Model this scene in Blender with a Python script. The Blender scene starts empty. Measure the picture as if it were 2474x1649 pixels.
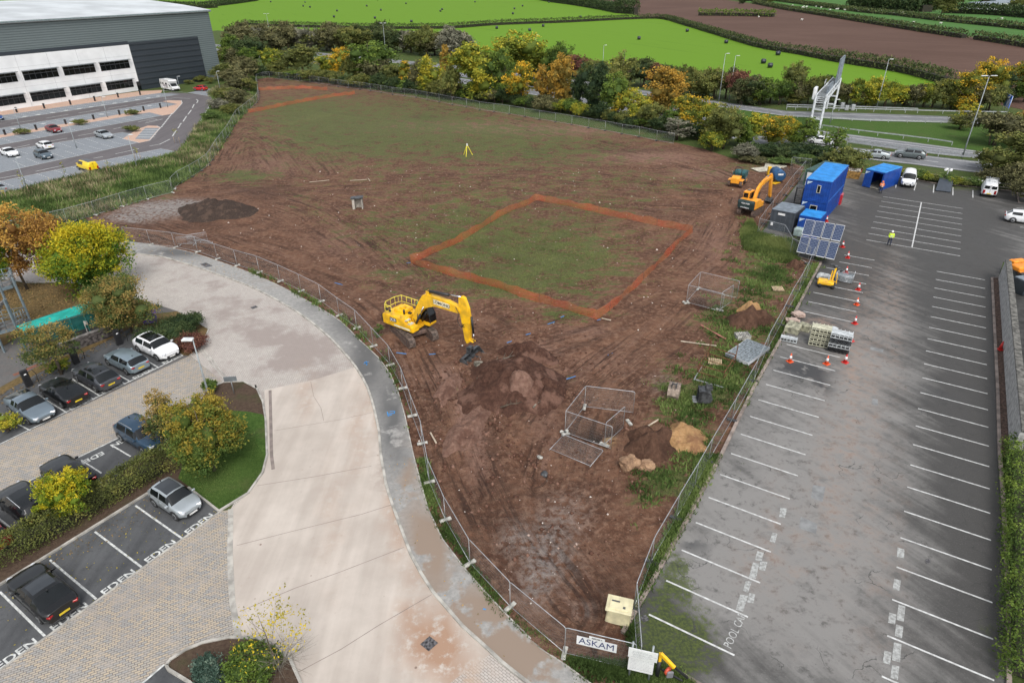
import bpy, bmesh, math, random
import numpy as np
from mathutils import Vector, Matrix, noise
from mathutils.geometry import delaunay_2d_cdt
R = math.radians
SC = bpy.context.scene
COL = SC.collection
# ---------------------------------------------------------------- camera
FOC, PI_, RO, CH = 1559.6, 0.517, 0.0099, 28.0     # focal (px of 2474), pitch down, roll, height
cam = bpy.data.cameras.new('camera'); camo = bpy.data.objects.new('camera', cam); COL.objects.link(camo)
cam.sensor_width = 36; cam.lens = 36*FOC/2474; cam.clip_start = .5; cam.clip_end = 6000
camo.matrix_world = Matrix.Translation((0, 0, CH)) @ Matrix.Rotation(math.pi/2-PI_, 4, 'X') @ Matrix.Rotation(-RO, 4, 'Z')
SC.camera = camo
# ---------------------------------------------------------------- sky (overcast) and soft sun
SUN_EL, SUN_AZ = 52, 168
w = bpy.data.worlds.new("World"); SC.world = w; w.use_nodes = True
nt = w.node_tree; bg = nt.nodes['Background']
sky = nt.nodes.new('ShaderNodeTexSky'); sky.sky_type = 'NISHITA'; sky.sun_disc = False
sky.sun_elevation = R(SUN_EL); sky.sun_rotation = R(SUN_AZ); sky.dust_density = 3; sky.air_density = 1.0
hs = nt.nodes.new('ShaderNodeHueSaturation'); hs.inputs['Saturation'].default_value = .28
nt.links.new(sky.outputs[0], hs.inputs['Color']); nt.links.new(hs.outputs[0], bg.inputs[0]); bg.inputs[1].default_value = .15
sun = bpy.data.lights.new('sun', 'SUN'); sun.energy = 1.0; sun.angle = R(26); sun.color = (1, .96, .9)
suno = bpy.data.objects.new('sun', sun); COL.objects.link(suno)
# sky texture rotation is clockwise from +Y: direction to the sun
_d = Vector((math.sin(R(SUN_AZ))*math.cos(R(SUN_EL)), math.cos(R(SUN_AZ))*math.cos(R(SUN_EL)), math.sin(R(SUN_EL))))
suno.rotation_euler = _d.to_track_quat('Z', 'Y').to_euler()
SC.view_settings.view_transform = 'Standard'; SC.view_settings.look = 'None'
SC.view_settings.exposure = .6; SC.view_settings.gamma = 1
SC.cycles.max_bounces = 6; SC.cycles.transparent_max_bounces = 24; SC.cycles.diffuse_bounces = 3; SC.cycles.glossy_bounces = 3
# ---------------------------------------------------------------- photograph survey: pixel -> point on a level plane
S_ = 2.852
TL = {'a': (0, 0, S_), 'b': (600, 0, S_), 'c': (1200, 0, S_), 'd': (1800, 0, S_), 'e': (0, 550, S_), 'f': (600, 550, S_),
      'g': (1200, 550, S_), 'h': (1800, 550, S_), 'i': (0, 1100, 2.856), 'j': (600, 1100, 2.856), 'k': (1200, 1100, 2.856),
      'l': (1800, 1100, 2.856), 'm': (900, 680, 7.127), 'n': (1720, 380, 5.6), 'o': (1850, 620, 5.6), 'p': (0, 600, 5.227),
      'q': (2280, 580, 5.6), 'r': (1350, 1480, 6.723), 's': (1900, 130, 4.099), 'D': (0, 0, .9507)}
_cr, _sr, _c, _s = math.cos(RO), math.sin(RO), math.cos(PI_), math.sin(PI_)
def spx(t, x, y):
    a = TL[t]; return a[0]+x/a[2], a[1]+y/a[2]
def ray(t, x, y):
    px, py = spx(t, x, y)
    X = (px-1237)/FOC; Y = (824.5-py)/FOC
    X, Y = X*_cr+Y*_sr, -X*_sr+Y*_cr
    return Vector((X, _c+Y*_s, -_s+Y*_c))
def W(t, x, y, z=0.):
    d = ray(t, x, y); k = (z-CH)/d.z; return Vector((d.x*k, d.y*k, z))
def WH(t, b, tp):      # height of an upright whose foot is at b and top at tp
    g = W(t, *b); d = ray(t, *tp); return CH+d.z*math.hypot(g.x, g.y)/math.hypot(d.x, d.y)
def P(t, s, z=0.):     # 'x,y x,y ...' -> list of points
    return [W(t, *map(float, q.split(',')), z) for q in s.split()]
def proj(x, y, z=0.):  # world arrays -> D pixels
    dz = z-CH; d = y*_c-dz*_s; v = y*_s+dz*_c
    X, Y = x/d, v/d
    return (1237+FOC*(X*_cr-Y*_sr))*.9507, (824.5-FOC*(X*_sr+Y*_cr))*.9507
# ---------------------------------------------------------------- object helpers
def link(o): COL.objects.link(o); return o
def tag(o, label=None, cat=None, group=None, kind=None):
    if label: o['label'] = label
    if cat: o['category'] = cat
    if group: o['group'] = group
    if kind: o['kind'] = kind
    return o
def empty(name, loc=(0, 0, 0), rz=0., label=None, cat=None, group=None):
    o = link(bpy.data.objects.new(name, None)); o.location = loc; o.rotation_euler = (0, 0, rz)
    o.empty_display_size = .2
    return tag(o, label, cat, group)
def mobj(name, me, mat=None, parent=None):
    o = link(bpy.data.objects.new(name, me))
    if mat: me.materials.append(mat)
    if parent: o.parent = parent
    return o
def fast(name, v, f, attr=None, smooth=False):
    v = np.asarray(v, np.float32); f = np.asarray(f, np.int32); n, k = f.shape
    me = bpy.data.meshes.new(name); me.vertices.add(len(v)); me.vertices.foreach_set('co', v.ravel())
    me.loops.add(n*k); me.loops.foreach_set('vertex_index', f.ravel())
    me.polygons.add(n); me.polygons.foreach_set('loop_start', np.arange(n, dtype=np.int32)*k)
    if smooth: me.polygons.foreach_set('use_smooth', np.ones(n, bool))
    for an, (dom, arr) in (attr or {}).items():
        arr = np.asarray(arr, np.float32)
        ty = 'FLOAT' if arr.ndim == 1 else 'FLOAT_VECTOR'
        a = me.attributes.new(an, ty, dom); a.data.foreach_set('value' if arr.ndim == 1 else 'vector', arr.ravel())
    me.update(calc_edges=True); return me
class MB:
    def __init__(s): s.v = []; s.f = []; s.sm = []
    def add(s, v, f, smooth=False):
        n = len(s.v); s.v += [tuple(p) for p in v]; s.f += [tuple(i+n for i in q) for q in f]; s.sm += [smooth]*len(f); return s
    def box(s, c, d, rz=0., M=None, bev=0., taper=None):
        x, y, z = d[0]/2, d[1]/2, d[2]/2
        tx, ty = taper or (1, 1)
        if bev:
            b = min(bev, x*.49, y*.49, z*.49)
            v = []
            for zz, o_ in ((-z, b), (-z+b, 0), (z-b, 0), (z, b)):
                t = (zz+z)/(2*z); X = (x-o_)*(1+(tx-1)*t); Y = (y-o_)*(1+(ty-1)*t)
                bb = b if not o_ else b*.5
                for px, py in ((X-bb, Y), (X, Y-bb), (X, -Y+bb), (X-bb, -Y), (-X+bb, -Y), (-X, -Y+bb), (-X, Y-bb), (-X+bb, Y)):
                    v.append((px, py, zz))
            f = [tuple(range(7, -1, -1))[::-1][::-1], tuple(range(24, 32))[::-1]]
            f = [tuple(range(0, 8)), tuple(range(31, 23, -1))]
            for r in range(3):
                for i in range(8):
                    a = r*8+i; bq = r*8+(i+1) % 8; f.append((a, a+8, bq+8, bq))
        else:
            v = [(-x, -y, -z), (x, -y, -z), (x, y, -z), (-x, y, -z), (-x*tx, -y*ty, z), (x*tx, -y*ty, z), (x*tx, y*ty, z), (-x*tx, y*ty, z)]
            f = [(3, 2, 1, 0), (4, 5, 6, 7), (0, 1, 5, 4), (1, 2, 6, 5), (2, 3, 7, 6), (3, 0, 4, 7)]
        m = Matrix.Translation(c) @ Matrix.Rotation(rz, 4, 'Z') if M is None else M @ Matrix.Translation(c)
        return s.add([m @ Vector(p) for p in v], f)
    def bar(s, a, b, wd, ht=None, up=Vector((0, 0, 1))):
        a = Vector(a); b = Vector(b); ht = ht or wd; d = (b-a)
        if d.length < 1e-6: return s
        d.normalize(); u = up if abs(d.dot(up)) < .95 else Vector((1, 0, 0))
        l = u.cross(d).normalized()*wd/2; h = d.cross(l).normalized()*ht/2
        v = [a-l-h, a+l-h, a+l+h, a-l+h, b-l-h, b+l-h, b+l+h, b-l+h]
        return s.add(v, [(3, 2, 1, 0), (4, 5, 6, 7), (0, 1, 5, 4), (1, 2, 6, 5), (2, 3, 7, 6), (3, 0, 4, 7)])
    def tube(s, pts, r, n=8, caps=True, smooth=True):
        pts = [Vector(p) for p in pts]; rs = r if isinstance(r, (list, tuple)) else [r]*len(pts)
        v = []; f = []; pu = None
        for i, p in enumerate(pts):
            d = (pts[min(i+1, len(pts)-1)]-pts[max(i-1, 0)]).normalized()
            u = (Vector((0, 0, 1)) if abs(d.z) < .9 else Vector((1, 0, 0))) if pu is None else pu
            l = u.cross(d).normalized(); h = d.cross(l); pu = h
            for k in range(n):
                a = 2*math.pi*k/n; v.append(p+(l*math.cos(a)+h*math.sin(a))*rs[i])
        for i in range(len(pts)-1):
            for k in range(n):
                f.append((i*n+k, i*n+(k+1) % n, (i+1)*n+(k+1) % n, (i+1)*n+k))
        if caps: f += [tuple(range(n))[::-1], tuple((len(pts)-1)*n+k for k in range(n))]
        return s.add(v, f, smooth)
    def cyl(s, a, b, r, r2=None, n=16): return s.tube([a, b], [r, r if r2 is None else r2], n)
    def prism(s, poly, y0, y1, M=None):   # poly of (x,z), extruded in y
        n = len(poly); v = [Vector((p[0], y0, p[1])) for p in poly]+[Vector((p[0], y1, p[1])) for p in poly]
        if M: v = [M @ p for p in v]
        f = [tuple(range(n)), tuple(range(2*n-1, n-1, -1))]+[(i, i+n, (i+1) % n+n, (i+1) % n) for i in range(n)]
        return s.add(v, f)
    def vprism(s, poly, z0, z1):          # poly of (x,y), extruded in z
        n = len(poly); v = [(p[0], p[1], z0) for p in poly]+[(p[0], p[1], z1) for p in poly]
        f = [tuple(range(n-1, -1, -1)), tuple(range(n, 2*n))]+[(i, (i+1) % n, (i+1) % n+n, i+n) for i in range(n)]
        return s.add(v, f)
    def quad(s, a, b, c, d): return s.add([a, b, c, d], [(0, 1, 2, 3)])
    def mesh(s, name, fix=True):
        me = bpy.data.meshes.new(name); me.from_pydata(s.v, [], s.f)
        me.polygons.foreach_set('use_smooth', s.sm)
        if fix:
            bm = bmesh.new(); bm.from_mesh(me); bmesh.ops.recalc_face_normals(bm, faces=bm.faces); bm.to_mesh(me); bm.free()
        me.update(); return me
    def build(s, name, mat, parent=None, fix=True): return mobj(name, s.mesh(name, fix), mat, parent)
def copy_tree(o, parent=None):
    c = link(o.copy()); c.parent = parent
    for ch in o.children: copy_tree(ch, c)
    return c
_O = 'first second third fourth fifth sixth seventh eighth ninth tenth eleventh twelfth thirteenth fourteenth fifteenth sixteenth seventeenth eighteenth nineteenth'.split()
_T = {2: 'twent', 3: 'thirt', 4: 'fort', 5: 'fift', 6: 'sixt', 7: 'sevent', 8: 'eight', 9: 'ninet'}
def ordn(n):
    if n < 20: return _O[n-1]
    return _T[n//10]+('ieth' if n % 10 == 0 else 'y-'+_O[n % 10-1])
def text_mesh(s, size, ex=.004, bold=0.):
    cu = bpy.data.curves.new('lettering', 'FONT'); cu.body = s; cu.size = size; cu.extrude = ex; cu.offset = bold
    cu.align_x = 'CENTER'; cu.align_y = 'CENTER'; cu.resolution_u = 3
    o = bpy.data.objects.new('lettering', cu); COL.objects.link(o)
    dg = bpy.context.evaluated_depsgraph_get(); me = bpy.data.meshes.new_from_object(o.evaluated_get(dg))
    bpy.data.objects.remove(o); bpy.data.curves.remove(cu); return me
def text(name, s, size, M, mat, parent=None, bold=0., sx=1.):
    me = text_mesh(s, size, bold=bold); me.transform(M @ Matrix.Diagonal((sx, 1, 1, 1))); return mobj(name, me, mat, parent)
def frame(o, x, y):    # matrix with origin o, x axis, y axis
    x = Vector(x).normalized(); z = x.cross(Vector(y)).normalized(); y = z.cross(x)
    return Matrix.Translation(o) @ Matrix((x, y, z)).transposed().to_4x4()
# ---------------------------------------------------------------- materials
def newmat(name):
    m = bpy.data.materials.new(name); m.use_nodes = True; nt = m.node_tree
    return m, nt, nt.nodes['Principled BSDF']
def N(nt, ty, out=0, props=None, **ins):
    n = nt.nodes.new('ShaderNode'+ty)
    for k, v in (props or {}).items(): setattr(n, k, v)
    for k, v in ins.items():
        k = int(k[1:]) if k[0] == '_' and k[1:].isdigit() else k.replace('_', ' ')
        if isinstance(v, bpy.types.NodeSocket): nt.links.new(v, n.inputs[k])
        else: n.inputs[k].default_value = v
    return n.outputs[out]
def c4(c): return (*c[:3], 1)
def mixc(nt, f, a, b, mode='MIX'):
    n = nt.nodes.new('ShaderNodeMix'); n.data_type = 'RGBA'; n.blend_type = mode; n.clamp_factor = True
    for i, v in ((0, f), (6, a), (7, b)):
        if isinstance(v, bpy.types.NodeSocket): nt.links.new(v, n.inputs[i])
        else: n.inputs[i].default_value = v if i == 0 else c4(v)
    return n.outputs[2]
def mth(nt, op, a, b=0., c=0., cl=False):
    n = nt.nodes.new('ShaderNodeMath'); n.operation = op; n.use_clamp = cl
    for i, v in enumerate((a, b, c)):
        if isinstance(v, bpy.types.NodeSocket): nt.links.new(v, n.inputs[i])
        else: n.inputs[i].default_value = v
    return n.outputs[0]
def ss(nt, v, a, b): return N(nt, 'MapRange', 0, {'interpolation_type': 'SMOOTHSTEP'}, Value=v, From_Min=a, From_Max=b)
def nz(nt, vec, sc, det=3., ro=.55, dist=0.): return N(nt, 'TexNoise', 0, None, Vector=vec, Scale=sc, Detail=det, Roughness=ro, Distortion=dist)
def pos(nt): return N(nt, 'NewGeometry', 0)
def obc(nt): return N(nt, 'TexCoord', 3)
def mapv(nt, v, rz=0., sc=(1, 1, 1), loc=(0, 0, 0)): return N(nt, 'Mapping', 0, None, Vector=v, Rotation=(0, 0, rz), Scale=sc, Location=loc)
def att(nt, name, out=2): return N(nt, 'Attribute', out, {'attribute_name': name})
def bump(nt, b, h, st=.3, d=.05): nt.links.new(N(nt, 'Bump', 0, None, Height=h, Strength=st, Distance=d), b.inputs['Normal'])
MC = {}
def pm(name, col, rough=.55, metal=0., var=.12, sc=2., coat=0., bmp=0., col2=None, spec=.5, world=False):
    if name in MC: return MC[name]
    m, nt, b = newmat(name)
    v = pos(nt) if world else obc(nt)
    n = nz(nt, v, sc, 5)
    c2 = col2 or tuple(max(0, c*(1-var*2.2)) for c in col); c1 = tuple(min(1, c*(1+var*.8)) for c in col)
    nt.links.new(mixc(nt, ss(nt, n, .32, .68), c2, c1), b.inputs['Base Color'])
    b.inputs['Roughness'].default_value = rough; b.inputs['Metallic'].default_value = metal
    b.inputs['Coat Weight'].default_value = coat; b.inputs['Specular IOR Level'].default_value = spec
    if bmp: bump(nt, b, nz(nt, v, sc*6, 4), bmp, .03)
    MC[name] = m; return m
def leafmat(name, c1, c2, c3, tr=.25):
    c1, c2, c3 = [tuple(min(.8, x*1.6) for x in c) for c in (c1, c2, c3)]
    m, nt, b = newmat(name)
    t = att(nt, 'tint'); r = N(nt, 'ObjectInfo', 5)
    t2 = mth(nt, 'ADD', t, mth(nt, 'MULTIPLY', mth(nt, 'SUBTRACT', r, .5), .25), cl=True)
    cr = nt.nodes.new('ShaderNodeValToRGB'); e = cr.color_ramp.elements
    e[0].position = .1; e[0].color = c4(c1); e[1].position = .9; e[1].color = c4(c3); k = e.new(.5); k.color = c4(c2)
    nt.links.new(t2, cr.inputs[0]); nt.links.new(cr.outputs[0], b.inputs['Base Color'])
    b.inputs['Roughness'].default_value = .75; b.inputs['Specular IOR Level'].default_value = .2
    tl = N(nt, 'BsdfTranslucent', 0, None, Color=cr.outputs[0])
    mx = N(nt, 'MixShader', 0, None, Fac=tr, _1=b.outputs[0], _2=tl)
    nt.links.new(mx, nt.nodes['Material Output'].inputs[0]); return m
# ---------------------------------------------------------------- surfaces
def inpoly(x, y, poly):
    r = np.zeros(len(x), bool); n = len(poly)
    for i in range(n):
        x1, y1 = poly[i][0], poly[i][1]; x2, y2 = poly[(i+1) % n][0], poly[(i+1) % n][1]
        if y1 == y2: continue
        c = ((y1 > y) != (y2 > y)) & (x < (x2-x1)*(y-y1)/(y2-y1)+x1); r ^= c
    return r
def smoothpath(pts, step=1.5, closed=False):
    pts = [Vector(p) for p in pts]; out = []; n = len(pts)
    for i in range(n if closed else n-1):
        g = lambda k: pts[k % n] if closed else pts[max(0, min(n-1, k))]
        p0, p1, p2, p3 = g(i-1), g(i), g(i+1), g(i+2)
        m = max(1, int((p2-p1).length/step))
        for j in range(m):
            t = j/m
            out.append(.5*((2*p1)+(p2-p0)*t+(2*p0-5*p1+4*p2-p3)*t*t+(3*p1-p0-3*p2+p3)*t**3))
    if not closed: out.append(pts[-1])
    return out
def surface(name, poly, z, mat, res=None, near=None, attrs=None, zf=None, hole=None, kind='structure', drop=None):
    """level sheet bounded by poly, with inner points every res metres (res(y) may grow with distance)"""
    poly = [(p[0], p[1]) for p in poly]
    bp = []
    for i in range(len(poly)):
        a = poly[i]; b = poly[(i+1) % len(poly)]; d = math.dist(a, b)
        st = (res(max(20, (a[1]+b[1])/2)) if callable(res) else (res or 1e9))
        k = max(1, int(d/st)) if res else 1
        bp += [(a[0]+(b[0]-a[0])*j/k, a[1]+(b[1]-a[1])*j/k) for j in range(k)]
    pts = [Vector(p) for p in bp]; edges = [(i, (i+1) % len(bp)) for i in range(len(bp))]
    if hole:
        h0 = len(pts); hp = [(p[0], p[1]) for p in hole]; pts += [Vector(p) for p in hp]; edges += [(h0+i, h0+(i+1) % len(hp)) for i in range(len(hp))]
    if res:
        rs = np.random.RandomState(3); xs = [p[0] for p in poly]; ys = [p[1] for p in poly]; y = min(ys); gx = []; gy = []
        while y < max(ys):
            st = res(y) if callable(res) else res
            xx = np.arange(min(xs), max(xs), st); gx.append(xx+rs.uniform(-.2, .2, len(xx))*st); gy.append(np.full(len(xx), y)+rs.uniform(-.2, .2, len(xx))*st); y += st
        gx = np.concatenate(gx); gy = np.concatenate(gy); k = inpoly(gx, gy, poly)
        if hole: k &= ~inpoly(gx, gy, hp)
        pts += [Vector((a, b)) for a, b in zip(gx[k], gy[k])]
    v, _, f, *_r = delaunay_2d_cdt(pts, edges, [], 1, 1e-4)
    v = np.array([(p.x, p.y) for p in v]); f = np.array([q for q in f if len(q) == 3])
    cx = v[f].mean(1); k = inpoly(cx[:, 0], cx[:, 1], poly)
    if hole: k &= ~inpoly(cx[:, 0], cx[:, 1], hp)
    f = f[k]
    a, b, c = v[f[:, 0]], v[f[:, 1]], v[f[:, 2]]
    fl = ((b-a)[:, 0]*(c-a)[:, 1]-(b-a)[:, 1]*(c-a)[:, 0]) < 0; f[fl] = f[fl][:, ::-1]
    zz = np.full(len(v), float(z))
    if zf: zz = zz+zf(v[:, 0], v[:, 1])
    at = {k_: ('POINT', fn(v[:, 0], v[:, 1])) for k_, fn in (attrs or {}).items()}
    me = fast(name, np.column_stack([v, zz]), f, at, smooth=bool(zf))
    o = mobj(name, me, mat)
    if kind: o['kind'] = kind
    return o
def strip(mb, path, w, z0, z1=None, off=0.):
    """ribbon (z1 None) or kerb along a path"""
    pts = [Vector((p[0], p[1])) for p in path]; L = []; Rr = []
    for i, p in enumerate(pts):
        d = (pts[min(i+1, len(pts)-1)]-pts[max(i-1, 0)]).normalized(); n = Vector((-d.y, d.x))
        L.append(p+n*(off+w/2)); Rr.append(p+n*(off-w/2))
    for i in range(len(pts)-1):
        a, b, c, d = Rr[i], Rr[i+1], L[i+1], L[i]
        if z1 is None: mb.quad((*a, z0), (*b, z0), (*c, z0), (*d, z0))
        else:
            mb.quad((*a, z1), (*b, z1), (*c, z1), (*d, z1)); mb.quad((*a, z0), (*b, z0), (*b, z1), (*a, z1)); mb.quad((*d, z1), (*c, z1), (*c, z0), (*d, z0))
    if z1 is not None:
        for i in (0, -1): mb.quad((*Rr[i], z0), (*L[i], z0), (*L[i], z1), (*Rr[i], z1))
    return mb
def fbm(x, y, s, o=3, seed=0.):
    r = np.zeros(len(x)); 
    for i in range(len(x)): r[i] = noise.fractal(Vector((x[i]*s+seed, y[i]*s-seed, seed)), 1., 2., o)
    return r
def blobs(lst, gain=1.):    # soft ellipses laid on the ground, given by where they lie in the photograph
    def fn(x, y):
        u, v = proj(x, y); r = np.zeros(len(x))
        for cx, cy, rx, ry, val in lst:
            d = ((u-cx)/rx)**2+((v-cy)/ry)**2; r = r+val*np.exp(-d*1.1)
        return r*gain
    return fn
# ================================================================ MATERIALS OF THE GROUND
def m_dirt():
    m, nt, b = newmat('red_earth'); p = pos(nt)
    g, lt, dk, sa, gr = [att(nt, a) for a in ('g', 'lt', 'dk', 'sand', 'grey')]
    fl = att(nt, 'flow', 1)
    n1 = nz(nt, p, .35, 6, .6); n2 = nz(nt, p, 2.2, 5, .65); n3 = nz(nt, p, 9, 4, .7)
    c = mixc(nt, ss(nt, n1, .36, .64), (.10, .045, .026), (.20, .102, .062))
    c = mixc(nt, ss(nt, n2, .42, .72), c, (.27, .155, .10)); c = mixc(nt, mth(nt, 'MULTIPLY', ss(nt, n3, .5, .8), .6), c, (.05, .025, .018))
    c = mixc(nt, mth(nt, 'MULTIPLY', lt, ss(nt, n2, .32, .5)), c, (.30, .175, .13))
    st = nz(nt, mapv(nt, fl, 0, (2.0, .11, 1)), 1., 5, .7); fd_ = N(nt, 'SeparateXYZ', 0, None, Vector=fl); nr = ss(nt, mth(nt, 'ABSOLUTE', fd_), 9., 1.); pt = ss(nt, nz(nt, p, .12, 4), .4, .58)
    sw = mth(nt, 'MULTIPLY', mth(nt, 'MULTIPLY', mth(nt, 'ADD', mth(nt, 'MULTIPLY', nr, .6), .25), att(nt, 'seam')), mth(nt, 'ADD', mth(nt, 'MULTIPLY', pt, .7), .3))
    c = mixc(nt, mth(nt, 'MULTIPLY', ss(nt, st, .5, .6), sw), c, (.048, .024, .016))
    c = mixc(nt, mth(nt, 'MULTIPLY', ss(nt, st, .46, .38), mth(nt, 'MULTIPLY', sw, .5)), c, (.24, .15, .115))
    c = mixc(nt, mth(nt, 'MULTIPLY', dk, .8), c, (.04, .022, .017))
    c = mixc(nt, mth(nt, 'MULTIPLY', gr, ss(nt, n2, .35, .62)), c, (.3, .27, .25))
    c = mixc(nt, sa, c, (.5, .33, .16))
    gn = mth(nt, 'ADD', mth(nt, 'MULTIPLY', ss(nt, nz(nt, p, .35, 7, .72), .34, .66), .5), mth(nt, 'MULTIPLY', ss(nt, nz(nt, mapv(nt, p, .25, (.35, 1.5, 1)), 1.1, 6, .78), .34, .66), .5))
    gm = mth(nt, 'MULTIPLY', ss(nt, mth(nt, 'ADD', gn, mth(nt, 'MULTIPLY', g, .5)), .74, 1.02), ss(nt, g, .02, .2))
    gc = mixc(nt, ss(nt, nz(nt, p, 4.5, 5, .8), .38, .62), (.05, .082, .02), (.13, .17, .05))
    c = mixc(nt, mth(nt, 'MULTIPLY', gm, .8), c, gc)
    c = mixc(nt, mth(nt, 'MULTIPLY', ss(nt, nz(nt, mapv(nt, p, .3, (.7, 2., 1)), 1.2, 6, .75), .48, .66), .35), c, (.07, .045, .032))
    vo = N(nt, 'TexVoronoi', 0, None, Vector=p, Scale=3.3, Randomness=1.)
    sp = mth(nt, 'MULTIPLY', ss(nt, vo, .09, .05), ss(nt, nz(nt, p, 1.3, 2), .5, .62))
    c = mixc(nt, sp, c, (.42, .36, .3))
    nt.links.new(c, b.inputs['Base Color']); b.inputs['Roughness'].default_value = .9; b.inputs['Specular IOR Level'].default_value = .25
    bump(nt, b, mth(nt, 'ADD', mth(nt, 'ADD', n2, mth(nt, 'MULTIPLY', n3, .5)), mth(nt, 'MULTIPLY', mth(nt, 'MULTIPLY', st, att(nt, 'seam')), -1.6)), 1., .3); return m
def m_asphalt(name, d=(.075, .078, .08), l=(.19, .19, .19), rz=0., attrs=True, crack=True):
    m, nt, b = newmat(name); p = pos(nt)
    n1 = nz(nt, p, .22, 6, .62); n2 = nz(nt, p, 1.6, 6, .7); n3 = nz(nt, p, 14, 3, .7)
    st = nz(nt, mapv(nt, mapv(nt, p, rz), 0, (1.1, .07, 1)), 1., 4, .6)
    f = mth(nt, 'ADD', mth(nt, 'MULTIPLY', n1, .5), mth(nt, 'MULTIPLY', st, .55)); f = mth(nt, 'ADD', f, mth(nt, 'MULTIPLY', n2, .3))
    if attrs: f = mth(nt, 'ADD', f, mth(nt, 'MULTIPLY', att(nt, 'lt'), .3)); f = mth(nt, 'SUBTRACT', f, mth(nt, 'MULTIPLY', att(nt, 'dk'), .36))
    c = mixc(nt, ss(nt, f, .46, .88), d, l)
    c = mixc(nt, mth(nt, 'MULTIPLY', ss(nt, n3, .55, .8), .35), c, tuple(x*1.5 for x in l))
    c = mixc(nt, mth(nt, 'MULTIPLY', ss(nt, n2, .52, .68), .6), c, tuple(x*.7 for x in d)); c = mixc(nt, mth(nt, 'MULTIPLY', ss(nt, nz(nt, mapv(nt, p, 1., (1, 1.7, 1)), .7, 6, .75), .52, .62), .28), c, tuple(x*.9 for x in d))
    if attrs:
        wt = nz(nt, p, .5, 5, .6)
        c = mixc(nt, mth(nt, 'MULTIPLY', att(nt, 'wet'), ss(nt, wt, .42, .5)), c, (.045, .046, .048))
        c = mixc(nt, mth(nt, 'MULTIPLY', att(nt, 'earth'), ss(nt, n2, .35, .7)), c, (.33, .22, .16))
        ms = mth(nt, 'MULTIPLY', ss(nt, mth(nt, 'ADD', nz(nt, p, 1.5, 9, .82), mth(nt, 'MULTIPLY', att(nt, 'moss'), .2)), .55, .68), ss(nt, att(nt, 'moss'), .05, .5))
        c = mixc(nt, mth(nt, 'MULTIPLY', ms, .85), c, mixc(nt, ss(nt, nz(nt, p, 6, 4, .7), .35, .65), (.022, .034, .006), (.07, .095, .01)))
    if crack:
        wv = N(nt, 'VectorMath', 0, {'operation': 'ADD'}, _0=p, _1=N(nt, 'VectorMath', 0, {'operation': 'SCALE'}, _0=N(nt, 'TexNoise', 1, None, Vector=p, Scale=.9, Detail=4.), Scale=1.6))
        vo = N(nt, 'TexVoronoi', 0, {'feature': 'DISTANCE_TO_EDGE'}, Vector=wv, Scale=.45)
        cm = mth(nt, 'MULTIPLY', ss(nt, vo, .014, .003), ss(nt, nz(nt, p, .3, 2), .54, .62))
        c = mixc(nt, mth(nt, 'MULTIPLY', cm, .75), c, (.03, .03, .028))
    nt.links.new(c, b.inputs['Base Color'])
    nt.links.new(N(nt, 'MapRange', 0, None, Value=n1, To_Min=.55, To_Max=.9), b.inputs['Roughness'])
    bump(nt, b, n3, .25, .02); return m
def m_paving(name, ca, cb, cc, bw=.22, bh=.11, rz=0., stain=(.16, .13, .12), lo=.5, hi=.75, sa=.75, mort=(.1, .095, .09), ms=.012):
    m, nt, b = newmat(name); p = pos(nt); q = mapv(nt, p, rz)
    n = nt.nodes.new('ShaderNodeTexBrick'); nt.links.new(q, n.inputs['Vector']); n.offset = .5
    n.inputs['Scale'].default_value = 1; n.inputs['Brick Width'].default_value = bw; n.inputs['Row Height'].default_value = bh
    n.inputs['Mortar Size'].default_value = ms; n.inputs['Mortar Smooth'].default_value = .3; n.inputs['Bias'].default_value = 0
    n.inputs['Color1'].default_value = c4(ca); n.inputs['Color2'].default_value = c4(cb); n.inputs['Mortar'].default_value = c4(mort)
    n1 = nz(nt, p, .28, 6, .62); n2 = nz(nt, p, 1.3, 5, .65)
    c = mixc(nt, mth(nt, 'MULTIPLY', ss(nt, n2, .45, .7), .45), n.outputs[0], cc)
    f = mth(nt, 'ADD', mth(nt, 'MULTIPLY', n1, .8), mth(nt, 'MULTIPLY', n2, .3))
    at_ = att(nt, 'dk')
    c = mixc(nt, mth(nt, 'MULTIPLY', ss(nt, mth(nt, 'ADD', f, mth(nt, 'MULTIPLY', at_, .3)), lo, hi), sa), c, stain, 'MIX')
    c = mixc(nt, mth(nt, 'MULTIPLY', att(nt, 'earth'), ss(nt, n2, .35, .6)), c, (.4, .27, .18))
    nt.links.new(c, b.inputs['Base Color']); b.inputs['Roughness'].default_value = .8; bump(nt, b, n.outputs[1], -.3, .01); return m
def m_field(name, c1, c2, rz, sc=.25, st=.5):
    m, nt, b = newmat(name); p = pos(nt)
    s1 = nz(nt, mapv(nt, mapv(nt, p, rz), 0, (sc, .01, 1)), 1., 3, .6); s2 = nz(nt, p, .02, 5, .6); s3 = nz(nt, p, .5, 4, .7)
    f = mth(nt, 'ADD', mth(nt, 'MULTIPLY', s1, st), mth(nt, 'ADD', mth(nt, 'MULTIPLY', s2, .6), mth(nt, 'MULTIPLY', s3, .25)))
    nt.links.new(mixc(nt, ss(nt, f, .45+st*.1, .85+st*.1), c1, c2), b.inputs['Base Color']); b.inputs['Roughness'].default_value = .95
    b.inputs['Specular IOR Level'].default_value = .1; return m
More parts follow.
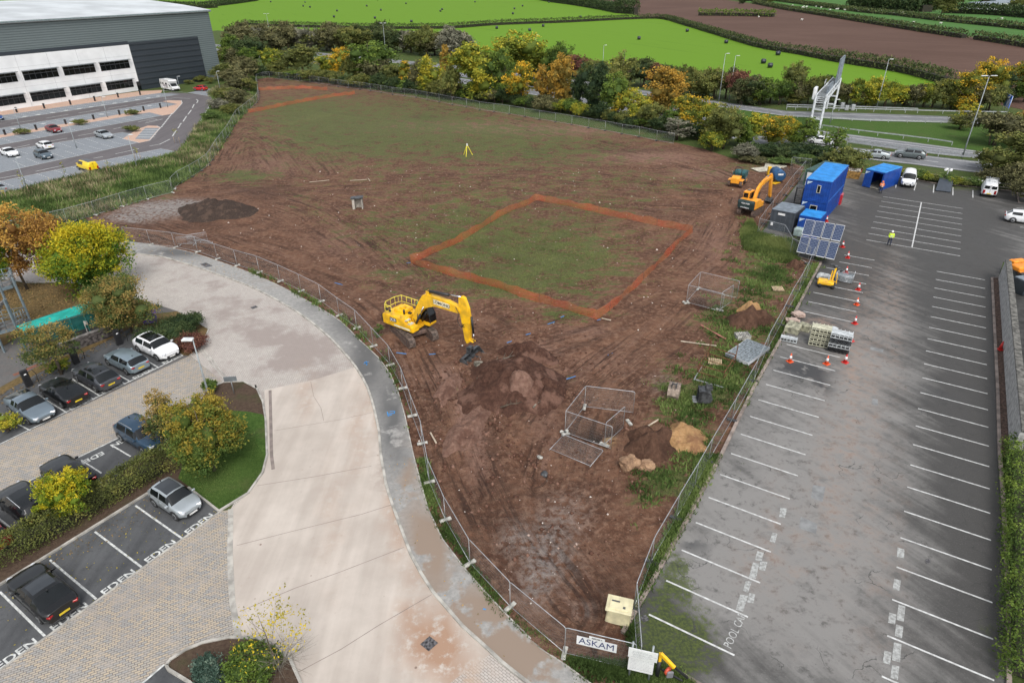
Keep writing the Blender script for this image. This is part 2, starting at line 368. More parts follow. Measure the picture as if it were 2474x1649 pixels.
def m_grass(name, c1=(.038, .066, .016), c2=(.088, .115, .038), c3=(.13, .1, .05)):
    m, nt, b = newmat(name); p = pos(nt); n1 = nz(nt, p, .4, 6, .65); n2 = nz(nt, p, 5, 5, .75)
    c = mixc(nt, ss(nt, n2, .3, .7), c1, c2); c = mixc(nt, mth(nt, 'MULTIPLY', ss(nt, n1, .52, .7), .6), c, c3)
    nt.links.new(c, b.inputs['Base Color']); b.inputs['Roughness'].default_value = .95; b.inputs['Specular IOR Level'].default_value = .1
    bump(nt, b, n2, .6, .1); return m
def m_concrete(name, base=(.53, .475, .42), dk=(.40, .35, .305)):
    m, nt, b = newmat(name); p = pos(nt); n1 = nz(nt, p, .3, 6, .6); n2 = nz(nt, p, 1.7, 6, .7); st = nz(nt, mapv(nt, p, 0, (1.4, .1, 1)), 1., 4)
    c = mixc(nt, ss(nt, mth(nt, 'ADD', mth(nt, 'MULTIPLY', n1, .6), mth(nt, 'MULTIPLY', st, .4)), .35, .7), dk, base)
    c = mixc(nt, mth(nt, 'MULTIPLY', ss(nt, n2, .6, .75), .35), c, (.3, .22, .17))
    c = mixc(nt, mth(nt, 'MULTIPLY', att(nt, 'earth'), ss(nt, n2, .33, .52)), c, (.34, .215, .145))
    c = mixc(nt, mth(nt, 'MULTIPLY', att(nt, 'dk'), ss(nt, n2, .35, .6)), c, (.22, .16, .13))
    vo = N(nt, 'TexVoronoi', 0, None, Vector=p, Scale=1.1); c = mixc(nt, mth(nt, 'MULTIPLY', ss(nt, vo, .09, .05), ss(nt, n1, .5, .58)), c, (.2, .14, .11))
    nt.links.new(c, b.inputs['Base Color']); b.inputs['Roughness'].default_value = .85; bump(nt, b, n2, .1, .02); return m
def m_path():
    m, nt, b = newmat('footpath_tarmac'); p = pos(nt); n1 = nz(nt, p, .45, 6, .62); n2 = nz(nt, p, 3, 5, .7)
    c = mixc(nt, ss(nt, n2, .3, .7), (.23, .225, .215), (.34, .33, .31))
    wm = mth(nt, 'MULTIPLY', att(nt, 'dk'), ss(nt, n1, .36, .44)); c = mixc(nt, wm, c, (.105, .104, .102))
    em = mth(nt, 'MULTIPLY', mth(nt, 'MINIMUM', att(nt, 'earth'), 1.), ss(nt, mth(nt, 'SUBTRACT', n1, mth(nt, 'MULTIPLY', att(nt, 'earth'), .1)), .5, .42)); c = mixc(nt, em, c, (.25, .19, .145))
    nt.links.new(c, b.inputs['Base Color']); b.inputs['Roughness'].default_value = .7; bump(nt, b, n2, .15, .02); return m
M_dirt = m_dirt(); M_carpark = m_asphalt('car_park_tarmac', (.052, .050, .047), (.205, .198, .188), rz=-R(32))
M_road = m_asphalt('motorway_tarmac', (.12, .125, .135), (.2, .205, .215), attrs=False, crack=False)
M_lane = m_asphalt('lane_tarmac', (.085, .075, .078), (.13, .118, .12), attrs=False, crack=False)
M_bay = m_asphalt('bay_tarmac', (.045, .047, .05), (.105, .108, .112), attrs=False, crack=False)
M_bayblk = m_paving('grey_bay_blocks', (.23, .25, .27), (.19, .21, .23), (.27, .28, .3), .4, .2, .5, (.15, .165, .18), .5, .8, .4, (.12, .13, .14))
M_peach = m_paving('peach_paving', (.55, .37, .28), (.47, .31, .23), (.5, .37, .3), .4, .2, .5, (.36, .27, .22), .5, .8, .3, (.3, .2, .15))
M_pave_up = m_paving('road_block_paving', (.47, .43, .39), (.41, .375, .34), (.49, .45, .41), .24, .12, .7, (.25, .205, .185), .55, .73, .75, (.2, .18, .165), .013)
M_pave_lane = m_paving('lane_block_paving', (.45, .37, .27), (.29, .29, .285), (.4, .36, .32), .26, .13, R(-25), (.24, .21, .19), .5, .8, .5, (.12, .11, .1), .017)
M_pave_dark = m_paving('yard_block_paving', (.1, .1, .1), (.13, .125, .12), (.16, .13, .12), .24, .12, .7, (.07, .065, .06), .5, .8, .5)
M_conc = m_concrete('road_concrete'); M_kerb = pm('kerb_concrete', (.42, .4, .36), .85, 0, .18, 1.5, bmp=.2, world=True)
M_kerb2 = pm('brown_kerb', (.27, .22, .19), .85, 0, .2, 1.5, bmp=.2, world=True)
M_path = m_path()
M_white = pm('road_paint', (.56, .57, .56), .7, 0, .13, 4., world=True, col2=(.4, .4, .39)); M_white2 = pm('worn_paint', (.55, .56, .54), .8, 0, .2, 5., world=True, col2=(.34, .35, .34))
M_joint = pm('joint_tar', (.24, .2, .18), .9, world=True); M_blue_paint = pm('blue_spray_paint', (.03, .25, .6), .7, world=True)
M_grass = m_grass('rough_grass'); M_verge = m_grass('verge_grass', (.035, .075, .014), (.075, .13, .03), (.10, .10, .045))
M_litter = m_grass('leaf_litter', (.10, .075, .035), (.19, .13, .06), (.06, .085, .03)); M_soil = m_grass('bed_soil', (.06, .04, .03), (.1, .07, .05), (.06, .07, .03))
# ================================================================ GROUND SHEETS
SITE = P('b', '60,545 150,535 490,565 1077,650 1768,775')+P('c', '517,852 1100,962 1250,985 1440,1030 1600,1085 1768,1110')+P('n', '700,20 1000,60 1250,120 1180,320 900,650 640,1040')+\
    P('n', '1100,1310 1470,1430')+P('h', '400,385 280,620 150,900 0,1215')+P('g', '1720,1200 1580,1500')+P('k', '1540,10 1340,400 1160,720 1000,1010 880,1210')+P('k', '1060,1500 1120,1620 1150,1700 650,1700')+\
    P('k', '480,1450 300,1330 0,1075')+P('j', '1500,790 1340,580 1240,370 1190,190 1140,0')+P('f', '1110,1440 1080,1300 1030,1130 980,1010 900,900 760,770 640,650 500,560 250,420 0,310')+\
    P('e', '1400,195 1240,150 950,100 850,60')+P('D', '200,505 180,480')+P('a', '560,1510 845,1420 1015,1370 1190,1330 1205,1285 1370,1190 1500,1040 1575,935 1610,870 1700,770 1768,700')+P('b', '62,650 66,600')
_site = [(p.x, p.y) for p in SITE]
GX = [(-1500, -20), (1500, -20), (2600, 4200), (-2600, 4200)]
surface('ground', GX, -.05, M_grass, hole=_site)
F_bright = m_field('hay_field_green', (.082, .165, .012), (.118, .228, .018), R(-24), .3, 1.3)
F_far = m_field('pasture_green', (.06, .14, .035), (.09, .185, .05), R(10), .1, .3); F_plough = m_field('ploughed_earth', (.092, .054, .041), (.128, .078, .060), R(-50), .35, .4)
surface('field', P('D', '-300,-18 -300,150 500,70 700,95 1050,110 1300,150 1600,178 1980,215 2120,205 2175,186 2060,158 1900,133 1740,102 1560,52 1450,32 1330,6 1260,-10 600,-25 0,-30'), -.03, F_bright)
surface('ploughed_field', P('D', '1330,-8 1470,38 1500,38 1560,48 1740,98 1900,129 2060,154 2180,182 2290,240 2700,320 2700,128 2352,104 2235,86 2060,62 1900,36 1800,20 1600,-10'), -.02, F_plough)
surface('pasture', P('D', '1600,-14 1800,18 1900,33 2060,58 2235,83 2352,101 2800,150 2900,70 2700,-20 2351,-45 1600,-42'), -.02, F_far)
# -------- the building site itself
GRASS = [(860, 250, 300, 60, .62), (1010, 310, 380, 75, .72), (1250, 345, 260, 60, .6), (800, 340, 200, 60, .45), (700, 290, 130, 60, .4), (1500, 410, 200, 30, .35), (1000, 430, 300, 30, .3), (560, 405, 90, 16, 1.1), (680, 250, 90, 30, .45),
         (1240, 570, 240, 100, 1.), (1300, 620, 160, 60, .4), (1040, 560, 120, 60, .45), (880, 520, 150, 55, .5), (1130, 660, 180, 30, .6), (1300, 725, 110, 16, .8), (900, 630, 80, 40, .35), (1080, 480, 120, 40, .4), (1400, 470, 120, 25, .35),
         (640, 185, 90, 9, .5), (1745, 560, 50, 35, 1.1), (1760, 640, 60, 45, 1.1), (1710, 740, 90, 50, 1.0), (1660, 860, 80, 70, 1.2), (1570, 935, 75, 45, 1.1), (1525, 1110, 75, 50, 1.2),
         (1600, 1040, 50, 60, 1.2), (1740, 380, 90, 14, .8), (1520, 870, 40, 40, .5), (350, 440, 60, 20, .6), (1310, 870, 16, 12, .9), (700, 470, 60, 25, .25), (1650, 700, 60, 40, .3), (1560, 430, 120, 16, .3)]
LIGHT = [(1050, 290, 220, 16, .6), (1300, 300, 180, 14, .7), (1500, 360, 130, 16, .8), (1620, 400, 80, 14, .6), (1190, 875, 38, 40, 1.1), (1030, 880, 20, 36, 1.4), (1062, 950, 16, 40, 1.3), (1090, 1000, 24, 34, 1.5), (1100, 1070, 30, 50, .7), (1240, 800, 60, 20, .6),
         (1330, 760, 60, 12, .5), (1640, 560, 40, 50, .5), (1300, 870, 50, 20, .3), (1380, 830, 90, 30, .3), (620, 380, 80, 20, .4), (780, 560, 60, 30, .3), (1250, 960, 40, 60, .5), (1000, 860, 40, 30, .4)]
DARK = [(1120, 860, 40, 60, .7), (1240, 900, 40, 50, .6), (1000, 940, 30, 60, .4), (1130, 1000, 30, 60, .5), (1365, 985, 38, 20, 1.4), (1615, 690, 26, 8, 1.2), (600, 440, 90, 20, .6), (440, 520, 120, 14, .4),
        (960, 1100, 60, 40, .4), (1150, 1200, 120, 60, .35), (1400, 1330, 50, 60, .5), (980, 270, 40, 8, .8), (1450, 345, 160, 6, .5), (1150, 1120, 90, 30, .4)]
SANDB = [(1398, 1008, 12, 13, 1.3), (1627, 706, 10, 6, 1.3)]
GREYB = [(1260, 1270, 60, 70, .75), (1300, 1180, 60, 50, .4), (1230, 1340, 40, 50, .7), (370, 480, 90, 15, 2.2), (430, 468, 60, 9, 1.8), (300, 500, 60, 10, 1.5), (1340, 1400, 30, 20, .4), (1180, 1240, 40, 40, .5), (1525, 880, 30, 28, .4)]
GUIDES = ['200,500 330,520 470,560 600,600 720,640 830,690 900,740', '330,440 600,430 900,412 1200,400 1450,420 1690,440', '640,190 830,220 1100,262 1400,335 1650,392 1720,420', '1700,440 1680,520 1640,590 1560,660 1420,740 1250,790 1050,780',
          '600,440 730,480 860,560 960,640 1060,720', '960,770 1010,860 1060,960 1110,1080 1200,1260 1300,1400', '1600,640 1480,760 1330,870 1260,980 1230,1100', '1230,440 1500,470 1680,480', '620,300 900,330 1200,350 1500,380', '1200,790 1050,720 900,660', '700,400 640,330 560,290 520,330 480,400']
_G = [[W('D', *map(float, q.split(','))) for q in s.split()] for s in GUIDES]
def flow(x, y):
    best = np.full(len(x), 1e9); b2 = np.full(len(x), 1e9); out = np.zeros((len(x), 3)); off = 0.
    for gi, pth in enumerate(_G):
        acc = 0.; gb = np.full(len(x), 1e9)
        for a, b in zip(pth, pth[1:]):
            dx, dy = b.x-a.x, b.y-a.y; L = math.hypot(dx, dy); dx /= L; dy /= L
            t = (x-a.x)*dx+(y-a.y)*dy; tc = np.clip(t, 0, L); sd = -(x-a.x)*dy+(y-a.y)*dx
            d = np.hypot(x-a.x-dx*tc, y-a.y-dy*tc); k = d < best; gb = np.minimum(gb, d)
            best = np.where(k, d, best); out[k, 0] = (d*np.sign(sd))[k]; out[k, 1] = (acc+tc)[k]; out[k, 2] = gi*7.
            acc += L
        own = gb <= best; b2 = np.where(own, np.minimum(b2, prev), np.minimum(b2, gb)) if gi else b2; prev = best.copy()
    flow.seam = np.clip((b2-best)/1.6-.25, 0, 1)
    return out
fG = blobs(GRASS); fL = blobs(LIGHT); fD = blobs(DARK)
PITS = [(W('D', 1372, 985), 1.5, .95, .5, -1.1), (W('D', 1620, 698), 1.4, .9, .5, -.9)]
def dz_pits(x, y):
    r = np.zeros(len(x))
    for c, rx, ry, a, d in PITS:
        u = (x-c.x)*math.cos(a)+(y-c.y)*math.sin(a); v = -(x-c.x)*math.sin(a)+(y-c.y)*math.cos(a)
        q = (u/rx)**4+(v/ry)**4; r += d*np.clip(1.25-q, 0, 1)
    return r
def seam(x, y): flow(x, y); return flow.seam
def zsite(x, y):
    f = flow(x, y); rut = flow.seam*np.cos(f[:, 0]*math.pi/1.15)*np.exp(-(f[:, 0]/4.5)**2)*.085
    return fbm(x, y, .25, 3, 4.)*.10+fbm(x, y, 1.3, 4, 9.)*.12*(.4+1.2*np.exp(-((x+1)/9)**2-((y-36)/17)**2))+rut-.02+dz_pits(x, y)
_site2 = _site
surface('earth_ground', _site2, 0, M_dirt, res=lambda y: .26+max(0, y-18)**1.25*.0016, zf=zsite,
        attrs={'g': fG, 'lt': fL, 'dk': fD, 'sand': blobs(SANDB), 'grey': blobs(GREYB), 'flow': flow, 'seam': seam})
# -------- right-hand car park
YAW = -.5637; QA = Vector((math.cos(YAW), math.sin(YAW), 0)); QB = Vector((math.sin(YAW), -math.cos(YAW), 0)); Q0 = Vector((45.48, 63.48, 0))
def lot(u, i): return Q0+QA*u+QB*(i*2.4457)
CP = P('k', '880,1205 1000,1010 1160,720 1340,400 1550,0')+P('h', '0,1240 60,1110 240,790 400,480 520,245')+P('n', '1160,1345 1230,1260 1110,1110')+P('n', '650,1045 750,930 900,700 1180,330 1250,200')+P('d', '520,1150 690,1200 1000,1200 1300,1262 1860,1318')+\
    [W('d', 2400, 1400), W('h', 2500, 330), W('h', 1925, 240), W('h', 1780, 235)]+P('h', '1745,350 1698,352 1720,800 1735,1100')+P('l', '1750,0 1775,300 1795,700 1810,1000 1815,1650')+[W('l', 1600, 1700), W('k', 1560, 1700)]+P('k', '1400,1568 1230,1480 1100,1395 960,1290')
LT = [(1700, 1250, 160, 140, 1.1), (1850, 1100, 130, 200, .6), (1900, 1350, 140, 220, .5), (1960, 900, 70, 300, .5), (2050, 620, 60, 60, .3), (1650, 1350, 60, 60, .7), (1930, 480, 60, 60, .35), (2040, 750, 50, 90, .3), (1770, 900, 40, 60, .3)]
DKc = [(2230, 1000, 100, 500, .9), (2270, 1300, 60, 250, .6), (1900, 640, 130, 90, .7), (2100, 480, 200, 70, .4), (1550, 1450, 70, 80, .5), (2230, 720, 90, 120, .4), (1620, 1230, 40, 50, .6), (2050, 560, 300, 170, .45), (1500, 1400, 50, 60, .9), (1560, 1500, 80, 60, .9)]
MOSS = [(1550, 1340, 40, 45, 1.2), (1500, 1430, 40, 50, 1.2), (1580, 1440, 70, 50, .8), (1560, 1510, 90, 60, 1.0), (2230, 430, 120, 8, .8), (1560, 1290, 14, 40, .9), (2270, 1440, 40, 90, .3), (2310, 1530, 20, 40, .5)]
WET = [(1860, 855, 55, 20, 1.2), (1885, 890, 22, 22, 1.2), (1815, 840, 50, 12, 1.), (1600, 1250, 22, 22, 1.), (2150, 900, 40, 20, .5), (1490, 1400, 30, 40, .4), (1920, 740, 50, 14, .5)]
EARB = [(1985, 820, 30, 200, .4), (1900, 1100, 30, 200, .4), (2060, 1250, 10, 300, .3), (1950, 1000, 14, 300, .55), (2010, 1100, 12, 300, .4), (2050, 700, 30, 120, .4), (1780, 1250, 20, 150, .45), (1880, 740, 30, 14, .8), (1905, 760, 30, 16, .5), (1960, 850, 20, 60, .35), (1835, 1300, 6, 160, .5), (1915, 1250, 6, 190, .5), (2000, 1300, 6, 150, .4), (1720, 1300, 40, 60, .3), (2050, 860, 10, 60, .3), (1985, 1480, 20, 50, .3)]
surface('car_park', CP, .004, M_carpark, res=.9, attrs={'lt': blobs(LT), 'dk': blobs(DKc), 'moss': blobs(MOSS), 'wet': blobs(WET), 'earth': blobs(EARB)})
mk = MB(); Z2 = .012
def line(mb, a, b, w=.1, z=Z2): return strip(mb, [a, b], w, z)
for i in range(22): line(mk, lot(0, i), lot(4.34, i))
for i in range(0, 24):
    if i in (9,): continue
    a = {3: 2.2, 4: 1.4, 0: 1.2, 1: 1.0}.get(i, 0); line(mk, lot(-10.256+a, i+.01), lot(-5.994, i+.01))
for i in range(22, 24): line(mk, lot(0, i), lot(4.34, i))
A0, A1, B0, B1 = W('d', 950, 1355), W('d', 1500, 1437), W('h', 835, 83), W('h', 1483, 195)
for i in range(9):
    t = i/8; line(mk, A0.lerp(B0, t), A1.lerp(B1, t), .1)
line(mk, W('d', 1215, 1395), W('h', 1150, 135), .13, Z2+.004)
for s in ('1050,1240 1037,1295', '1180,1260 1165,1312', '1303,1273 1297,1328', '1433,1290 1432,1345', '1570,1312 1570,1362', '1870,1432 1960,1440', '1895,1565 1960,1572'): line(mk, *P('d', s), .12)
o = mk.build('parking_lines', M_white, None, False); o['kind'] = 'structure'
mk = MB()
for s in ('245,358 290,365 275,428 235,422', '190,530 224,538 207,600 168,592', '85,655 130,670 115,730 68,720', '55,735 100,745 75,850 25,840', '105,725 155,735 138,795 97,785', '30,945 72,955 57,1018 15,1010',
          '1052,632 1100,645 1098,707 1048,697', '1030,848 1077,860 1065,932 1018,920', '995,1080 1045,1095 1035,1163 987,1150', '1060,1025 1107,1040 1095,1145 1045,1130', '1043,1162 1093,1178 1083,1258 1033,1240', '1027,1285 1080,1300 1070,1425 1013,1408', '962,1342 1013,1357 1000,1440 950,1425', '1015,1440 1065,1453 1055,1545 1003,1530'):
    mk.quad(*P('l', s, Z2))
for s in ('1720,860 1760,870 1735,945 1700,930', '1680,955 1735,965 1700,1075 1650,1060'): mk.quad(*P('k', s, Z2))
o = mk.build('worn_paint_blocks', pm('blocked_paint', (.36, .37, .36), .85, 0, .2, 6., world=True, col2=(.22, .22, .21)), None, False); o['kind'] = 'structure'
mk = MB()
for s in ('470,200 555,215 535,320 455,290', '385,420 500,470 490,540 372,500'): mk.quad(*P('l', s, Z2-.003))
for s in ('865,820 955,838 950,858 862,838', '880,1175 915,1180 915,1225 872,1215'): mk.quad(*P('h', s, Z2-.003))
o = mk.build('tarmac_patches', pm('patch_tarmac', (.22, .225, .225), .85, world=True), None, False); o['kind'] = 'structure'
a, b = W('k', 1592, 1322), W('k', 1690, 1112); ax = (b-a)
me = text('parking_lettering', 'POOL CAR', .56, frame((a+b)/2+ax.normalized()*.12+Vector((0, 0, Z2)), ax, Vector((-ax.y, ax.x, 0))), pm('faded_lettering', (.42, .43, .42), .85, 0, .2, 6., world=True, col2=(.26, .26, .25)), None, 0., .84); me['kind'] = 'structure'
# -------- kerbs of the car park
kb = MB(); strip(kb, P('k', '870,1225 1000,1000 1160,715 1340,395 1550,-5')+P('h', '60,1100 240,780 400,475 525,238'), .22, -.05, .13)
strip(kb, P('n', '1470,1425 1150,1345 1235,1255'), .16, -.05, .12); strip(kb, P('h', '1748,350 1700,350 1722,800 1737,1100')+P('l', '1755,0 1778,300 1798,700 1812,1000 1818,1650'), .2, -.05, .13)
strip(kb, P('r', '1820,890 2230,1136 2500,1290'), .16, -.05, .12); strip(kb, P('d', '690,1197 1000,1205 1300,1262 1870,1318 1885,1395 2050,1420'), .16, -.05, .1)
o = kb.build('kerb', M_kerb2); o['kind'] = 'structure'
# -------- curved road, footpath
KERB = smoothpath(P('e', '-500,60 0,130 500,150 960,182 1100,198 1300,255 1500,322')+P('f', '0,400 180,490 350,590 520,720 640,840 740,960 820,1100 870,1260 900,1400')+P('j', '915,0 950,200 1030,440 1120,680 1280,950 1480,1180 1680,1360')+P('k', '40,1430 215,1568 420,1740'))
OUT = smoothpath(P('e', '-500,-30 0,40 500,70 950,108 1210,148 1400,198')+P('f', '0,308 250,420 500,560 640,650 760,770 900,900 980,1010 1030,1130 1080,1300 1110,1440')+P('j', '1140,0 1190,190 1240,370 1340,580 1500,790 1771,1090')+P('k', '300,1330 480,1450 640,1568 900,1760'))
LOWR = P('e', '1310,880 1540,1065 1680,1060 1768,1110')+P('f', '50,1090 100,1200 120,1320')+P('j', '130,0 100,120 0,262')+P('i', '1620,320 1590,370 1585,700 1600,1000 1640,1240 1640,1250')+P('j', '150,1300 290,1410 360,1568')+[W('j', 500, 1750)]
UPL = P('e', '-500,360 0,350 200,380 480,372 700,420 1000,505 1080,530 1225,575')
road = UPL+P('e', '1440,700')+LOWR+KERB[::-1]
EARR = [(700, 900, 14, 60, .5), (820, 1000, 16, 120, .45), (760, 1200, 20, 160, .3), (1000, 1500, 70, 40, 1.3), (960, 1440, 45, 45, .9), (905, 1120, 12, 90, .9), (915, 1230, 16, 60, .7), (960, 1330, 20, 40, .6), (1060, 1560, 60, 40, .8), (870, 950, 10, 40, .8), (855, 900, 14, 30, .6), (930, 1410, 25, 14, .8), (1020, 1440, 30, 60, .8)]
DKR = [(700, 820, 60, 40, .9), (560, 720, 90, 24, .6), (640, 780, 80, 20, .7), (450, 620, 60, 14, .5), (760, 780, 26, 50, .5), (880, 1060, 8, 90, .5), (395, 600, 60, 10, .5)]
fe = blobs(EARR); fd = blobs(DKR)
surface('road_paving', road, .004, M_pave_up, res=1.0, attrs={'dk': fd, 'earth': fe})
ik = min(range(len(KERB)), key=lambda i: (KERB[i]-W('f', 745, 988)).length); ie = min(range(len(KERB)), key=lambda i: (KERB[i]-W('j', 1600, 1290)).length)
CONC = P('f', '110,1118 440,1050')+KERB[ik:ie+1]+P('j', '1400,1560')+[W('j', 1200, 1750), W('j', 500, 1750)]+LOWR[-2:-5:-1]+P('i', '1640,1240 1600,1000 1585,700 1590,370')+P('j', '0,262 100,120 130,0')+P('f', '120,1320')
surface('concrete_road', CONC, .009, M_conc, res=1.0, attrs={'dk': fd, 'earth': fe})
jt = MB()
for s in ('f:176,1398 640,1320 855,1272', 'j:60,208 460,145 850,72', 'j:-80,620 280,528 780,405 985,340', 'j:-60,1075 320,915 640,800 1075,632', 'j:350,1490 640,1335 900,1170 1265,958', 'f:430,1060 450,1160 500,1240 520,1330'):
    t, q = s.split(':'); strip(jt, P(t, q), .036 if t == 'j' else .028, .013)
strip(jt, P('f', '150,1120 160,1568')+P('j', '172,95'), .22, .0135)
o = jt.build('road_joints', M_joint, None, False); o['kind'] = 'structure'
surface('footpath', KERB[4:]+OUT[::-1][:-4], .05, M_path, res=.9, attrs={
    'dk': blobs([(840, 830, 40, 90, 1.2), (900, 960, 30, 110, 1.2), (720, 700, 30, 20, .6), (410, 580, 90, 12, 1.2), (930, 1060, 20, 40, .6), (790, 740, 40, 40, .8)]),
    'earth': blobs([(990, 1280, 50, 90, 1.), (1090, 1430, 110, 90, 1.5), (940, 1130, 22, 90, 1.2), (1180, 1520, 90, 60, 1.), (1200, 1540, 90, 60, 1.), (640, 650, 60, 12, .4), (985, 1230, 30, 60, .8)])})
kb = MB(); strip(kb, KERB, .16, 0, .1, -.0); strip(kb, OUT, .07, 0, .07); o = kb.build('kerb', M_kerb); o['kind'] = 'structure'
bp = MB()
for t, s in (('f', '795,940 830,925'), ('f', '800,928 822,945'), ('f', '812,922 815,948'), ('f', '958,1270 965,1302'), ('f', '962,1285 1010,1280'), ('f', '965,1298 990,1290'), ('f', '975,1268 1005,1266'), ('f', '1008,1266 1006,1284'), ('j', '1620,1060 1640,1064')):
    strip(bp, P(t, s), .07, .054)
for s in ('f:595,385 650,400', 'f:1090,250 1120,246', 'f:1020,868 1090,876', 'f:1245,880 1290,876', 'g:350,672 400,655', 'g:440,625 465,615', 'g:70,800 105,788', 'g:200,745 235,735', 'g:480,1050 545,1030', 'g:765,885 800,872', 'g:690,645 715,638'):
    t, q = s.split(':'); strip(bp, smoothpath(P(t, q), .3), .09, .12)
o = bp.build('blue_spray_marks', M_blue_paint, None, False); o['kind'] = 'structure'
# ---- left (lower) block-paved lanes, bays, islands
PVL = P('e', '1305,878 1540,1065')+P('e', '1520,1075 1390,1180 1100,1310 1500,1400')+P('i', '1480,390 1590,372 1585,700 1600,1000 1640,1240 1640,1700 -900,2300 -900,300 0,-250')+P('e', '-400,1600 0,1494')
surface('lane_paving', PVL, .006, M_pave_lane, res=1.5, attrs={'dk': lambda x, y: x*0, 'earth': lambda x, y: x*0})
YARD = P('e', '-500,700 -100,640 200,560 700,470 1085,530 1225,575 1440,700 1310,880 0,1494 -500,1730')
surface('yard_paving', YARD, .008, M_pave_dark, res=2., attrs={'dk': lambda x, y: x*0, 'earth': lambda x, y: x*0})
fr1 = P('e', '-300,1635 1262,880')     # front line of the first row
surface('parking_bays', P('e', '-300,1635 0,1490 1262,880 1180,790 1100,700 900,690 480,900 250,1010 0,1150 -300,1300'), .012, M_bay)
fr2 = P('e', '-300,1985 845,1435 1110,1300')
surface('parking_bays', P('e', '-300,1985 845,1435 1110,1300 1250,1400 1150,1500 1060,1560')+P('i', '940,30 500,420 0,690 -300,850'), .012, M_bay)
surface('parking_bays', P('i', '-400,1700 0,1480 980,778 1510,395 1390,295 1295,225 1040,240 300,705 0,885 -300,1060'), .012, M_bay)
surface('parking_bays', P('i', '900,1700 985,1568 1135,1440 1165,1480 1310,1568 1450,1700'), .012, M_bay)
mk = MB()
def bayline(mb, t, x, y, x2, y2, L, w=.1, z=.016):
    a = W(t, x, y); b = W(t, x2, y2); d = (a-b).normalized(); strip(mb, [b, b+d*L], w, z)
for q in ((1040, 932, 1095, 965), (842, 1028, 900, 1060), (622, 1118, 690, 1160), (405, 1240, 462, 1275), (155, 1368, 207, 1396)): bayline(mk, 'e', *q, 4.6)
for q in ('i:640,138 705,190', 'i:380,305 495,400', 'i:-10,432 75,500', 'e:765,1495 900,1575', 'e:560,1600 700,1690'):
    t, s = q.split(':'); a, b = P(t, s); strip(mk, [a, b], .1, .016)
for q in ('0,940 310,1245', '345,720 665,990', '655,525 978,770', '935,345 1255,570', '-420,1200 -60,1530'): strip(mk, P('i', q), .11, .016)
strip(mk, fr1, .1, .018); strip(mk, fr2, .1, .018); strip(mk, P('i', '985,1568 1135,1440'), .1, .018)
o = mk.build('parking_lines', M_white2, None, False); o['kind'] = 'structure'
kb = MB(); strip(kb, P('i', '-400,1715 0,1480 980,778 1515,388'), .12, 0, .03); strip(kb, P('i', '1515,388 1395,295 1300,222'), .12, 0, .1)
strip(kb, P('i', '-300,1070 0,895 300,712 1035,255'), .14, 0, .12); strip(kb, P('i', '1592,368 1587,700 1602,1000 1645,1245'), .3, 0, .022)
strip(kb, P('e', '1380,840 1560,1060'), .12, 0, .02); strip(kb, P('e', '1400,835 1580,1055'), .12, 0, .02)
ISL = P('e', '1110,1300 1390,1180 1440,1110 1540,1068 1680,1062 1768,1110')+P('f', '50,1090 100,1200 120,1320')+P('j', '130,0 100,120 0,262')+P('i', '1620,320 1515,385 1395,293 1300,222 1035,255 300,710 0,893 -300,1065 -300,850 0,690 500,410 930,40')+P('e', '1060,1560 1150,1480 1250,1400')
strip(kb, P('e', '1440,1110 1540,1068 1680,1062 1768,1110')+P('f', '50,1090 100,1200 120,1320')+P('j', '130,0 100,120 0,262')+P('i', '1620,320 1515,385'), .13, 0, .11)
BED = P('i', '1150,1450 1180,1410 1280,1345 1400,1295 1580,1258 1771,1262')+P('j', '60,1262 150,1300 290,1410 360,1568 420,1750')+P('i', '1500,1750 1310,1568 1165,1480')
strip(kb, [*BED, BED[0]], .14, 0, .12)
strip(kb, P('e', '-500,362 0,352 200,382 480,374 700,420'), .14, 0, .1); strip(kb, P('e', '1225,575 1440,700 1385,830 1310,880'), .12, 0, .09)
o = kb.build('kerb', M_kerb); o['kind'] = 'structure'
surface('island_soil', ISL, .05, M_soil); surface('island_grass', P('i', '1620,318 1510,375 1400,290 1230,160 1290,0')+P('e', '1500,1260 1640,1265')+P('f', '0,1270 100,1290 115,1320')+P('j', '127,0 97,120 0,255'), .06, M_verge)
surface('flower_bed', BED, .05, M_soil); surface('lawn', P('e', '-500,372 0,362 200,392 480,384 700,430 900,480 1000,520 700,600 200,700 -100,900 -500,1000'), .04, M_litter)
surface('flower_bed', P('e', '0,1150 250,1010 480,900 700,800 900,690 1100,700 1180,790 1262,880 1310,880 1440,700 1225,575 1000,600 700,700 500,860 250,960 0,1100'), .02, M_litter)
for q, an in (('i:1378,470 1,0', 1), ('i:1110,660 1,0', 1), ('i:820,872 1,0', 1), ('i:482,1110 1,0', 1), ('i:115,1368 1,0', 1)):
    pt = q.split(':')[1].split(' ')[0]; x, y = map(float, pt.split(',')); c = W('i', x, y); ax = (W('i', 1515, 388)-W('i', 0, 1480)).normalized()
    o = text('bay_lettering', 'EDEN', .62, frame(c+Vector((0, 0, .017)), ax, Vector((-ax.y, ax.x, 0))), M_white2, None, .012, 1.15); o['kind'] = 'structure'
for x, y in ((565, 1213), (785, 1105), (992, 1005), (1190, 905)):
    c = W('e', x, y); ax = (fr1[1]-fr1[0]).normalized(); o = text('bay_lettering', 'EDEN', .62, frame(c+Vector((0, 0, .017)), ax, Vector((-ax.y, ax.x, 0))), M_white2, None, .012, 1.15); o['kind'] = 'structure'
for t, x, y in (('e', 855, 1462), ('e', 655, 1565), ('i', 620, 25)):
    if t == 'e' and x == 655: continue
    c = W(t, x, y); ax = (fr2[0]-fr2[1]).normalized(); o = text('bay_lettering', 'EDEN', .62, frame(c+Vector((0, 0, .017)), ax, Vector((-ax.y, ax.x, 0))), M_white2, None, .012, 1.15); o['kind'] = 'structure'
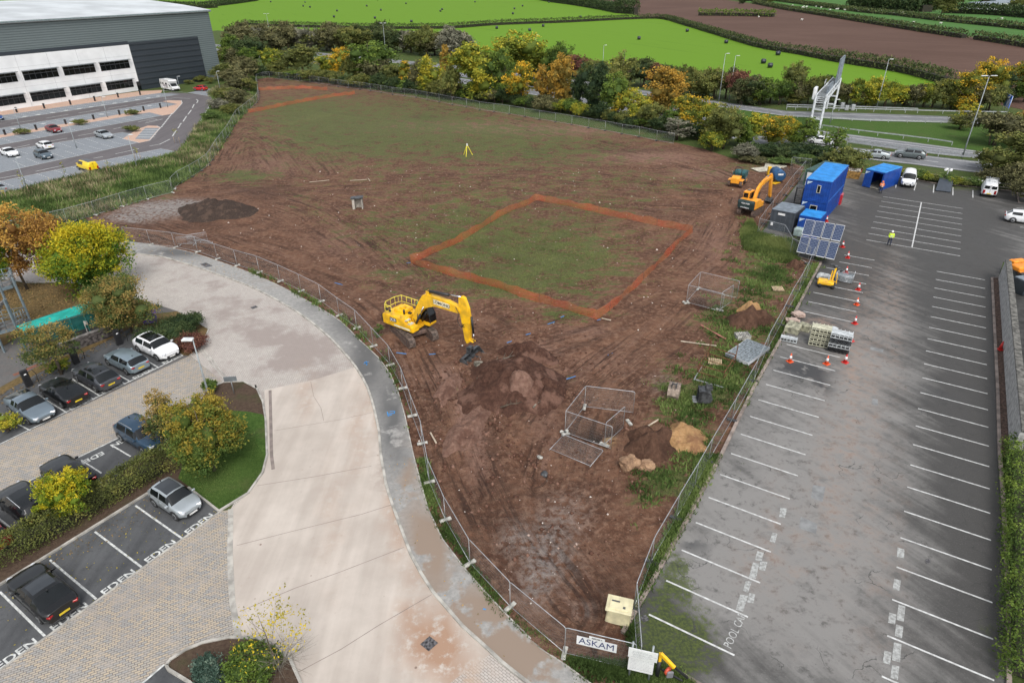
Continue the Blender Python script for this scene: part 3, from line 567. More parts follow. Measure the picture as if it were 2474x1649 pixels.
# ---- warehouse car park
surface('access_road', P('a', '-700,900 0,790 1180,636 1430,655 1480,668 1470,705 1335,915 1300,945 1230,1050 1000,1100 700,1170 400,1240 0,1340 -700,1490'), .004, M_lane)
za = lambda x, y: x*0
def blk(s, m=M_bayblk, z=.012): return surface('parking_bays' if m is M_bayblk else 'block_paving', P('a', s), z, m, attrs={'dk': za, 'earth': za})
for s in ('-700,905 0,797 1085,640 1240,650 1190,658 0,835 -700,948', '-700,990 0,885 1115,705 1225,718 1150,735 1020,755 0,930 -700,1040', '-700,1065 0,950 1030,775 1130,795 0,1000 -700,1120', '-700,1170 0,1045 850,912 930,925 850,960 945,985 745,1030 0,1190 -700,1330', '-700,1390 0,1250 1110,1025 1228,1050 1000,1100 700,1170 400,1240 0,1340 -700,1490', '1290,640 1440,612 1520,622 1450,662', '1478,668 1492,676 1350,920 1298,948 1335,915'): blk(s)
for s in ('-700,880 0,762 970,628 1120,622 1110,640 0,797 -700,905', '-700,1040 0,930 1020,755 1150,735 1225,718 1120,700 1160,692 1250,694 1256,712 1190,785 1120,797 1030,775 0,950 -700,1065', '845,957 950,890 1020,866 1080,868 1106,880 1030,970 960,985'): blk(s, M_peach, .016)
blk('930,958 1000,882 1098,882 1028,962', M_bayblk, .022)
mk = MB()
def wl(s, w=.13): strip(mk, P('a', s), w, .028)
for s in ('-700,948 0,835 1190,658', '-700,990 0,885 1115,705', '-700,1120 0,1000 1130,795', '-700,1170 0,1045 850,912', '-700,1330 0,1190 745,1030 945,985', '-700,1390 0,1250 1110,1025 1228,1050', '1190,785 1256,712 1250,694 1160,692', '1030,970 1106,880 1080,868', '845,957 960,985 1030,970', '1298,948 1335,915 1478,668 1300,640 1120,625'): wl(s, .16)
for s in ('75,852 242,828', '318,815 472,790', '542,780 682,757', '745,748 878,727', '940,717 1062,696', '350,973 465,953', '540,937 660,915', '780,890 900,866', '0,1042 205,998', '245,1182 432,1142', '0,1230 132,1205', '795,1062 958,1025', '645,1092 710,1080', '1125,685 1200,675 1310,680', '1030,1008 1100,995 1172,960', '1352,685 1365,695 1356,710', '1338,720 1326,745', '1318,760 1295,790', '1285,802 1262,838', '1250,850 1238,862', '1240,866 1226,884', '1214,900 1188,940', '1000,850 1120,822', '950,842 1060,818 1082,826 1010,838'): wl(s, .22)
for k in range(9): wl('%g,%g %g,%g' % (1185-k*8.5, 782+k*11, 1180-k*8.5, 790+k*11), .3)
for n, tl, bl in ((22, '0,797 1085,640', '105,822 1190,658'), (20, '0,887 1115,705', '90,916 1200,722'), (13, '0,950 1030,775', '100,984 1128,795'), (9, '0,1052 850,912', '95,1080 940,945'), (9, '90,1110 850,965', '180,1150 945,985'), (10, '0,1250 1110,1025', '100,1287 1225,1050')):
    a, b = P('a', tl); c, d = P('a', bl)
    for k in range(n):
        t = k/n; p, q = a.lerp(b, t), c.lerp(d, t); m_ = 7
        for j in range(m_): strip(mk, [p.lerp(q, j/m_), p.lerp(q, (j+.55)/m_)], .12, .0285)
for x, y in ((170, 804), (265, 790), (362, 777), (455, 763), (545, 750), (628, 738), (710, 725), (790, 712), (868, 700), (945, 688), (1020, 676), (1090, 664), (95, 887), (300, 852), (500, 822), (700, 788), (880, 758), (1030, 730)):
    c = W('a', x, y); mk.quad(*[c+Vector((dx*.5, dy*.5, .029)) for dx, dy in ((-1, -1), (1, -1), (1, 1), (-1, 1))])
for i in range(5):
    for j in range(4):
        c = W('a', 975+i*24-j*9, 895+j*17); strip(mk, [c, c+Vector((.7, 0, 0))], .3, .03)
o = mk.build('road_markings', M_white, None, False); o['kind'] = 'structure'
# ---- motorway
def ext(s, l=''): return P('D', l)+P('s', s)
up = ext('0,567 800,590 1650,622 2500,650', '300,88 640,112 1000,146 1300,180 1600,226'); lo = ext('0,618 830,664 1620,684 2500,712', '300,92 640,119 1000,154 1300,190 1600,238')
surface('slip_road', up+lo[::-1], .004, M_road)
up1 = ext('240,745 560,790 1200,870 1900,962 2500,1040', '300,98 640,122 1000,160 1300,200 1600,256 1720,282'); lo1 = ext('240,828 600,876 1100,938 1880,1025 2500,1095', '300,102 640,128 1000,168 1300,212 1600,272 1720,300'); surface('carriageway', up1+lo1[::-1], .004, M_road)
up2 = ext('240,880 610,925 1100,975 1850,1060 2500,1130', '300,103 640,130 1000,171 1300,216 1600,280 1720,309'); lo2 = ext('240,990 740,1040 1250,1095 1850,1172 2500,1255', '300,108 640,136 1000,182 1300,230 1600,297 1720,328'); surface('carriageway', up2+lo2[::-1], .004, M_road)
mk = MB()
def off(pth, f, g): return [a.lerp(b, f) for a, b in zip(pth, g)]
for a, b, fs in ((up, lo, (.3,)), (up1, lo1, (.12, .42)), (up2, lo2, (.12, .92))):
    for f in fs: strip(mk, off(a, f, b), .25, .012)
strip(mk, off(up, .93, lo), .3, .012)
pth = off(up2, .5, lo2)
for a, b in zip(pth, pth[1:]):
    L = (b-a).length; k = 0
    while k*9 < L: strip(mk, [a.lerp(b, k*9/L), a.lerp(b, min(1, (k*9+5)/L))], .2, .0125); k += 1
o = mk.build('road_markings', M_white, None, False); o['kind'] = 'structure'
surface('motorway_verge', lo+up1[::-1], -.02, M_verge)
surface('mulch_strip', P('h', '1700,350 1745,352 1775,800 1795,1100 1820,1540')+P('l', '1790,20 1760,10')+P('h', '1740,1100 1722,800'), .05, pm('bark_mulch', (.12, .075, .055), .9, 0, .3, 6., bmp=.5, world=True))
surface('yard', [W('h', 1800, 235), W('h', 2400, 320), W('l', 2600, 1500), W('l', 1830, 1500), W('h', 1850, 1560)], -.02, pm('dark_yard', (.05, .05, .048), .8, 0, .3, 1., world=True))
# ================================================================ OBJECTS: materials
K = dict(
 black=pm('black_plastic', (.02, .02, .022), .5), rubber=pm('tyre_rubber', (.018, .018, .018), .85), rim=pm('alloy_rim', (.35, .36, .37), .35, .7),
 galv=pm('galvanised_steel', (.50, .52, .54), .45, .55, .1, 3), glass=pm('dark_glass', (.008, .010, .011), .06, 0, .1, 1), white=pm('white_paint', (.72, .73, .73), .35, 0, .05, 1, coat=.4),
 yel=pm('machine_yellow', (.88, .50, .008), .42, 0, .07, 1.6, coat=.15, col2=(.62, .35, .02)), org=pm('machine_orange', (.85, .36, .03), .4, 0, .09, 1.2, coat=.2), mud=pm('muddy_steel', (.13, .085, .065), .8, .1, .35, 4, bmp=.5, col2=(.06, .045, .04)),
 steel=pm('dark_steel', (.10, .105, .11), .5, .5, .3, 3), chrome=pm('chrome_rod', (.75, .76, .78), .15, 1.), red=pm('red_lens', (.35, .01, .012), .25), amber=pm('amber_lens', (.8, .3, .02), .3),
 lamp=pm('headlight_lens', (.75, .77, .8), .15, .3), conc=pm('precast_concrete', (.42, .41, .37), .9, 0, .25, 3, bmp=.3), wood=pm('weathered_timber', (.36, .27, .18), .85, 0, .25, 4), woodg=pm('grey_timber', (.32, .30, .26), .9, 0, .25, 4),
 platey=pm('yellow_plate', (.75, .55, .03), .5), platew=pm('white_plate', (.7, .7, .68), .5), ink=pm('dark_lettering', (.02, .02, .03), .6), inkb=pm('navy_lettering', (.02, .03, .12), .6), inkw=pm('white_lettering', (.8, .8, .8), .6),
 blue=pm('cabin_blue', (.008, .06, .31), .45, 0, .12, 1.2, coat=.1), bluer=pm('cabin_roof_blue', (.03, .26, .62), .5, 0, .15, 1.2, col2=(.02, .2, .5)), slate=pm('container_slate', (.06, .07, .085), .5, 0, .1, 1.2), slater=pm('container_roof_grey', (.2, .235, .27), .55, 0, .15, 1.5),
 green=pm('container_green', (.06, .12, .1), .6, 0, .2, 1.5), redbox=pm('red_steel', (.42, .02, .03), .5), orange=pm('cone_orange', (.8, .11, .03), .5), conewh=pm('reflective_sleeve', (.8, .8, .8), .5),
 bark=pm('bark', (.11, .085, .06), .9, 0, .3, 3, bmp=.5), barkg=pm('pale_bark', (.22, .2, .16), .9, 0, .3, 3, bmp=.5), lampg=pm('lamp_post_grey', (.3, .33, .34), .5, .3, .1, 1), hedgecore=pm('core_shade', (.03, .028, .018), .95))
def paint(name, c, metal=.0): return pm('car_paint_'+name, c, .32, metal, .04, 1., coat=.35)
# ---------------------------------------------------------------- cars
PROF = {  # fraction of length, shoulder z, top z (both as fraction of height), in order nose -> tail ; c=cowl r=roof start b=roof end d=deck
 'saloon': dict(nose=.42, bon=.62, cowl=.30, rs=.44, re=.72, deck=.90, dz=.74, sh=.64), 'coupe': dict(nose=.42, bon=.60, cowl=.31, rs=.46, re=.68, deck=.95, dz=.72, sh=.64),
 'hatch': dict(nose=.44, bon=.63, cowl=.24, rs=.40, re=.86, deck=.975, dz=.66, sh=.62), 'estate': dict(nose=.42, bon=.62, cowl=.27, rs=.41, re=.88, deck=.98, dz=.66, sh=.63),
 'suv': dict(nose=.48, bon=.64, cowl=.25, rs=.38, re=.84, deck=.97, dz=.64, sh=.62), 'van': dict(nose=.42, bon=.56, cowl=.15, rs=.28, re=.985, deck=.997, dz=.6, sh=.55), 'camper': dict(nose=.34, bon=.44, cowl=.12, rs=.24, re=.985, deck=.997, dz=.6, sh=.5)}
def carbody(kind, L, Wd, H, roofglass=False, nowin=None):
    p = PROF[kind]; xs = [0, .012, .04, .09, .15, p['cowl']*.75, p['cowl'], (p['cowl']+p['rs'])/2, p['rs'], p['rs']+.03]
    mid = p['rs']+(p['re']-p['rs'])*.45; xs += [mid-.012, mid+.012, (mid+p['re'])/2-.01, p['re']-.05, p['re']-.02, p['re'], (p['re']+p['deck'])/2, p['deck']]
    if p['deck'] < .95: xs += [(p['deck']+1)/2]
    xs += [.99, 1.]; xs = sorted(set(round(x, 4) for x in xs))
    def shz(x): return np.interp(x, [0, .03, .12, p['cowl'], .6, p['deck'], 1], [p['nose'], p['nose']+.08, p['bon']-.03, p['sh']-.01, p['sh']+.02, min(p['dz'], p['sh']+.05), min(p['dz'], p['sh']+.05)-.06])
    def tz(x): return np.interp(x, [0, .03, .12, p['cowl'], p['rs'], p['rs']+.1, (p['rs']+p['re'])/2, p['re'], p['deck'], 1], [p['nose']+.02, p['nose']+.12, p['bon'], p['bon']+.06, .955, .99, 1., .955, p['dz']+.02, p['dz']-.03])
    def hw(x): return np.interp(x, [0, .02, .08, .2, .8, .95, .985, 1], [.66, .80, .93, 1, 1, .95, .86, .76])
    V = []; nj = 9
    for x in xs:
        w_ = hw(x)*Wd/2; s = shz(x)*H; t = max(tz(x)*H, s+.03); g = max(0, min(1, (t-s)/(.3*H))); wt = w_*(.9-.17*g)
        zb = .17*H if .05 < x < .95 else .24*H
        sec = [(0, zb), (w_*.9, zb), (w_*.99, zb+.08*H), (w_, s*.72), (w_*.965, s), (w_*.965+(wt-w_*.965)*.12, s+(t-s)*.13), (wt+(w_-wt)*.06, t-(t-s)*.17), (wt*.82, t-.012), (0, t+.02*H)]
        V.append([(x*L, y, z) for y, z in sec])
    B, G_, Rf = MB(), MB(), MB()
    for side in (1, -1):
        for i in range(len(xs)-1):
            xm = (xs[i]+xs[i+1])/2
            for j in range(nj-1):
                q = [V[i][j], V[i+1][j], V[i+1][j+1], V[i][j+1]]; q = [(L/2-a, b*side, c) for a, b, c in q]
                if side < 0: q = q[::-1]
                tgt = B
                if j == 5 and p['rs']-.045 < xm < p['re']+.0 and not (mid-.0121 < xm < mid+.0121):
                    if not (kind in ('van', 'camper') and xm > (nowin or .45)): tgt = G_
                if j in (6, 7) and p['cowl'] < xm < p['rs']: tgt = G_
                if j in (6, 7) and p['re'] < xm < p['deck'] and kind not in ('van', 'camper'): tgt = G_
                if roofglass and j == 7 and p['rs']+.03 < xm < p['re']-.05: tgt = Rf
                tgt.add(q, [(0, 1, 2, 3)], True)
    ends = MB()
    for idx, flip in ((0, 0), (-1, 1)):
        pts = [(L/2-a, b, c) for a, b, c in V[idx]]+[(L/2-a, -b, c) for a, b, c in V[idx][::-1]]
        B.add(pts, [tuple(range(len(pts)))])
    for m in (B, G_, Rf): pass
    def weld(m, nm):
        me = m.mesh(nm, False); bm = bmesh.new(); bm.from_mesh(me); bmesh.ops.remove_doubles(bm, verts=bm.verts, dist=.002); bmesh.ops.recalc_face_normals(bm, faces=bm.faces); bm.to_mesh(me); bm.free(); return me
    return weld(B, 'body'), weld(G_, 'windows'), (weld(Rf, 'sunroof') if roofglass else None), p, hw, shz, tz
def wheel_mb(r, w_):
    t = MB(); t.tube([(0, -w_/2, 0), (0, -w_/2+.03, 0), (0, w_/2-.03, 0), (0, w_/2, 0)], [r*.93, r, r, r*.93], 20)
    k = MB(); k.cyl((0, w_/2-.005, 0), (0, w_/2+.008, 0), r*.66, r*.62, 18)
    d = MB(); d.cyl((0, w_/2+.006, 0), (0, w_/2+.014, 0), r*.3, r*.26, 10)
    return t, k, d
def car(name, label, cat, c, ang, kind, col, L=4.4, Wd=1.8, H=1.45, roof=None, roofglass=False, plate='yw', group='parked cars', nowin=None, rails=False, far=False, z=0.):
    """c ground centre, ang heading of the nose"""
    root = empty(name, (c[0], c[1], z), ang, label, cat, group)
    b, g, rf, p, hw, shz, tz = carbody(kind, L, Wd, H, roofglass or roof is not None, nowin)
    bo = mobj('body', b, col, root); mobj('windows', g, K['glass'], root)
    if rf: mobj('roof_panel', rf, roof or K['glass'], root)
    r = .23*H if kind != 'van' else .17*H; r = max(.29, min(.36, r)); fx, rx = L/2-.19*L, -L/2+.2*L
    tw = wheel_mb(r, .2)
    tm, km, dm = tw[0].mesh('tyre'), tw[1].mesh('rim'), tw[2].mesh('wheel_boss')
    tm.materials.append(K['rubber']); km.materials.append(K['rim']); dm.materials.append(K['black'])
    am = MB(); n = 14; R_ = r*1.17; pts = [(math.cos(math.pi*(i/n)*1.12-.19)*R_, math.sin(math.pi*(i/n)*1.12-.19)*R_) for i in range(n+1)]
    am.prism(pts, -.03, .012); ame = am.mesh('wheel_arch'); ame.materials.append(K['black'])
    for x in (fx, rx):
        for s in (1, -1):
            wy = hw((L/2-x)/L)*Wd/2
            wh = empty('wheel', (x, s*(wy-.085), r), 0 if s > 0 else math.pi); wh.parent = root
            for nm, me in (('tyre', tm), ('rim', km)): q = mobj(nm, me); q.parent = wh
            q = mobj('wheel_boss', dm); q.parent = wh
            a_ = mobj('wheel_arch', ame); a_.parent = root; a_.location = (x, s*(wy-.002), r); a_.rotation_euler = (0, 0, 0 if s > 0 else math.pi)
    zl = (p['nose']+.02)*H; zr = (shz(.99)-.05)*H if kind not in ('van', 'camper') else .42*H
    for s in (1, -1):
        m = MB(); m.box((L/2-.10, s*hw(.02)*Wd*.385, zl), (.26, Wd*.17, .1*H), rz=-s*.5, bev=.03); m.build('headlight', K['lamp'], root)
        m = MB(); m.box((-L/2+.07, s*hw(.99)*Wd*.37, zr), (.2, Wd*.2, .09*H if kind not in ('van', 'camper') else .25*H), rz=s*.45, bev=.025); m.build('tail_light', K['red'], root)
        m = MB(); mx = L/2-p['cowl']*L-.25; m.box((mx, s*(Wd/2+.07), .66*H), (.12, .2, .13), bev=.03); m.build('mirror', col if not far else K['black'], root)
    m = MB(); m.box((L/2-.005, 0, .26*H), (.06, Wd*.5, .14*H), bev=.02); m.build('grille', K['black'], root)
    m = MB(); m.box((L/2+.03, 0, .27*H), (.02, .5, .11)); m.build('number_plate', K['platew'], root)
    m = MB(); m.box((-L/2-.015, 0, .42*H if kind not in ('van', 'camper') else .3*H), (.02, .5, .11)); m.build('number_plate', K['platey'], root)
    m = MB(); m.box((-L/2+.02, 0, .22*H), (.08, Wd*.78, .08*H), bev=.02); m.build('bumper', K['black'], root)
    if group in ('cars on the charging bays', 'cars backed onto the hedge', 'cars in the reserved bays'):
        xm_ = L/2-(p['rs']+(p['re']-p['rs'])*.45)*L
        for s in (1, -1):
            for dx in (.98, 0., -.9):
                m = MB(); m.bar((xm_+dx, s*(Wd/2-.002), .2*H), (xm_+dx, s*(Wd/2-.012), (p['sh']-.02)*H), .014, .012); m.build('door_seam', K['black'], root)
            for dx in (.2, -.72): m = MB(); m.box((xm_+dx, s*(Wd/2-.004), (p['sh']-.07)*H), (.16, .03, .03), bev=.008); m.build('door_handle', col, root)
            m = MB(); m.box((0, s*(Wd/2-.03), .185*H), (L*.52, .07, .06), bev=.02); m.build('sill', K['black'], root)
        m = MB(); m.tube([(xm_-.75, 0, 1.0*H), (xm_-.85, 0, 1.045*H)], [.05, .02], 6); m.build('aerial', K['black'], root)
    if rails:
        m = MB()
        for s in (1, -1): m.tube([(L/2-(p['rs']+.05)*L, s*Wd*.36, H*.99), (0, s*Wd*.36, H*1.03), (L/2-(p['re']-.05)*L, s*Wd*.36, H*1.0)], .02, 6)
        m.build('roof_rails', K['galv'], root)
    if kind == 'van':
        m = MB(); m.box((-L/2+.0, 0, .57*H), (.035, .02, H*.72)); m.build('door_seam', K['black'], root)
    return root
def hd(v): return math.atan2(v.y, v.x)
P_black = paint('black', (.004, .0045, .005)); P_white = paint('white', (.75, .76, .77)); P_silver = paint('silver', (.42, .46, .48), .5); P_bgrey = paint('blue_grey', (.20, .25, .29), .5)
P_dgrey = paint('dark_grey', (.07, .075, .085), .4); P_navy = paint('navy', (.03, .065, .11), .3); P_red = paint('red', (.45, .012, .018)); P_maroon = paint('maroon', (.22, .015, .022), .2); P_yel = paint('yellow', (.8, .56, .01)); P_grn = paint('grey_green', (.13, .155, .16), .4)
dE = hd(W('e', 1095, 965)-W('e', 1040, 930)); dI = hd(W('i', 665, 990)-W('i', 345, 720)); dI = (dI+hd(W('i', 978, 770)-W('i', 655, 525)))/2
G1, G2, G3 = 'cars on the charging bays', 'cars backed onto the hedge', 'cars in the reserved bays'
car('electric_car', 'white electric crossover with black glass roof beside the clipped bushes', 'car', W('e', 1090, 858), dI, 'suv', P_white, 4.5, 1.85, 1.5, roofglass=True, group=G1)
car('estate_car', 'silver blue estate car parked between the white crossover and the dark grey one', 'car', W('e', 884, 950), dI+math.pi, 'estate', paint('steel_blue', (.26, .33, .37), .5), 4.4, 1.78, 1.38, group=G1)
car('electric_car', 'dark grey crossover with shiny glass roof and yellow rear plate', 'car', W('e', 680, 1062), dI+math.pi, 'suv', P_dgrey, 4.5, 1.85, 1.46, roofglass=True, group=G1)
car('sports_saloon', 'low glossy black electric saloon, rear towards the lane', 'car', W('e', 452, 1165), dI+math.pi, 'coupe', P_black, 4.6, 1.85, 1.32, roofglass=True, group=G1)
car('saloon_car', 'metallic grey fastback saloon with large black grille facing the lane', 'car', W('e', 228, 1272), dI, 'coupe', P_bgrey, 4.5, 1.82, 1.36, group=G1)
car('family_suv', 'navy blue tall car half hidden by the orange leaved shrub', 'car', W('e', 1000, 1470), dI, 'suv', P_navy, 4.5, 1.85, 1.58, group=G2, rails=True)
car('saloon_car', 'black car mostly hidden behind the small golden tree', 'car', W('i', 490, 170), dI+math.pi, 'saloon', P_black, 4.4, 1.8, 1.4, group=G2)
car('estate_car', 'black estate car with silver roof rails next to the hedge', 'car', W('i', 205, 375), dI+math.pi*0, 'estate', P_black, 4.6, 1.85, 1.5, roofglass=True, rails=True, group=G2).rotation_euler[2] = dI+math.pi
car('hatchback_car', 'dark red car cut off by the left edge of the photo', 'car', W('i', -90, 580), dI+math.pi, 'hatch', P_maroon, 4.0, 1.75, 1.4, group=G2)
car('saloon_car', 'black four-door coupe with red tail lights and yellow rear plate', 'car', W('i', 318, 985), dI+math.pi, 'saloon', P_black, 4.55, 1.8, 1.34, roof=paint('dark_roof', (.035, .04, .046)), group=G3)
car('city_car', 'small silver city car with dark roof beside the grass verge', 'car', W('i', 1226, 345), dI, 'hatch', P_silver, 3.45, 1.62, 1.42, roof=paint('dark_roof', (.035, .04, .046)), group=G3)
dA = hd(W('a', 745, 1030)-W('a', 545, 975)); GA = 'cars in the warehouse car park'
car('saloon_car', 'maroon saloon between the planting islands', 'car', W('a', 376, 908), dA, 'saloon', P_maroon, 4.6, 1.82, 1.45, group=GA)
car('saloon_car', 'silver saloon alone in the bays below the triangular island', 'car', W('a', 720, 948), dA, 'saloon', P_silver, 4.8, 1.86, 1.46, group=GA)
car('saloon_car', 'white car parked nose to nose with the grey hatchback', 'car', W('a', 316, 1022), dA+math.pi, 'hatch', P_white, 4.4, 1.8, 1.42, group=GA)
car('saloon_car', 'white saloon nearest the left edge of the photo', 'car', W('a', 72, 1072), dA, 'saloon', P_white, 4.6, 1.82, 1.42, group=GA)
car('hatchback_car', 'dark blue grey hatchback in front of the white car', 'car', W('a', 305, 1088), dA, 'hatch', paint('slate', (.10, .14, .17), .4), 4.3, 1.8, 1.48, group=GA)
car('saloon_car', 'blue car cut off by the left edge beside the warehouse bays', 'car', W('a', -20, 825), dA, 'saloon', paint('blue', (.02, .06, .2)), 4.4, 1.8, 1.4, group=GA)
car('saloon_car', 'silver car with red tail lights at the lower left of the far car park', 'car', W('a', -15, 1325), dA+math.pi, 'saloon', P_silver, 4.4, 1.8, 1.4, group=GA)
v = car('camper_van', 'yellow and black panel van with roof rack and sloping tail', 'van', W('a', 612, 1172), dA+math.pi, 'van', P_yel, 4.7, 1.85, 1.75, roof=pm('van_roof', (.1, .11, .12), .6), nowin=.5, group=GA)
m = MB(); m.box((0, 0, .42), (4.5, 1.87, .22), bev=.03); m.build('lower_trim', K['black'], v)
car('hatchback_car', 'bright red small car next to the motorhome', 'car', W('a', 1385, 625), dA+math.pi+.35, 'hatch', P_red, 3.9, 1.75, 1.5, group=GA)
# motorhome
def motorhome(c, a):
    r = empty('motorhome', (c.x, c.y, 0), a, 'white motorhome parked across the bays by the dark cladding', 'motorhome')
    L = 6.8; m = MB(); m.prism([(L/2-2.3, .5), (-L/2, .5), (-L/2, 2.75), (-L/2+.15, 2.9), (L/2-1.6, 2.9), (L/2-1.15, 2.6), (L/2-1.5, 1.9), (L/2-2.3, 1.9)], -1.12, 1.12); m.build('coachwork', K['white'], r)
    m = MB(); m.prism([(L/2-2.4, .4), (L/2, .4), (L/2, .95), (L/2-.75, 1.25), (L/2-1.55, 2.05), (L/2-2.4, 2.1)], -1., 1.); m.build('cab', K['white'], r)
    m = MB(); m.quad((L/2-.73, -.88, 1.28), (L/2-.73, .88, 1.28), (L/2-1.5, .84, 2.02), (L/2-1.5, -.84, 2.02)); m.build('windscreen', K['glass'], r)
    for s in (1, -1):
        m = MB(); m.prism([(L/2-1., 1.25), (L/2-1.9, 1.25), (L/2-1.9, 1.9), (L/2-1.62, 1.9)], s*1.005, s*1.012); m.build('side_window', K['glass'], r)
        for x, w_ in ((.2, 1.0), (-1.6, .7), (-2.8, .5)): m = MB(); m.box((x, s*1.125, 1.85), (w_, .02, .55), bev=.008); m.build('side_window', K['glass'], r)
        m = MB(); m.box((-.4, s*1.13, 1.25), (2.6, .012, .9)); m.build('side_graphic', pm('grey_graphic', (.35, .33, .35), .5), r)
        m = MB(); m.box((L/2-.06, s*.7, .85), (.12, .35, .22), bev=.03); m.build('headlight', K['lamp'], r)
        for x in (L/2-1.05, -1.7):
            t, k, d = wheel_mb(.34, .22); wq = t.build('wheel', K['rubber'], r); wq.location = (x, s*.93, .34); wq.rotation_euler = (0, 0, 0 if s > 0 else math.pi); k.build('rim', K['rim'], wq)
    m = MB(); m.box((-.3, 0, 2.93), (.9, .8, .1), bev=.03); m.box((-2., 0, 2.93), (.5, .5, .08), bev=.03); m.build('roof_vents', K['platew'], r)
    m = MB(); m.box((L/2+.02, 0, .5), (.1, 1.7, .25), bev=.04); m.build('bumper', K['black'], r)
motorhome(W('a', 1180, 622), dA-.05)
GM = 'vehicles driving on the motorway'; dM = hd(W('s', 740, 1040)-W('s', 1250, 1095))
car('silver_car', 'silver coupe driving left on the nearer motorway lane', 'car', W('s', 868, 1028), dM, 'coupe', P_silver, 4.8, 1.85, 1.42, group=GM)
car('grey_suv', 'dark grey green crossover following the silver coupe', 'car', W('s', 1217, 1030), dM, 'suv', P_grn, 4.7, 1.88, 1.6, group=GM)
car('white_car', 'white car half hidden by the sapling beside the gantry leg', 'car', W('s', 335, 893), dM, 'hatch', P_white, 4.6, 1.85, 1.5, group=GM)
dV = hd(W('d', 1037, 1295)-W('d', 1050, 1240)); GV = 'vans in the top row of the car park'
car('panel_van', 'white panel van facing the camera beside the blue cabin', 'van', W('d', 1118, 1268), dV, 'van', P_white, 5.0, 1.95, 1.95, nowin=.36, group=GV)
v = car('panel_van', 'white van with roof rack seen from behind', 'van', W('d', 1672, 1332), dV+math.pi-.05, 'van', P_white, 5.0, 1.95, 1.95, nowin=.36, group=GV)
m = MB(); 
for x in (-1.2, 0, 1.): m.bar((x, -.8, 2.02), (x, .8, 2.02), .05)
m.tube([(-1.4, .3, 2.08), (1.2, .3, 2.08)], .05, 8); m.build('roof_rack', K['galv'], v)
for s in (1, -1): m = MB(); m.box((-2.505, s*.42, 1.45), (.012, .62, .42)); m.build('rear_window', K['glass'], v)
car('estate_car', 'white car at the right edge of the car park', 'car', W('d', 1925, 1535), dV+math.pi/2-.05, 'hatch', P_white, 4.5, 1.85, 1.5, group=GV)
# ---------------------------------------------------------------- temporary fence panels
def m_mesh(name, col, dens, px=.06, pz=.25):
    m, nt, b = newmat(name); s = N(nt, 'SeparateXYZ', 0, None, Vector=obc(nt)); sn = s.node
    fx = mth(nt, 'LESS_THAN', mth(nt, 'FRACT', mth(nt, 'DIVIDE', sn.outputs[0], px)), dens); fz = mth(nt, 'LESS_THAN', mth(nt, 'FRACT', mth(nt, 'DIVIDE', sn.outputs[2], pz)), dens*px/pz)
    a = mth(nt, 'MAXIMUM', fx, fz); nt.links.new(a, b.inputs['Alpha']); b.inputs['Base Color'].default_value = c4(col); b.inputs['Roughness'].default_value = .5; b.inputs['Metallic'].default_value = .4
    return m
M_wire = m_mesh('welded_wire', (.36, .40, .40), .075)
PL = 3.6; PH = 1.93
def _panel():
    f = MB(); rr = .12; z0 = .12
    arc = lambda cx, cz, a0: [(cx+rr*math.cos(a), 0, cz+rr*math.sin(a)) for a in (a0, a0-.5, a0-1.05, a0-math.pi/2)]
    f.tube([(0, 0, .02), (0, 0, PH-rr)]+arc(rr, PH-rr, math.pi)+arc(PL-rr, PH-rr, math.pi/2)+[(PL, 0, .02)], .021, 6); f.tube([(0, 0, z0), (PL, 0, z0)], .016, 6)
    w_ = MB(); w_.quad((.03, 0, z0), (PL-.03, 0, z0), (PL-.03, 0, PH-.02), (.03, 0, PH-.02))
    b = MB(); b.box((0, 0, .07), (.22, .72, .13), bev=.02)
    for y in (-.22, .22): b.box((0, y, .137), (.1, .12, .006))
    fm = f.mesh('frame'); fm.materials.append(K['galv']); wm = w_.mesh('wire_mesh'); wm.materials.append(M_wire); bm_ = b.mesh('foot'); bm_.materials.append(K['conc'])
    return fm, wm, bm_
PFM, PWM, PBM = _panel()
PBK = PBM.copy(); PBK.materials[0] = pm('rubber_block', (.05, .05, .052), .9)
def zg(p): return float(zsite(np.array([p.x]), np.array([p.y]))[0]) if inpoly(np.array([p.x]), np.array([p.y]), _site)[0] else 0.
def panel(a, b, label, group, foot=1, h=1., tilt=0., zoff=None):
    a = Vector((a.x, a.y, 0)); b = Vector((b.x, b.y, 0)); d = b-a; L = d.length
    z = zoff if zoff is not None else 0.02
    r = empty('wire_fence', (a.x, a.y, z), math.atan2(d.y, d.x), label, 'fence', group); r.scale = (L/PL, 1, h)
    if tilt: r.rotation_euler = (tilt, 0, math.atan2(d.y, d.x))
    for nm, me in (('frame', PFM), ('wire_mesh', PWM)): mobj(nm, me).parent = r
    if foot: q = mobj('foot', PBM if foot == 1 else PBK); q.parent = r; q.scale = (PL/L, 1, 1)
    return r
def run(pts, lab, group, foot=1, n0=1):
    for i, (a, b) in enumerate(zip(pts, pts[1:])): panel(a, b, lab % ordn(i+n0), group, foot)
def cut(pts, L=3.55):
    s = smoothpath(pts, .5); out = [s[0]]; acc = 0
    for a, b in zip(s, s[1:]):
        acc += (b-a).length
        if acc >= L: out.append(b); acc = 0
    return out
run(P('b', '62,560 100,545 150,540 215,548 280,552 355,560 425,570 490,578 558,590 622,600 692,608 770,618 842,628 917,640 995,655 1077,665 1157,675 1233,690 1317,705 1407,725 1505,740 1595,760 1693,773')+P('c', '88,788 193,807 295,825 405,843 517,862 632,883 747,902 862,925 980,945 1100,972 1218,993'),
    '%s panel from the left in the wire fence along the tree belt', 'fence panels along the tree belt', 2)
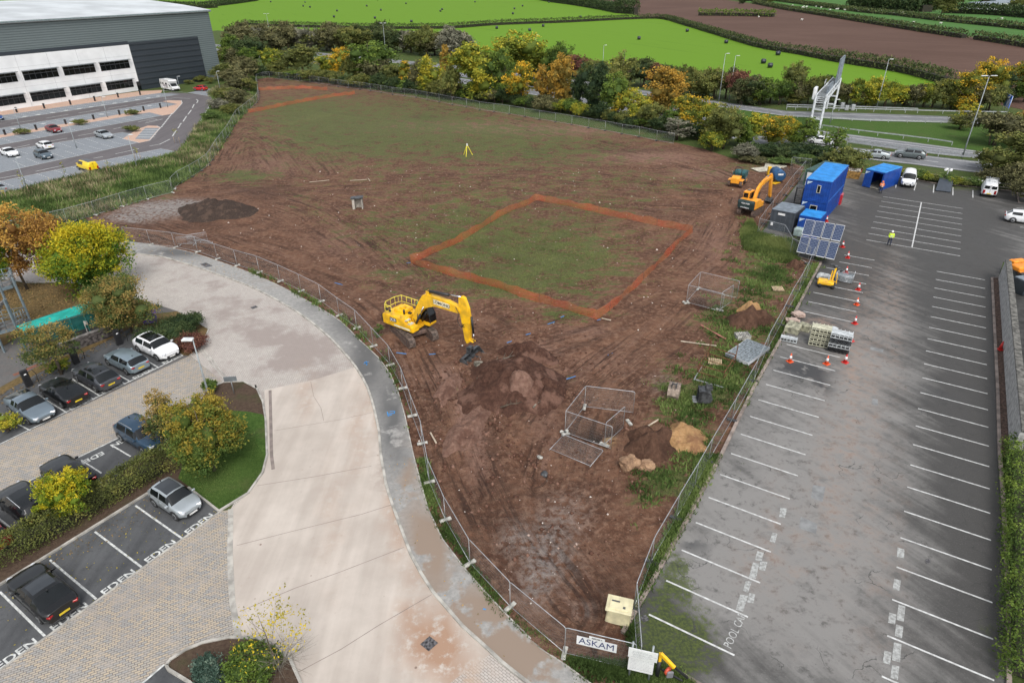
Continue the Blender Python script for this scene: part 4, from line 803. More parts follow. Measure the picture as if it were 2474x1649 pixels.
run(cut(P('b', '62,560 60,600 72,640 66,700')+P('a', '1700,770 1640,820 1610,870 1575,935 1500,1040 1440,1140 1370,1190 1290,1240 1208,1285')+P('a', '1192,1330')), '%s panel from the far end of the wire fence snaking beside the warehouse bank', 'fence panels beside the warehouse bank', 2)
run(P('a', '1192,1330 1015,1375 845,1425 660,1485 470,1540 250,1590 40,1640'), '%s panel from the bend of the wire fence above the gravel heap', 'fence panels above the gravel heap', 1)
run(P('e', '870,100 1040,120 1210,140 1365,170 1500,220 1635,265')+P('f', '78,310 222,372 365,440 503,512 628,608 748,695 862,820 978,950 1065,1110 1130,1300 1200,1490')+P('j', '1250,190 1360,450 1530,750')+P('k', '93,1050 467,1370 940,1485'),
    '%s panel from the left in the wire fence following the footpath curve', 'fence panels along the footpath', 1)
run(P('k', '975,1500 945,1060 1065,740 1235,440 1365,215 1460,45')+P('g', '1620,1330 1768,1060')+P('o', '0,1300 200,930 320,680 440,480 540,290 625,90'), '%s panel from the notice board in the wire fence beside the car park', 'fence panels beside the car park', 2)
run(P('n', '1290,1440 1050,1315 950,1125 612,1035 700,905 800,775 900,640 990,520 1080,400 1170,300 1240,210'), '%s panel in the wire fence wrapped round the site cabins, from the solar array', 'fence panels round the cabins', 2)
panel(*P('n', '1058,160 1320,190'), 'stray wire fence panel standing behind the blue cabins', 'fence panels round the cabins', 0)
ga = 'fence panels caging the pits'
A_, B_, C_, D_ = P('g', '605,1240 938,1282 470,1418 785,1530'); E_, F_ = P('g', '742,1500 870,1385')
panel(A_, B_, 'back panel of the wire cage round the nearer pit', ga); panel(C_, A_, 'left panel of the wire cage round the nearer pit', ga); panel(C_, D_, 'front panel of the wire cage round the nearer pit', ga); panel(E_, F_, 'short skewed panel at the right of the nearer pit cage', ga)
A_, B_, C_, D_ = P('g', '1388,425 1652,492 1305,520 1548,585'); E_, F_ = P('g', '1535,572 1612,520')
panel(A_, B_, 'back panel of the wire cage round the farther pit', ga); panel(C_, A_, 'left panel of the wire cage round the farther pit', ga); panel(C_, D_, 'front panel of the wire cage round the farther pit', ga); panel(E_, F_, 'short skewed panel at the right of the farther pit cage', ga)
p_ = P('g', '362,1538 640,1655'); q = panel(p_[0], p_[1], 'wire panel lying flat on the mud in front of the nearer pit cage', ga, 0, tilt=-math.pi/2+.06, zoff=.12); q.rotation_euler = (-R(86), 0, q.rotation_euler[2]); q.scale[0] = (p_[0]-p_[1]).length/PL; q.rotation_euler[0] = R(-90)+.05
q.rotation_euler[0] = -(R(90)-.05); q.location.z = .1; q.rotation_euler[0] = R(-88)
for i, (t, x, y) in enumerate((('g', 912, 1340), ('a', 1208, 1300))): 
    m = MB(); c = W(t, x, y, .07); m.box((0, 0, 0), (.25, .7, .13), bev=.02); m.box((0, .2, .067), (.1, .14, .006)); m.box((0, -.2, .067), (.1, .14, .006)); o = m.build('fence_foot', K['conc']); o.location = c; o.rotation_euler = (0, 0, .3)
    tag(o, ['loose concrete fence foot lying right of the nearer pit cage', 'loose concrete fence foot at the bend of the warehouse bank fence'][i], 'fence foot')
# stack of panels, loose barriers at the entrance
c0, c1, c2, c3 = P('g', '1572,890 1660,768 1768,800 1730,955'); st = empty('panel_stack', c0, hd(c3-c0), 'stack of galvanised mesh panels lying on the weeds beside the fence', 'panel stack')
Ls, Ws = (c3-c0).length, (c1-c0).length
m = MB()
for k in range(6): m.tube([(0, 0, .1+k*.05), (Ls, 0, .1+k*.05), (Ls, Ws, .1+k*.05), (0, Ws, .1+k*.05), (0, 0, .1+k*.05)], .022, 5)
m.build('frames', K['galv'], st)
m = MB(); m.quad((.02, .02, .355), (Ls-.02, .02, .355), (Ls-.02, Ws-.02, .355), (.02, Ws-.02, .355))
m.build('mesh_sheets', pm('stacked_mesh', (.27, .31, .33), .5, .4, .3, 6), st)
m = MB(); [m.tube([(x, 0, .38), (x, Ws, .38)], .008, 4) for x in np.arange(.2, Ls, .2)]; m.build('wires', K['galv'], st)
for t, s, rz_, lab in (('e', '1365,100', .5, 'grey crowd barrier leaning on the bend of the entrance fence, left one'), ('e', '1420,110', -.2, 'crowd barrier tipped across the others by the entrance fence'), ('e', '1290,120', .1, 'crowd barrier standing behind the entrance fence, nearest the footpath')):
    c = W(t, *map(float, s.split(','))); b = empty('crowd_barrier', c, rz_, lab, 'barrier', 'barriers by the entrance fence'); m = MB(); m.tube([(-1.1, 0, .05), (-1.1, 0, 1.05), (1.1, 0, 1.05), (1.1, 0, .05)], .022, 6); m.tube([(-1.1, 0, .2), (1.1, 0, .2)], .02, 6); m.build('frame', K['galv'], b)
    m = MB(); [m.tube([(x, 0, .2), (x, 0, 1.05)], .008, 4) for x in np.arange(-1., 1.05, .13)]; m.build('bars', K['galv'], b); m = MB(); [m.bar((x, -.3, .03), (x, .3, .03), .05) for x in (-.8, .8)]; m.build('feet', K['galv'], b)
    b.rotation_euler[0] = {.5: -.3, -.2: .8}.get(rz_, 0)
# ---------------------------------------------------------------- orange barrier netting
def m_net():
    m, nt, b = newmat('orange_netting'); uv = att(nt, 'net', 1); s = N(nt, 'SeparateXYZ', 0, None, Vector=uv).node
    a = mth(nt, 'MAXIMUM', mth(nt, 'LESS_THAN', mth(nt, 'FRACT', mth(nt, 'MULTIPLY', s.outputs[0], 11.)), .25), mth(nt, 'LESS_THAN', mth(nt, 'FRACT', mth(nt, 'MULTIPLY', s.outputs[1], 14.)), .22))
    nt.links.new(a, b.inputs['Alpha']); nt.links.new(mixc(nt, ss(nt, nz(nt, pos(nt), .5, 4), .35, .65), (.55, .09, .03), (.42, .14, .045)), b.inputs['Base Color']); b.inputs['Roughness'].default_value = .6; return m
M_net = m_net()
def net(name, pts, h, label, group, seed=0):
    s = smoothpath(pts, .4) if len(pts) < 3 else [p for a, b in zip(pts, pts[1:]) for p in [a.lerp(b, k/max(1, int((b-a).length/.5))) for k in range(max(1, int((b-a).length/.5)))]]+[pts[-1]]
    rs = random.Random(seed); v = []; uvw = []; acc = 0; n = len(s); nzs = 5
    for i, p in enumerate(s):
        if i: acc += (p-s[i-1]).length
        sag = .16*math.sin(acc*1.05)**2*(1+.8*noise.noise(Vector((acc*.2, 3., seed)))); lean = .14*math.sin(acc*.7+seed)+.1*noise.noise(Vector((acc*.3, seed, 0)))
        d = (s[min(i+1, n-1)]-s[max(0, i-1)]).normalized(); nn = Vector((-d.y, d.x, 0)); zz = zg(p)
        for j in range(nzs):
            t = j/(nzs-1); hh = (h-sag)*t; v.append(p+nn*(lean*t+.05*noise.noise(Vector((acc*1.5, t*3, seed))))+Vector((0, 0, zz+.02+hh))); uvw.append((acc, t*h, 0))
    f = [(i*nzs+j, (i+1)*nzs+j, (i+1)*nzs+j+1, i*nzs+j+1) for i in range(n-1) for j in range(nzs-1)]
    r = empty(name, s[0], 0, label, 'netting', group); me = fast('netting', [q-s[0] for q in v], f, {'net': ('POINT', uvw)}, True); mobj('netting', me, M_net, r)
    pts2 = [p for p in pts]; k = 0; acc = 0
    stakes = [s[i] for i in range(0, n, 8)]
    for p in stakes: m = MB(); m.cyl((p-s[0])+Vector((0, 0, -.1)), (p-s[0])+Vector((0, 0, h+.05+zg(p))), .012, n=5); m.build('stake', K['steel'], r)
gn = 'orange netting barriers'
net('barrier_netting', P('f', '1118,240 1190,270 1345,318 1560,372 1768,430')+P('g', '160,478 430,548 690,628 760,585 830,530 890,460 960,412 1010,358 1060,312 1130,240 1190,190 1260,100 1350,35')+P('c', '1290,1590 1000,1530 680,1462 430,1408 275,1378 200,1420 130,1440 0,1505')+P('f', '1600,8 1480,85 1380,132 1270,180 1190,220 1118,240'), .95,
    'orange mesh netting enclosing the square of rough grass in the middle of the site', gn, 3)
net('barrier_netting', P('b', '72,622 180,618 300,612 430,612 545,625'), .9, 'short straight orange netting near the far left corner, the farther one', gn, 5)
net('barrier_netting', P('b', '0,778 150,750 300,718 450,690 600,665 735,650'), .9, 'long slanting orange netting near the far left corner, the nearer one', gn, 8)
# ================================================================ EXCAVATORS, DUMPER
def track_unit(L, w_, h, mat_t, mat_f, parent, y):
    r = empty('track', (0, y, 0)); r.parent = parent; R_ = h/2
    path = []
    for i in range(9): a = -math.pi/2+math.pi*i/8; path.append((L/2-R_+math.cos(a)*R_, h/2+math.sin(a)*R_))
    for i in range(9): a = math.pi/2+math.pi*i/8; path.append((-L/2+R_+math.cos(a)*R_, h/2+math.sin(a)*R_))
    m = MB(); m.prism([(x*.985, R_+(z-R_)*.93) for x, z in path], -w_/2*.9, w_/2*.9); m.build('belt', mat_f, r)
    m = MB(); tot = []; pp = path+[path[0]]
    for a, b in zip(pp, pp[1:]):
        l = math.dist(a, b); k = max(1, round(l/.16)); tot += [((a[0]+(b[0]-a[0])*(i+.5)/k, a[1]+(b[1]-a[1])*(i+.5)/k), math.atan2(b[1]-a[1], b[0]-a[0])) for i in range(k)]
    for (x, z), an in tot:
        M = Matrix.Translation((x, 0, z)) @ Matrix.Rotation(-an, 4, 'Y'); m.box((0, 0, 0), (.12, w_, .045), M=M); m.box((0, 0, -.035), (.025, w_, .03), M=M)
    m.build('track_shoes', mat_t, r)
    m = MB(); m.box((0, 0, h*.52), (L-h*1.1, w_*1.0, h*.3), bev=.03); m.build('track_frame', mat_f, r); return r
def side_prism(poly, y0, y1, name, mat, parent, bev=.0):
    m = MB(); m.prism(poly, y0, y1); me = m.mesh(name)
    if bev:
        bm = bmesh.new(); bm.from_mesh(me); bmesh.ops.bevel(bm, geom=bm.edges[:], offset=bev, segments=2, affect='EDGES', clamp_overlap=True); bm.to_mesh(me); bm.free()
    return mobj(name, me, mat, parent)
C0 = Vector((-8.71, 50.4, .0)); ha = math.atan2(-.585, .81); ta = math.atan2(-.83, .56)
ex = empty('crawler_excavator', C0, ha, 'large yellow crawler excavator with handrails working beside the spoil heap', 'excavator', 'excavators')
tr = empty('undercarriage', (0, 0, 0), ta-ha); tr.parent = ex
for s in (1, -1): track_unit(4.0, .58, .88, pm('track_plate', (.19, .145, .12), .7, .3, .3, 5, bmp=.4), K['mud'], ex, 0).matrix_local = Matrix.Rotation(ta-ha, 4, 'Z') @ Matrix.Translation((0, s*1.12, 0))
m = MB(); m.box((0, 0, .62), (1.7, 1.8, .4), bev=.08); m.cyl((0, 0, .75), (0, 0, 1.12), .62); m.build('chassis', K['mud'], tr)
# house: right side at y=-1.15 (toward the camera), cab on the left
side_prism([(-2.55, 1.1), (1.05, 1.1), (1.05, 1.55), (.75, 1.72), (.2, 1.72), (-.05, 2.12), (-2.45, 2.12), (-2.6, 1.95)], -1.16, -.35, 'engine_cover', K['yel'], ex, .05)
side_prism([(-2.6, 1.1), (.9, 1.1), (.9, 1.3), (-.2, 1.32), (-.2, 2.05), (-2.5, 2.05), (-2.68, 1.9)], -.36, .45, 'deck', K['yel'], ex, .04)
side_prism([(-2.6, 1.1), (.2, 1.1), (.1, 2.0), (-2.45, 2.08), (-2.62, 1.9)], .44, 1.15, 'counterweight', K['yel'], ex, .05)
side_prism([(-1.9, 2.07), (-.75, 2.07), (-.8, 2.32), (-1.85, 2.36)], -.4, .95, 'bonnet', K['yel'], ex, .05)
side_prism([(-1.55, 2.34), (-1.1, 2.34), (-1.15, 2.5), (-1.5, 2.5)], -.05, .5, 'air_box', K['yel'], ex, .03)
m = MB(); m.cyl((-.75, -.25, 2.1), (-.75, -.25, 2.5), .09); m.box((-.45, .15, 2.12), (.3, .25, .1)); m.build('exhaust', K['black'], ex)
for x, z in ((.38, 1.735), (.1, 1.99)): m = MB(); m.box((x if z > 1.9 else .5, -.78, z-.0), (.34, .55, .03)); m.build('step', pm('step_plate', (.6, .6, .58), .5, .2), ex)
m = MB(); [m.box((-2.63, -1.12+.0, 1.3+.12*i), (.03, .3, .05)) for i in range(6)]; m.box((-2.61, -1.0, 1.6), (.05, .3, .8)); m.build('vent_grille', K['black'], ex)
# cab
side_prism([(.05, 1.25), (1.55, 1.25), (1.72, 1.45), (1.72, 1.62), (.05, 1.62)], .4, 1.2, 'cab_base', K['yel'], ex, .03)
side_prism([(.08, 1.6), (1.68, 1.6), (1.62, 2.3), (1.3, 2.95), (.15, 2.95)], .43, 1.17, 'cab_glazing', K['glass'], ex, .03)
m = MB()
for y in (.42, 1.18):
    m.bar((.08, y, 1.6), (.15, y, 2.95), .07); m.bar((1.68, y, 1.6), (1.62, y, 2.3), .06); m.bar((1.62, y, 2.3), (1.3, y, 2.95), .06); m.bar((.85, y, 1.6), (.85, y, 2.95), .05)
m.build('cab_pillars', K['black'], ex)
m = MB(); m.box((.72, .8, 3.0), (1.3, .86, .1), bev=.04); m.box((.3, .8, 3.08), (.35, .4, .08), bev=.02); m.build('cab_roof', pm('roof_dark', (.05, .06, .065), .5), ex)
m = MB(); m.cyl((.2, .5, 3.1), (.2, .5, 3.2), .05); m.build('beacon', pm('green_beacon', (.02, .5, .15), .3), ex)
# handrails
def rail(pts, zb, zt, par, mat=None):
    m = MB(); top = [(x, y, zt) for x, y in pts]; mid = [(x, y, (zb+zt)/2+.12) for x, y in pts]; m.tube(top, .028, 6); m.tube([(x, y, zb+.3) for x, y in pts], .022, 6)
    for x, y in pts: m.tube([(x, y, zb), (x, y, zt)], .022, 6)
    for a, b in zip(pts, pts[1:]): m.tube([((a[0]+b[0])/2, (a[1]+b[1])/2, zb+.3), ((a[0]+b[0])/2, (a[1]+b[1])/2, zt)], .018, 6)
    return m.build('handrail', mat or pm('rail_yellow', (.85, .72, .08), .4), par)
rail([(-1.4, -1.1), (-2.2, -1.1), (-2.55, -.6), (-2.55, .5), (-2.3, 1.1), (-1.1, 1.12), (-.3, 1.12)], 2.08, 2.98, ex)
m = MB(); m.tube([(-.3, -1.12, 2.15), (-.25, -1.12, 2.6), (.1, -1.12, 2.55), (.75, -1.12, 1.95), (1., -1.1, 1.35)], .025, 6); m.build('handrail', pm('rail_yellow', (.85, .72, .08), .4), ex)
for y in (-1.1,): 
    m = MB(); m.cyl((-1.9, y-.1, 2.62), (-1.9, y+.02, 2.66), .14); m.cyl((-1.55, y-.1, 2.55), (-1.55, y+.02, 2.58), .12); m.build('mirror', K['black'], ex)
# boom, stick, bucket (all in the plane y = 0.05)
Y0 = .0
boom = side_prism([(.05, 1.75), (.45, 1.6), (1.05, 2.55), (1.75, 3.35), (2.9, 3.85), (5.6, 3.95), (5.75, 4.2), (5.55, 4.5), (4.4, 4.72), (2.2, 4.75), (1.6, 4.55), (.9, 3.5)], Y0-.24, Y0+.24, 'boom', K['yel'], ex, .03)
side_prism([(5.55, 5.35), (5.85, 5.55), (6.15, 5.45), (6.5, 4.6), (6.65, 3.6), (6.5, 1.5), (6.2, 1.3), (6.0, 1.6), (5.72, 3.4), (5.5, 4.3)], Y0-.17, Y0+.17, 'stick', K['yel'], ex, .03)
m = MB(); m.cyl((2.2, Y0, 4.98), (4.4, Y0, 5.25), .13); m.build('arm_cylinder', K['black'], ex); m = MB(); m.cyl((4.3, Y0, 5.24), (5.75, Y0, 5.42), .055); m.build('piston_rod', K['chrome'], ex)
m = MB(); [m.box((2.15, s*.14, 4.86), (.35, .05, .35), bev=.02) for s in (1, -1)]; m.build('cylinder_bracket', K['yel'], ex)
for s in (1, -1):
    m = MB(); m.cyl((.75, s*.42, 1.6), (1.35, s*.42, 2.7), .1); m.build('boom_cylinder', K['black'], ex); m = MB(); m.cyl((1.3, s*.42, 2.6), (1.75, s*.33, 3.55), .05); m.build('piston_rod', K['chrome'], ex)
m = MB(); m.cyl((6.72, Y0, 3.9), (6.85, Y0, 2.4), .09); m.build('bucket_cylinder', K['black'], ex); m = MB(); m.cyl((6.85, Y0, 2.45), (6.88, Y0, 1.7), .045); m.build('piston_rod', K['chrome'], ex)
m = MB(); [m.bar((6.35, s*.13, 1.75), (6.9, s*.13, 1.65), .1) or m.bar((6.9, s*.13, 1.7), (6.75, s*.13, 1.1), .12) for s in (1, -1)]; m.build('bucket_linkage', K['yel'], ex)
m = MB()
for k in range(3): m.tube([(2.4+.1*k, .26, 4.6), (4., .28, 4.55-.08*k), (5.2, .27, 4.4-.1*k), (5.6, .3, 3.7-.15*k), (5.9, -.26, 3.0-.1*k), (6.1, -.24, 3.15)], .022, 6)
m.tube([(5.3, -.26, 4.5), (5.65, -.3, 4.0), (5.45, -.34, 3.4), (5.7, -.3, 2.9), (6.1, -.2, 2.85)], .03, 6); m.tube([(.4, -.3, 2.0), (.6, -.32, 1.7), (.85, -.3, 1.9), (.9, -.28, 2.6)], .03, 6); m.build('hoses', K['black'], ex)
bk = empty('bucket', (6.45, Y0, 0), R(8)); bk.parent = ex
m = MB(); prof = [(.05, .52), (-.2, .47), (-.32, .3), (-.24, .08), (.1, .0), (.62, -.03)]; n = len(prof); hwb = 1.25
for a, b in zip(prof, prof[1:]): m.add([(a[0], -hwb, a[1]), (b[0], -hwb, b[1]), (b[0], hwb, b[1]), (a[0], hwb, a[1])], [(0, 1, 2, 3)])
for s in (1, -1): m.prism([(.05, .52), (-.2, .47), (-.32, .3), (-.24, .08), (.1, .0), (.62, -.03), (.4, .2)], s*hwb-.02, s*hwb+.02)
me = m.mesh('shell'); o = mobj('shell', me, K['steel'], bk); sm = o.modifiers.new('thick', 'SOLIDIFY'); sm.thickness = .04
m = MB(); m.box((.68, 0, -.03), (.3, 2.52, .03)); m.build('cutting_edge', K['mud'], bk); m = MB(); [m.box((-.05, s*.2, .75), (.45, .06, .6), bev=.02) for s in (1, -1)]; m.box((.0, 0, .95), (.35, .36, .3), bev=.03); m.build('quick_hitch', K['steel'], bk)
for s in (1,): pass
Fr = lambda x, z: frame(Vector((x, -1.168, z)), (1, 0, 0), (0, 0, 1))
m = MB(); m.box((-1.25, -1.165, 1.78), (.78, .012, .36)); m.build('badge', K['ink'], ex); text('lettering', 'JCB', .36, frame((-1.25, -1.176, 1.77), (1, 0, 0), (0, 0, 1)), K['inkw'], ex, .004, 1.15)
m = MB(); m.box((-.25, -1.165, 1.3), (1.9, .01, .17)); m.build('name_stripe', pm('cream_decal', (.75, .7, .5), .6), ex)
m = MB(); m.box((3.75, -.247, 4.32), (1.75, .012, .42), M=Matrix.Identity(4)); m.build('boom_badge', pm('cream_decal', (.75, .7, .5), .6), ex); text('lettering', 'LOMOND', .36, frame((3.75, -.256, 4.31), (1, 0, 0), (0, 0, 1)), K['ink'], ex, .006, 1.18)
# ---- smaller orange excavator with its tail to the camera
C1 = Vector((32.02, 83.4, 0)); h2 = math.atan2(4.36, 4.13)
e2 = empty('crawler_excavator', C1, h2, 'orange crawler excavator with dark green counterweight beside the wire fence', 'excavator', 'excavators')
for s in (1, -1): track_unit(3.75, .55, .8, K['mud'], K['mud'], e2, s*1.0).rotation_euler = (0, 0, .1)
m = MB(); m.box((0, 0, .6), (1.5, 1.6, .35), bev=.06); m.cyl((0, 0, .7), (0, 0, 1.), .55); m.build('chassis', K['mud'], e2)
M_cw = pm('counterweight_green', (.025, .05, .05), .45)
side_prism([(-1.95, 1.0), (-1.5, .95), (-1.5, 2.1), (-1.85, 2.1), (-2.05, 1.9)], -1.1, 1.1, 'counterweight', M_cw, e2, .08)
side_prism([(-1.5, .95), (1.1, .95), (1.1, 1.6), (.4, 1.65), (.2, 2.05), (-1.5, 2.1)], -1.15, -.25, 'engine_cover', K['org'], e2, .06)
side_prism([(-1.5, .95), (1.1, .95), (1.1, 1.2), (-.5, 1.25), (-.6, 2.05), (-1.5, 2.1)], -.26, .3, 'deck', K['org'], e2, .04)
side_prism([(-1.5, .95), (-.3, .95), (-.3, 2.0), (-1.5, 2.1)], .3, 1.12, 'side_cover', K['org'], e2, .06)
side_prism([(-.55, 1.0), (1.3, 1.0), (1.35, 1.9), (1.05, 2.82), (-.5, 2.85)], .33, 1.15, 'cab', K['org'], e2, .04)
m = MB(); m.box((-.56, .74, 2.35), (.03, .6, .6)); m.box((.25, .325, 2.25), (1.2, .03, .85)); m.box((.25, 1.155, 2.25), (1.2, .03, .85)); m.build('cab_windows', K['glass'], e2)
m = MB(); m.box((.3, .74, 2.88), (.6, .45, .05), bev=.02); m.build('roof_hatch', K['glass'], e2)
side_prism([(.1, 1.4), (.45, 1.3), (1.2, 2.6), (2.0, 3.25), (4.7, 3.7), (4.75, 4.0), (2.6, 3.85), (1.6, 3.55), (.9, 3.05)], -.2, .16, 'boom', K['org'], e2, .03)
side_prism([(4.4, 4.3), (4.75, 4.35), (5.15, 4.0), (5.9, .9), (5.7, .75), (5.3, 1.1), (4.65, 3.4)], -.15, .13, 'stick', K['org'], e2, .03)
m = MB(); m.cyl((1.9, 0, 3.7), (3.4, 0, 4.15), .1); m.build('arm_cylinder', K['org'], e2); m = MB(); m.cyl((3.3, 0, 4.1), (4.55, 0, 4.3), .05); m.build('piston_rod', K['chrome'], e2)
for s in (1, -1): m = MB(); m.cyl((.8, s*.35, 1.3), (1.3, s*.3, 2.5), .09); m.build('boom_cylinder', K['black'], e2)
b2 = empty('bucket', (5.75, 0, 0)); b2.parent = e2; m = MB(); m.prism([(.2, .8), (-.3, .7), (-.5, .35), (-.3, .05), (.2, .05)], -.45, .45); m.build('shell', K['steel'], b2)
Fb = lambda z: frame((-2.065, 0, z), (0, -1, 0), (0, 0, 1))
text('lettering', 'ASKAM', .27, Fb(1.75), K['inkw'], e2, .004, 1.3); text('lettering', 'HYUNDAI', .2, Fb(1.2), K['inkw'], e2, .006, 1.3)
# ---- dumper
dp = empty('site_dumper', (W('n', 285, 390)+W('n', 400, 340))/2, hd(W('n', 420, 290)-W('n', 300, 400)), 'yellow site dumper with dark green skip and roll bar standing on the mud', 'dumper')
side_prism([(-2.0, .6), (-.6, .6), (-.6, 1.5), (-1.2, 1.55), (-2.0, 1.3)], -.62, .62, 'engine_cover', K['org'], dp, .05)
m = MB(); m.box((-1.2, .85, 1.0), (1.1, .5, .12), bev=.03); m.box((-1.2, -.85, 1.0), (1.1, .5, .12), bev=.03); m.build('mudguards', K['org'], dp)
m = MB(); m.box((0, 0, .7), (2.2, .6, .4), bev=.05); m.box((-.35, 0, 1.3), (.5, .5, .5), bev=.06); m.build('seat', K['black'], dp)
m = MB(); m.tube([(-.65, -.5, 1.4), (-.7, -.5, 2.5), (-.7, -.3, 2.75), (-.7, .3, 2.75), (-.7, .5, 2.5), (-.65, .5, 1.4)], .05, 8); m.build('roll_bar', K['black'], dp)
m = MB(); M_sk = pm('skip_green', (.03, .11, .12), .5, 0, .2); sk = [(.2, .95), (1.7, .85), (2.15, 1.75), (-.05, 1.75)]
m.prism(sk, -.9, .9); me = m.mesh('skip'); bm = bmesh.new(); bm.from_mesh(me); top = [f for f in bm.faces if f.normal.z > .9]; bmesh.ops.inset_individual(bm, faces=top, thickness=.07); bmesh.ops.translate(bm, verts=[v for f in top for v in f.verts], vec=(0, 0, -.4)); bm.to_mesh(me); bm.free(); mobj('skip', me, M_sk, dp)
for x, y in ((-1.4, .85), (-1.4, -.85), (1.1, .85), (1.1, -.85)):
    m = MB(); m.tube([(x, y-.2, .5), (x, y-.15, .5), (x, y+.15, .5), (x, y+.2, .5)], [.42, .5, .5, .42], 18); wq = m.build('wheel', K['mud'], dp); m = MB(); m.cyl((x, y-.205, .5), (x, y+.205, .5), .22); m.build('hub', K['org'], wq)
# ================================================================ CABINS, CONTAINERS
def box_cabin(name, label, group, fl, fr, br, h, z0, mw, mr, rib=True, ribx=.28):
    """corrugated steel box from three top corners: front-left, front-right, back-right"""
    o = Vector((fl.x, fl.y, z0)); ax = hd(Vector((fr.x-fl.x, fr.y-fl.y, 0))); w_ = math.dist(fl[:2], fr[:2]); d = math.dist(fr[:2], br[:2])
    r = empty(name, o, ax, label, 'cabin' if 'cabin' in name else 'container', group)
    m = MB(); m.box((w_/2, d/2, h/2), (w_-.06, d-.06, h-.02))
    n = int(w_/ribx)
    for i in range(n): x = .15+(w_-.3)*(i+.5)/n; m.box((x, .012, h/2), (ribx*.45, .04, h-.3)); m.box((x, d-.012, h/2), (ribx*.45, .04, h-.3))
    n = int(d/ribx)
    for i in range(n): y = .15+(d-.3)*(i+.5)/n; m.box((.012, y, h/2), (.04, ribx*.45, h-.3)); m.box((w_-.012, y, h/2), (.04, ribx*.45, h-.3))
    m.build('walls', mw, r)
    m = MB(); [m.box((x, y, h/2), (.12, .12, h+.01)) for x in (.03, w_-.03) for y in (.03, d-.03)]
    m.box((w_/2, 0.0, h-.06), (w_-.12, .09, .13)); m.box((w_/2, 0.0, .08), (w_-.12, .09, .14)); m.box((w_, d/2, h-.06), (.09, d-.12, .13)); m.box((0, d/2, h-.06), (.09, d-.12, .13)); m.build('corner_frame', mw, r)
    m = MB(); m.box((w_/2, d/2, h+.01), (w_-.04, d-.04, .05)); n = int(d/.3)
    for i in range(n): m.box((w_/2, .2+(d-.4)*(i+.5)/n, h+.045), (w_-.2, .12, .03))
    m.build('roof', mr, r); return r, w_, d
Z = lambda t, s, z: P(t, s, z)
def win(r, x, z, w_, h, y=-.035):
    m = MB(); m.box((x, y, z), (w_+.12, .05, h+.12)); f = m.build('window', pm('cream_frame', (.62, .6, .5), .6), r); m = MB(); m.box((x, y-.02, z), (w_, .03, h)); m.build('pane', K['glass'], f)
def logo(r, x, z, s=.32, y=-.045):
    m = MB(); m.add([(x-s, y, z+s*.55), (x+s, y, z+s*.55), (x-s, y, z-s*.75)], [(0, 1, 2)]); m.add([(x-s, y+.01, z+s*.55), (x+s, y+.01, z+s*.55), (x-s, y+.01, z-s*.75)], [(0, 2, 1)]); m.build('logo_panel', pm('decal_pale', (.55, .68, .8), .6), r)
t_ = Z('n', '1285,290 1630,340 1762,98', 5.25)
H1 = 2.62
up_, w_, d_ = box_cabin('site_cabin', 'upper blue site cabin of the double stack, with a narrow window', 'blue site cabins', *t_, H1, H1+.02, K['blue'], K['bluer'])
win(up_, w_*.55, 1.55, .32, .85); logo(up_, .5, 2.2)
m = MB(); m.box((w_*.72, -.03, 1.35), (.55, .04, 1.1)); m.box((w_*.4, -.03, 1.35), (.35, .04, 1.1)); m.build('shutter', K['blue'], up_)
lo_, w_, d_ = box_cabin('site_cabin', 'lower blue site cabin carrying the upper one, double window facing the camera', 'blue site cabins', *t_, H1, 0.0, K['blue'], K['bluer'])
win(lo_, w_*.5, 1.65, .75, .75); logo(lo_, .4, 2.2)
t_ = Z('n', '1190,775 1475,825 1528,732', 2.55); sb, w_, d_ = box_cabin('site_cabin', 'small low blue cabin in front of the double stack behind the solar panels', 'blue site cabins', *t_, 2.5, 0, K['blue'], K['bluer']); logo(sb, .4, 2.0)
t_ = Z('n', '815,695 1130,755 1210,645', 2.6); db, w_, d_ = box_cabin('storage_container', 'dark slate grey container with a pale grey roof next to the wire fence', 'containers', *t_, 2.55, 0, K['slate'], K['slater'], ribx=.6)
m = MB(); m.box((w_*.45, -.045, 2.15), (.85, .015, .26)); m.build('name_plate', K['inkw'], db); m = MB(); m.box((.32, -.045, .75), (.28, .015, .38)); m.build('notice', K['inkw'], db)
text('lettering', 'HIRE', .0001 or .1, frame((w_*.45, -.056, 2.15), (1, 0, 0), (0, 0, 1)), K['ink'], db, 0) if False else None
t_ = Z('n', '1278,160 1500,200 1625,60', 2.6); gb, w_, d_ = box_cabin('storage_container', 'old green container behind the double stack of blue cabins', 'containers', *t_, 2.55, 0, K['green'], K['green'], ribx=.5)
m = MB(); m.box((.75, -.06, 1.25), (.9, .05, 1.95)); m.build('door', K['white'], gb)
m = MB(); m.add([(1.3, .8, 2.64), (1.7, 1.5, 2.64), (1.9, 1.2, 2.64), (1.75, 1.0, 2.64), (1.95, .8, 2.64)], [(0, 4, 3, 2, 1)]); m.build('arrow_mark', K['inkw'], gb)
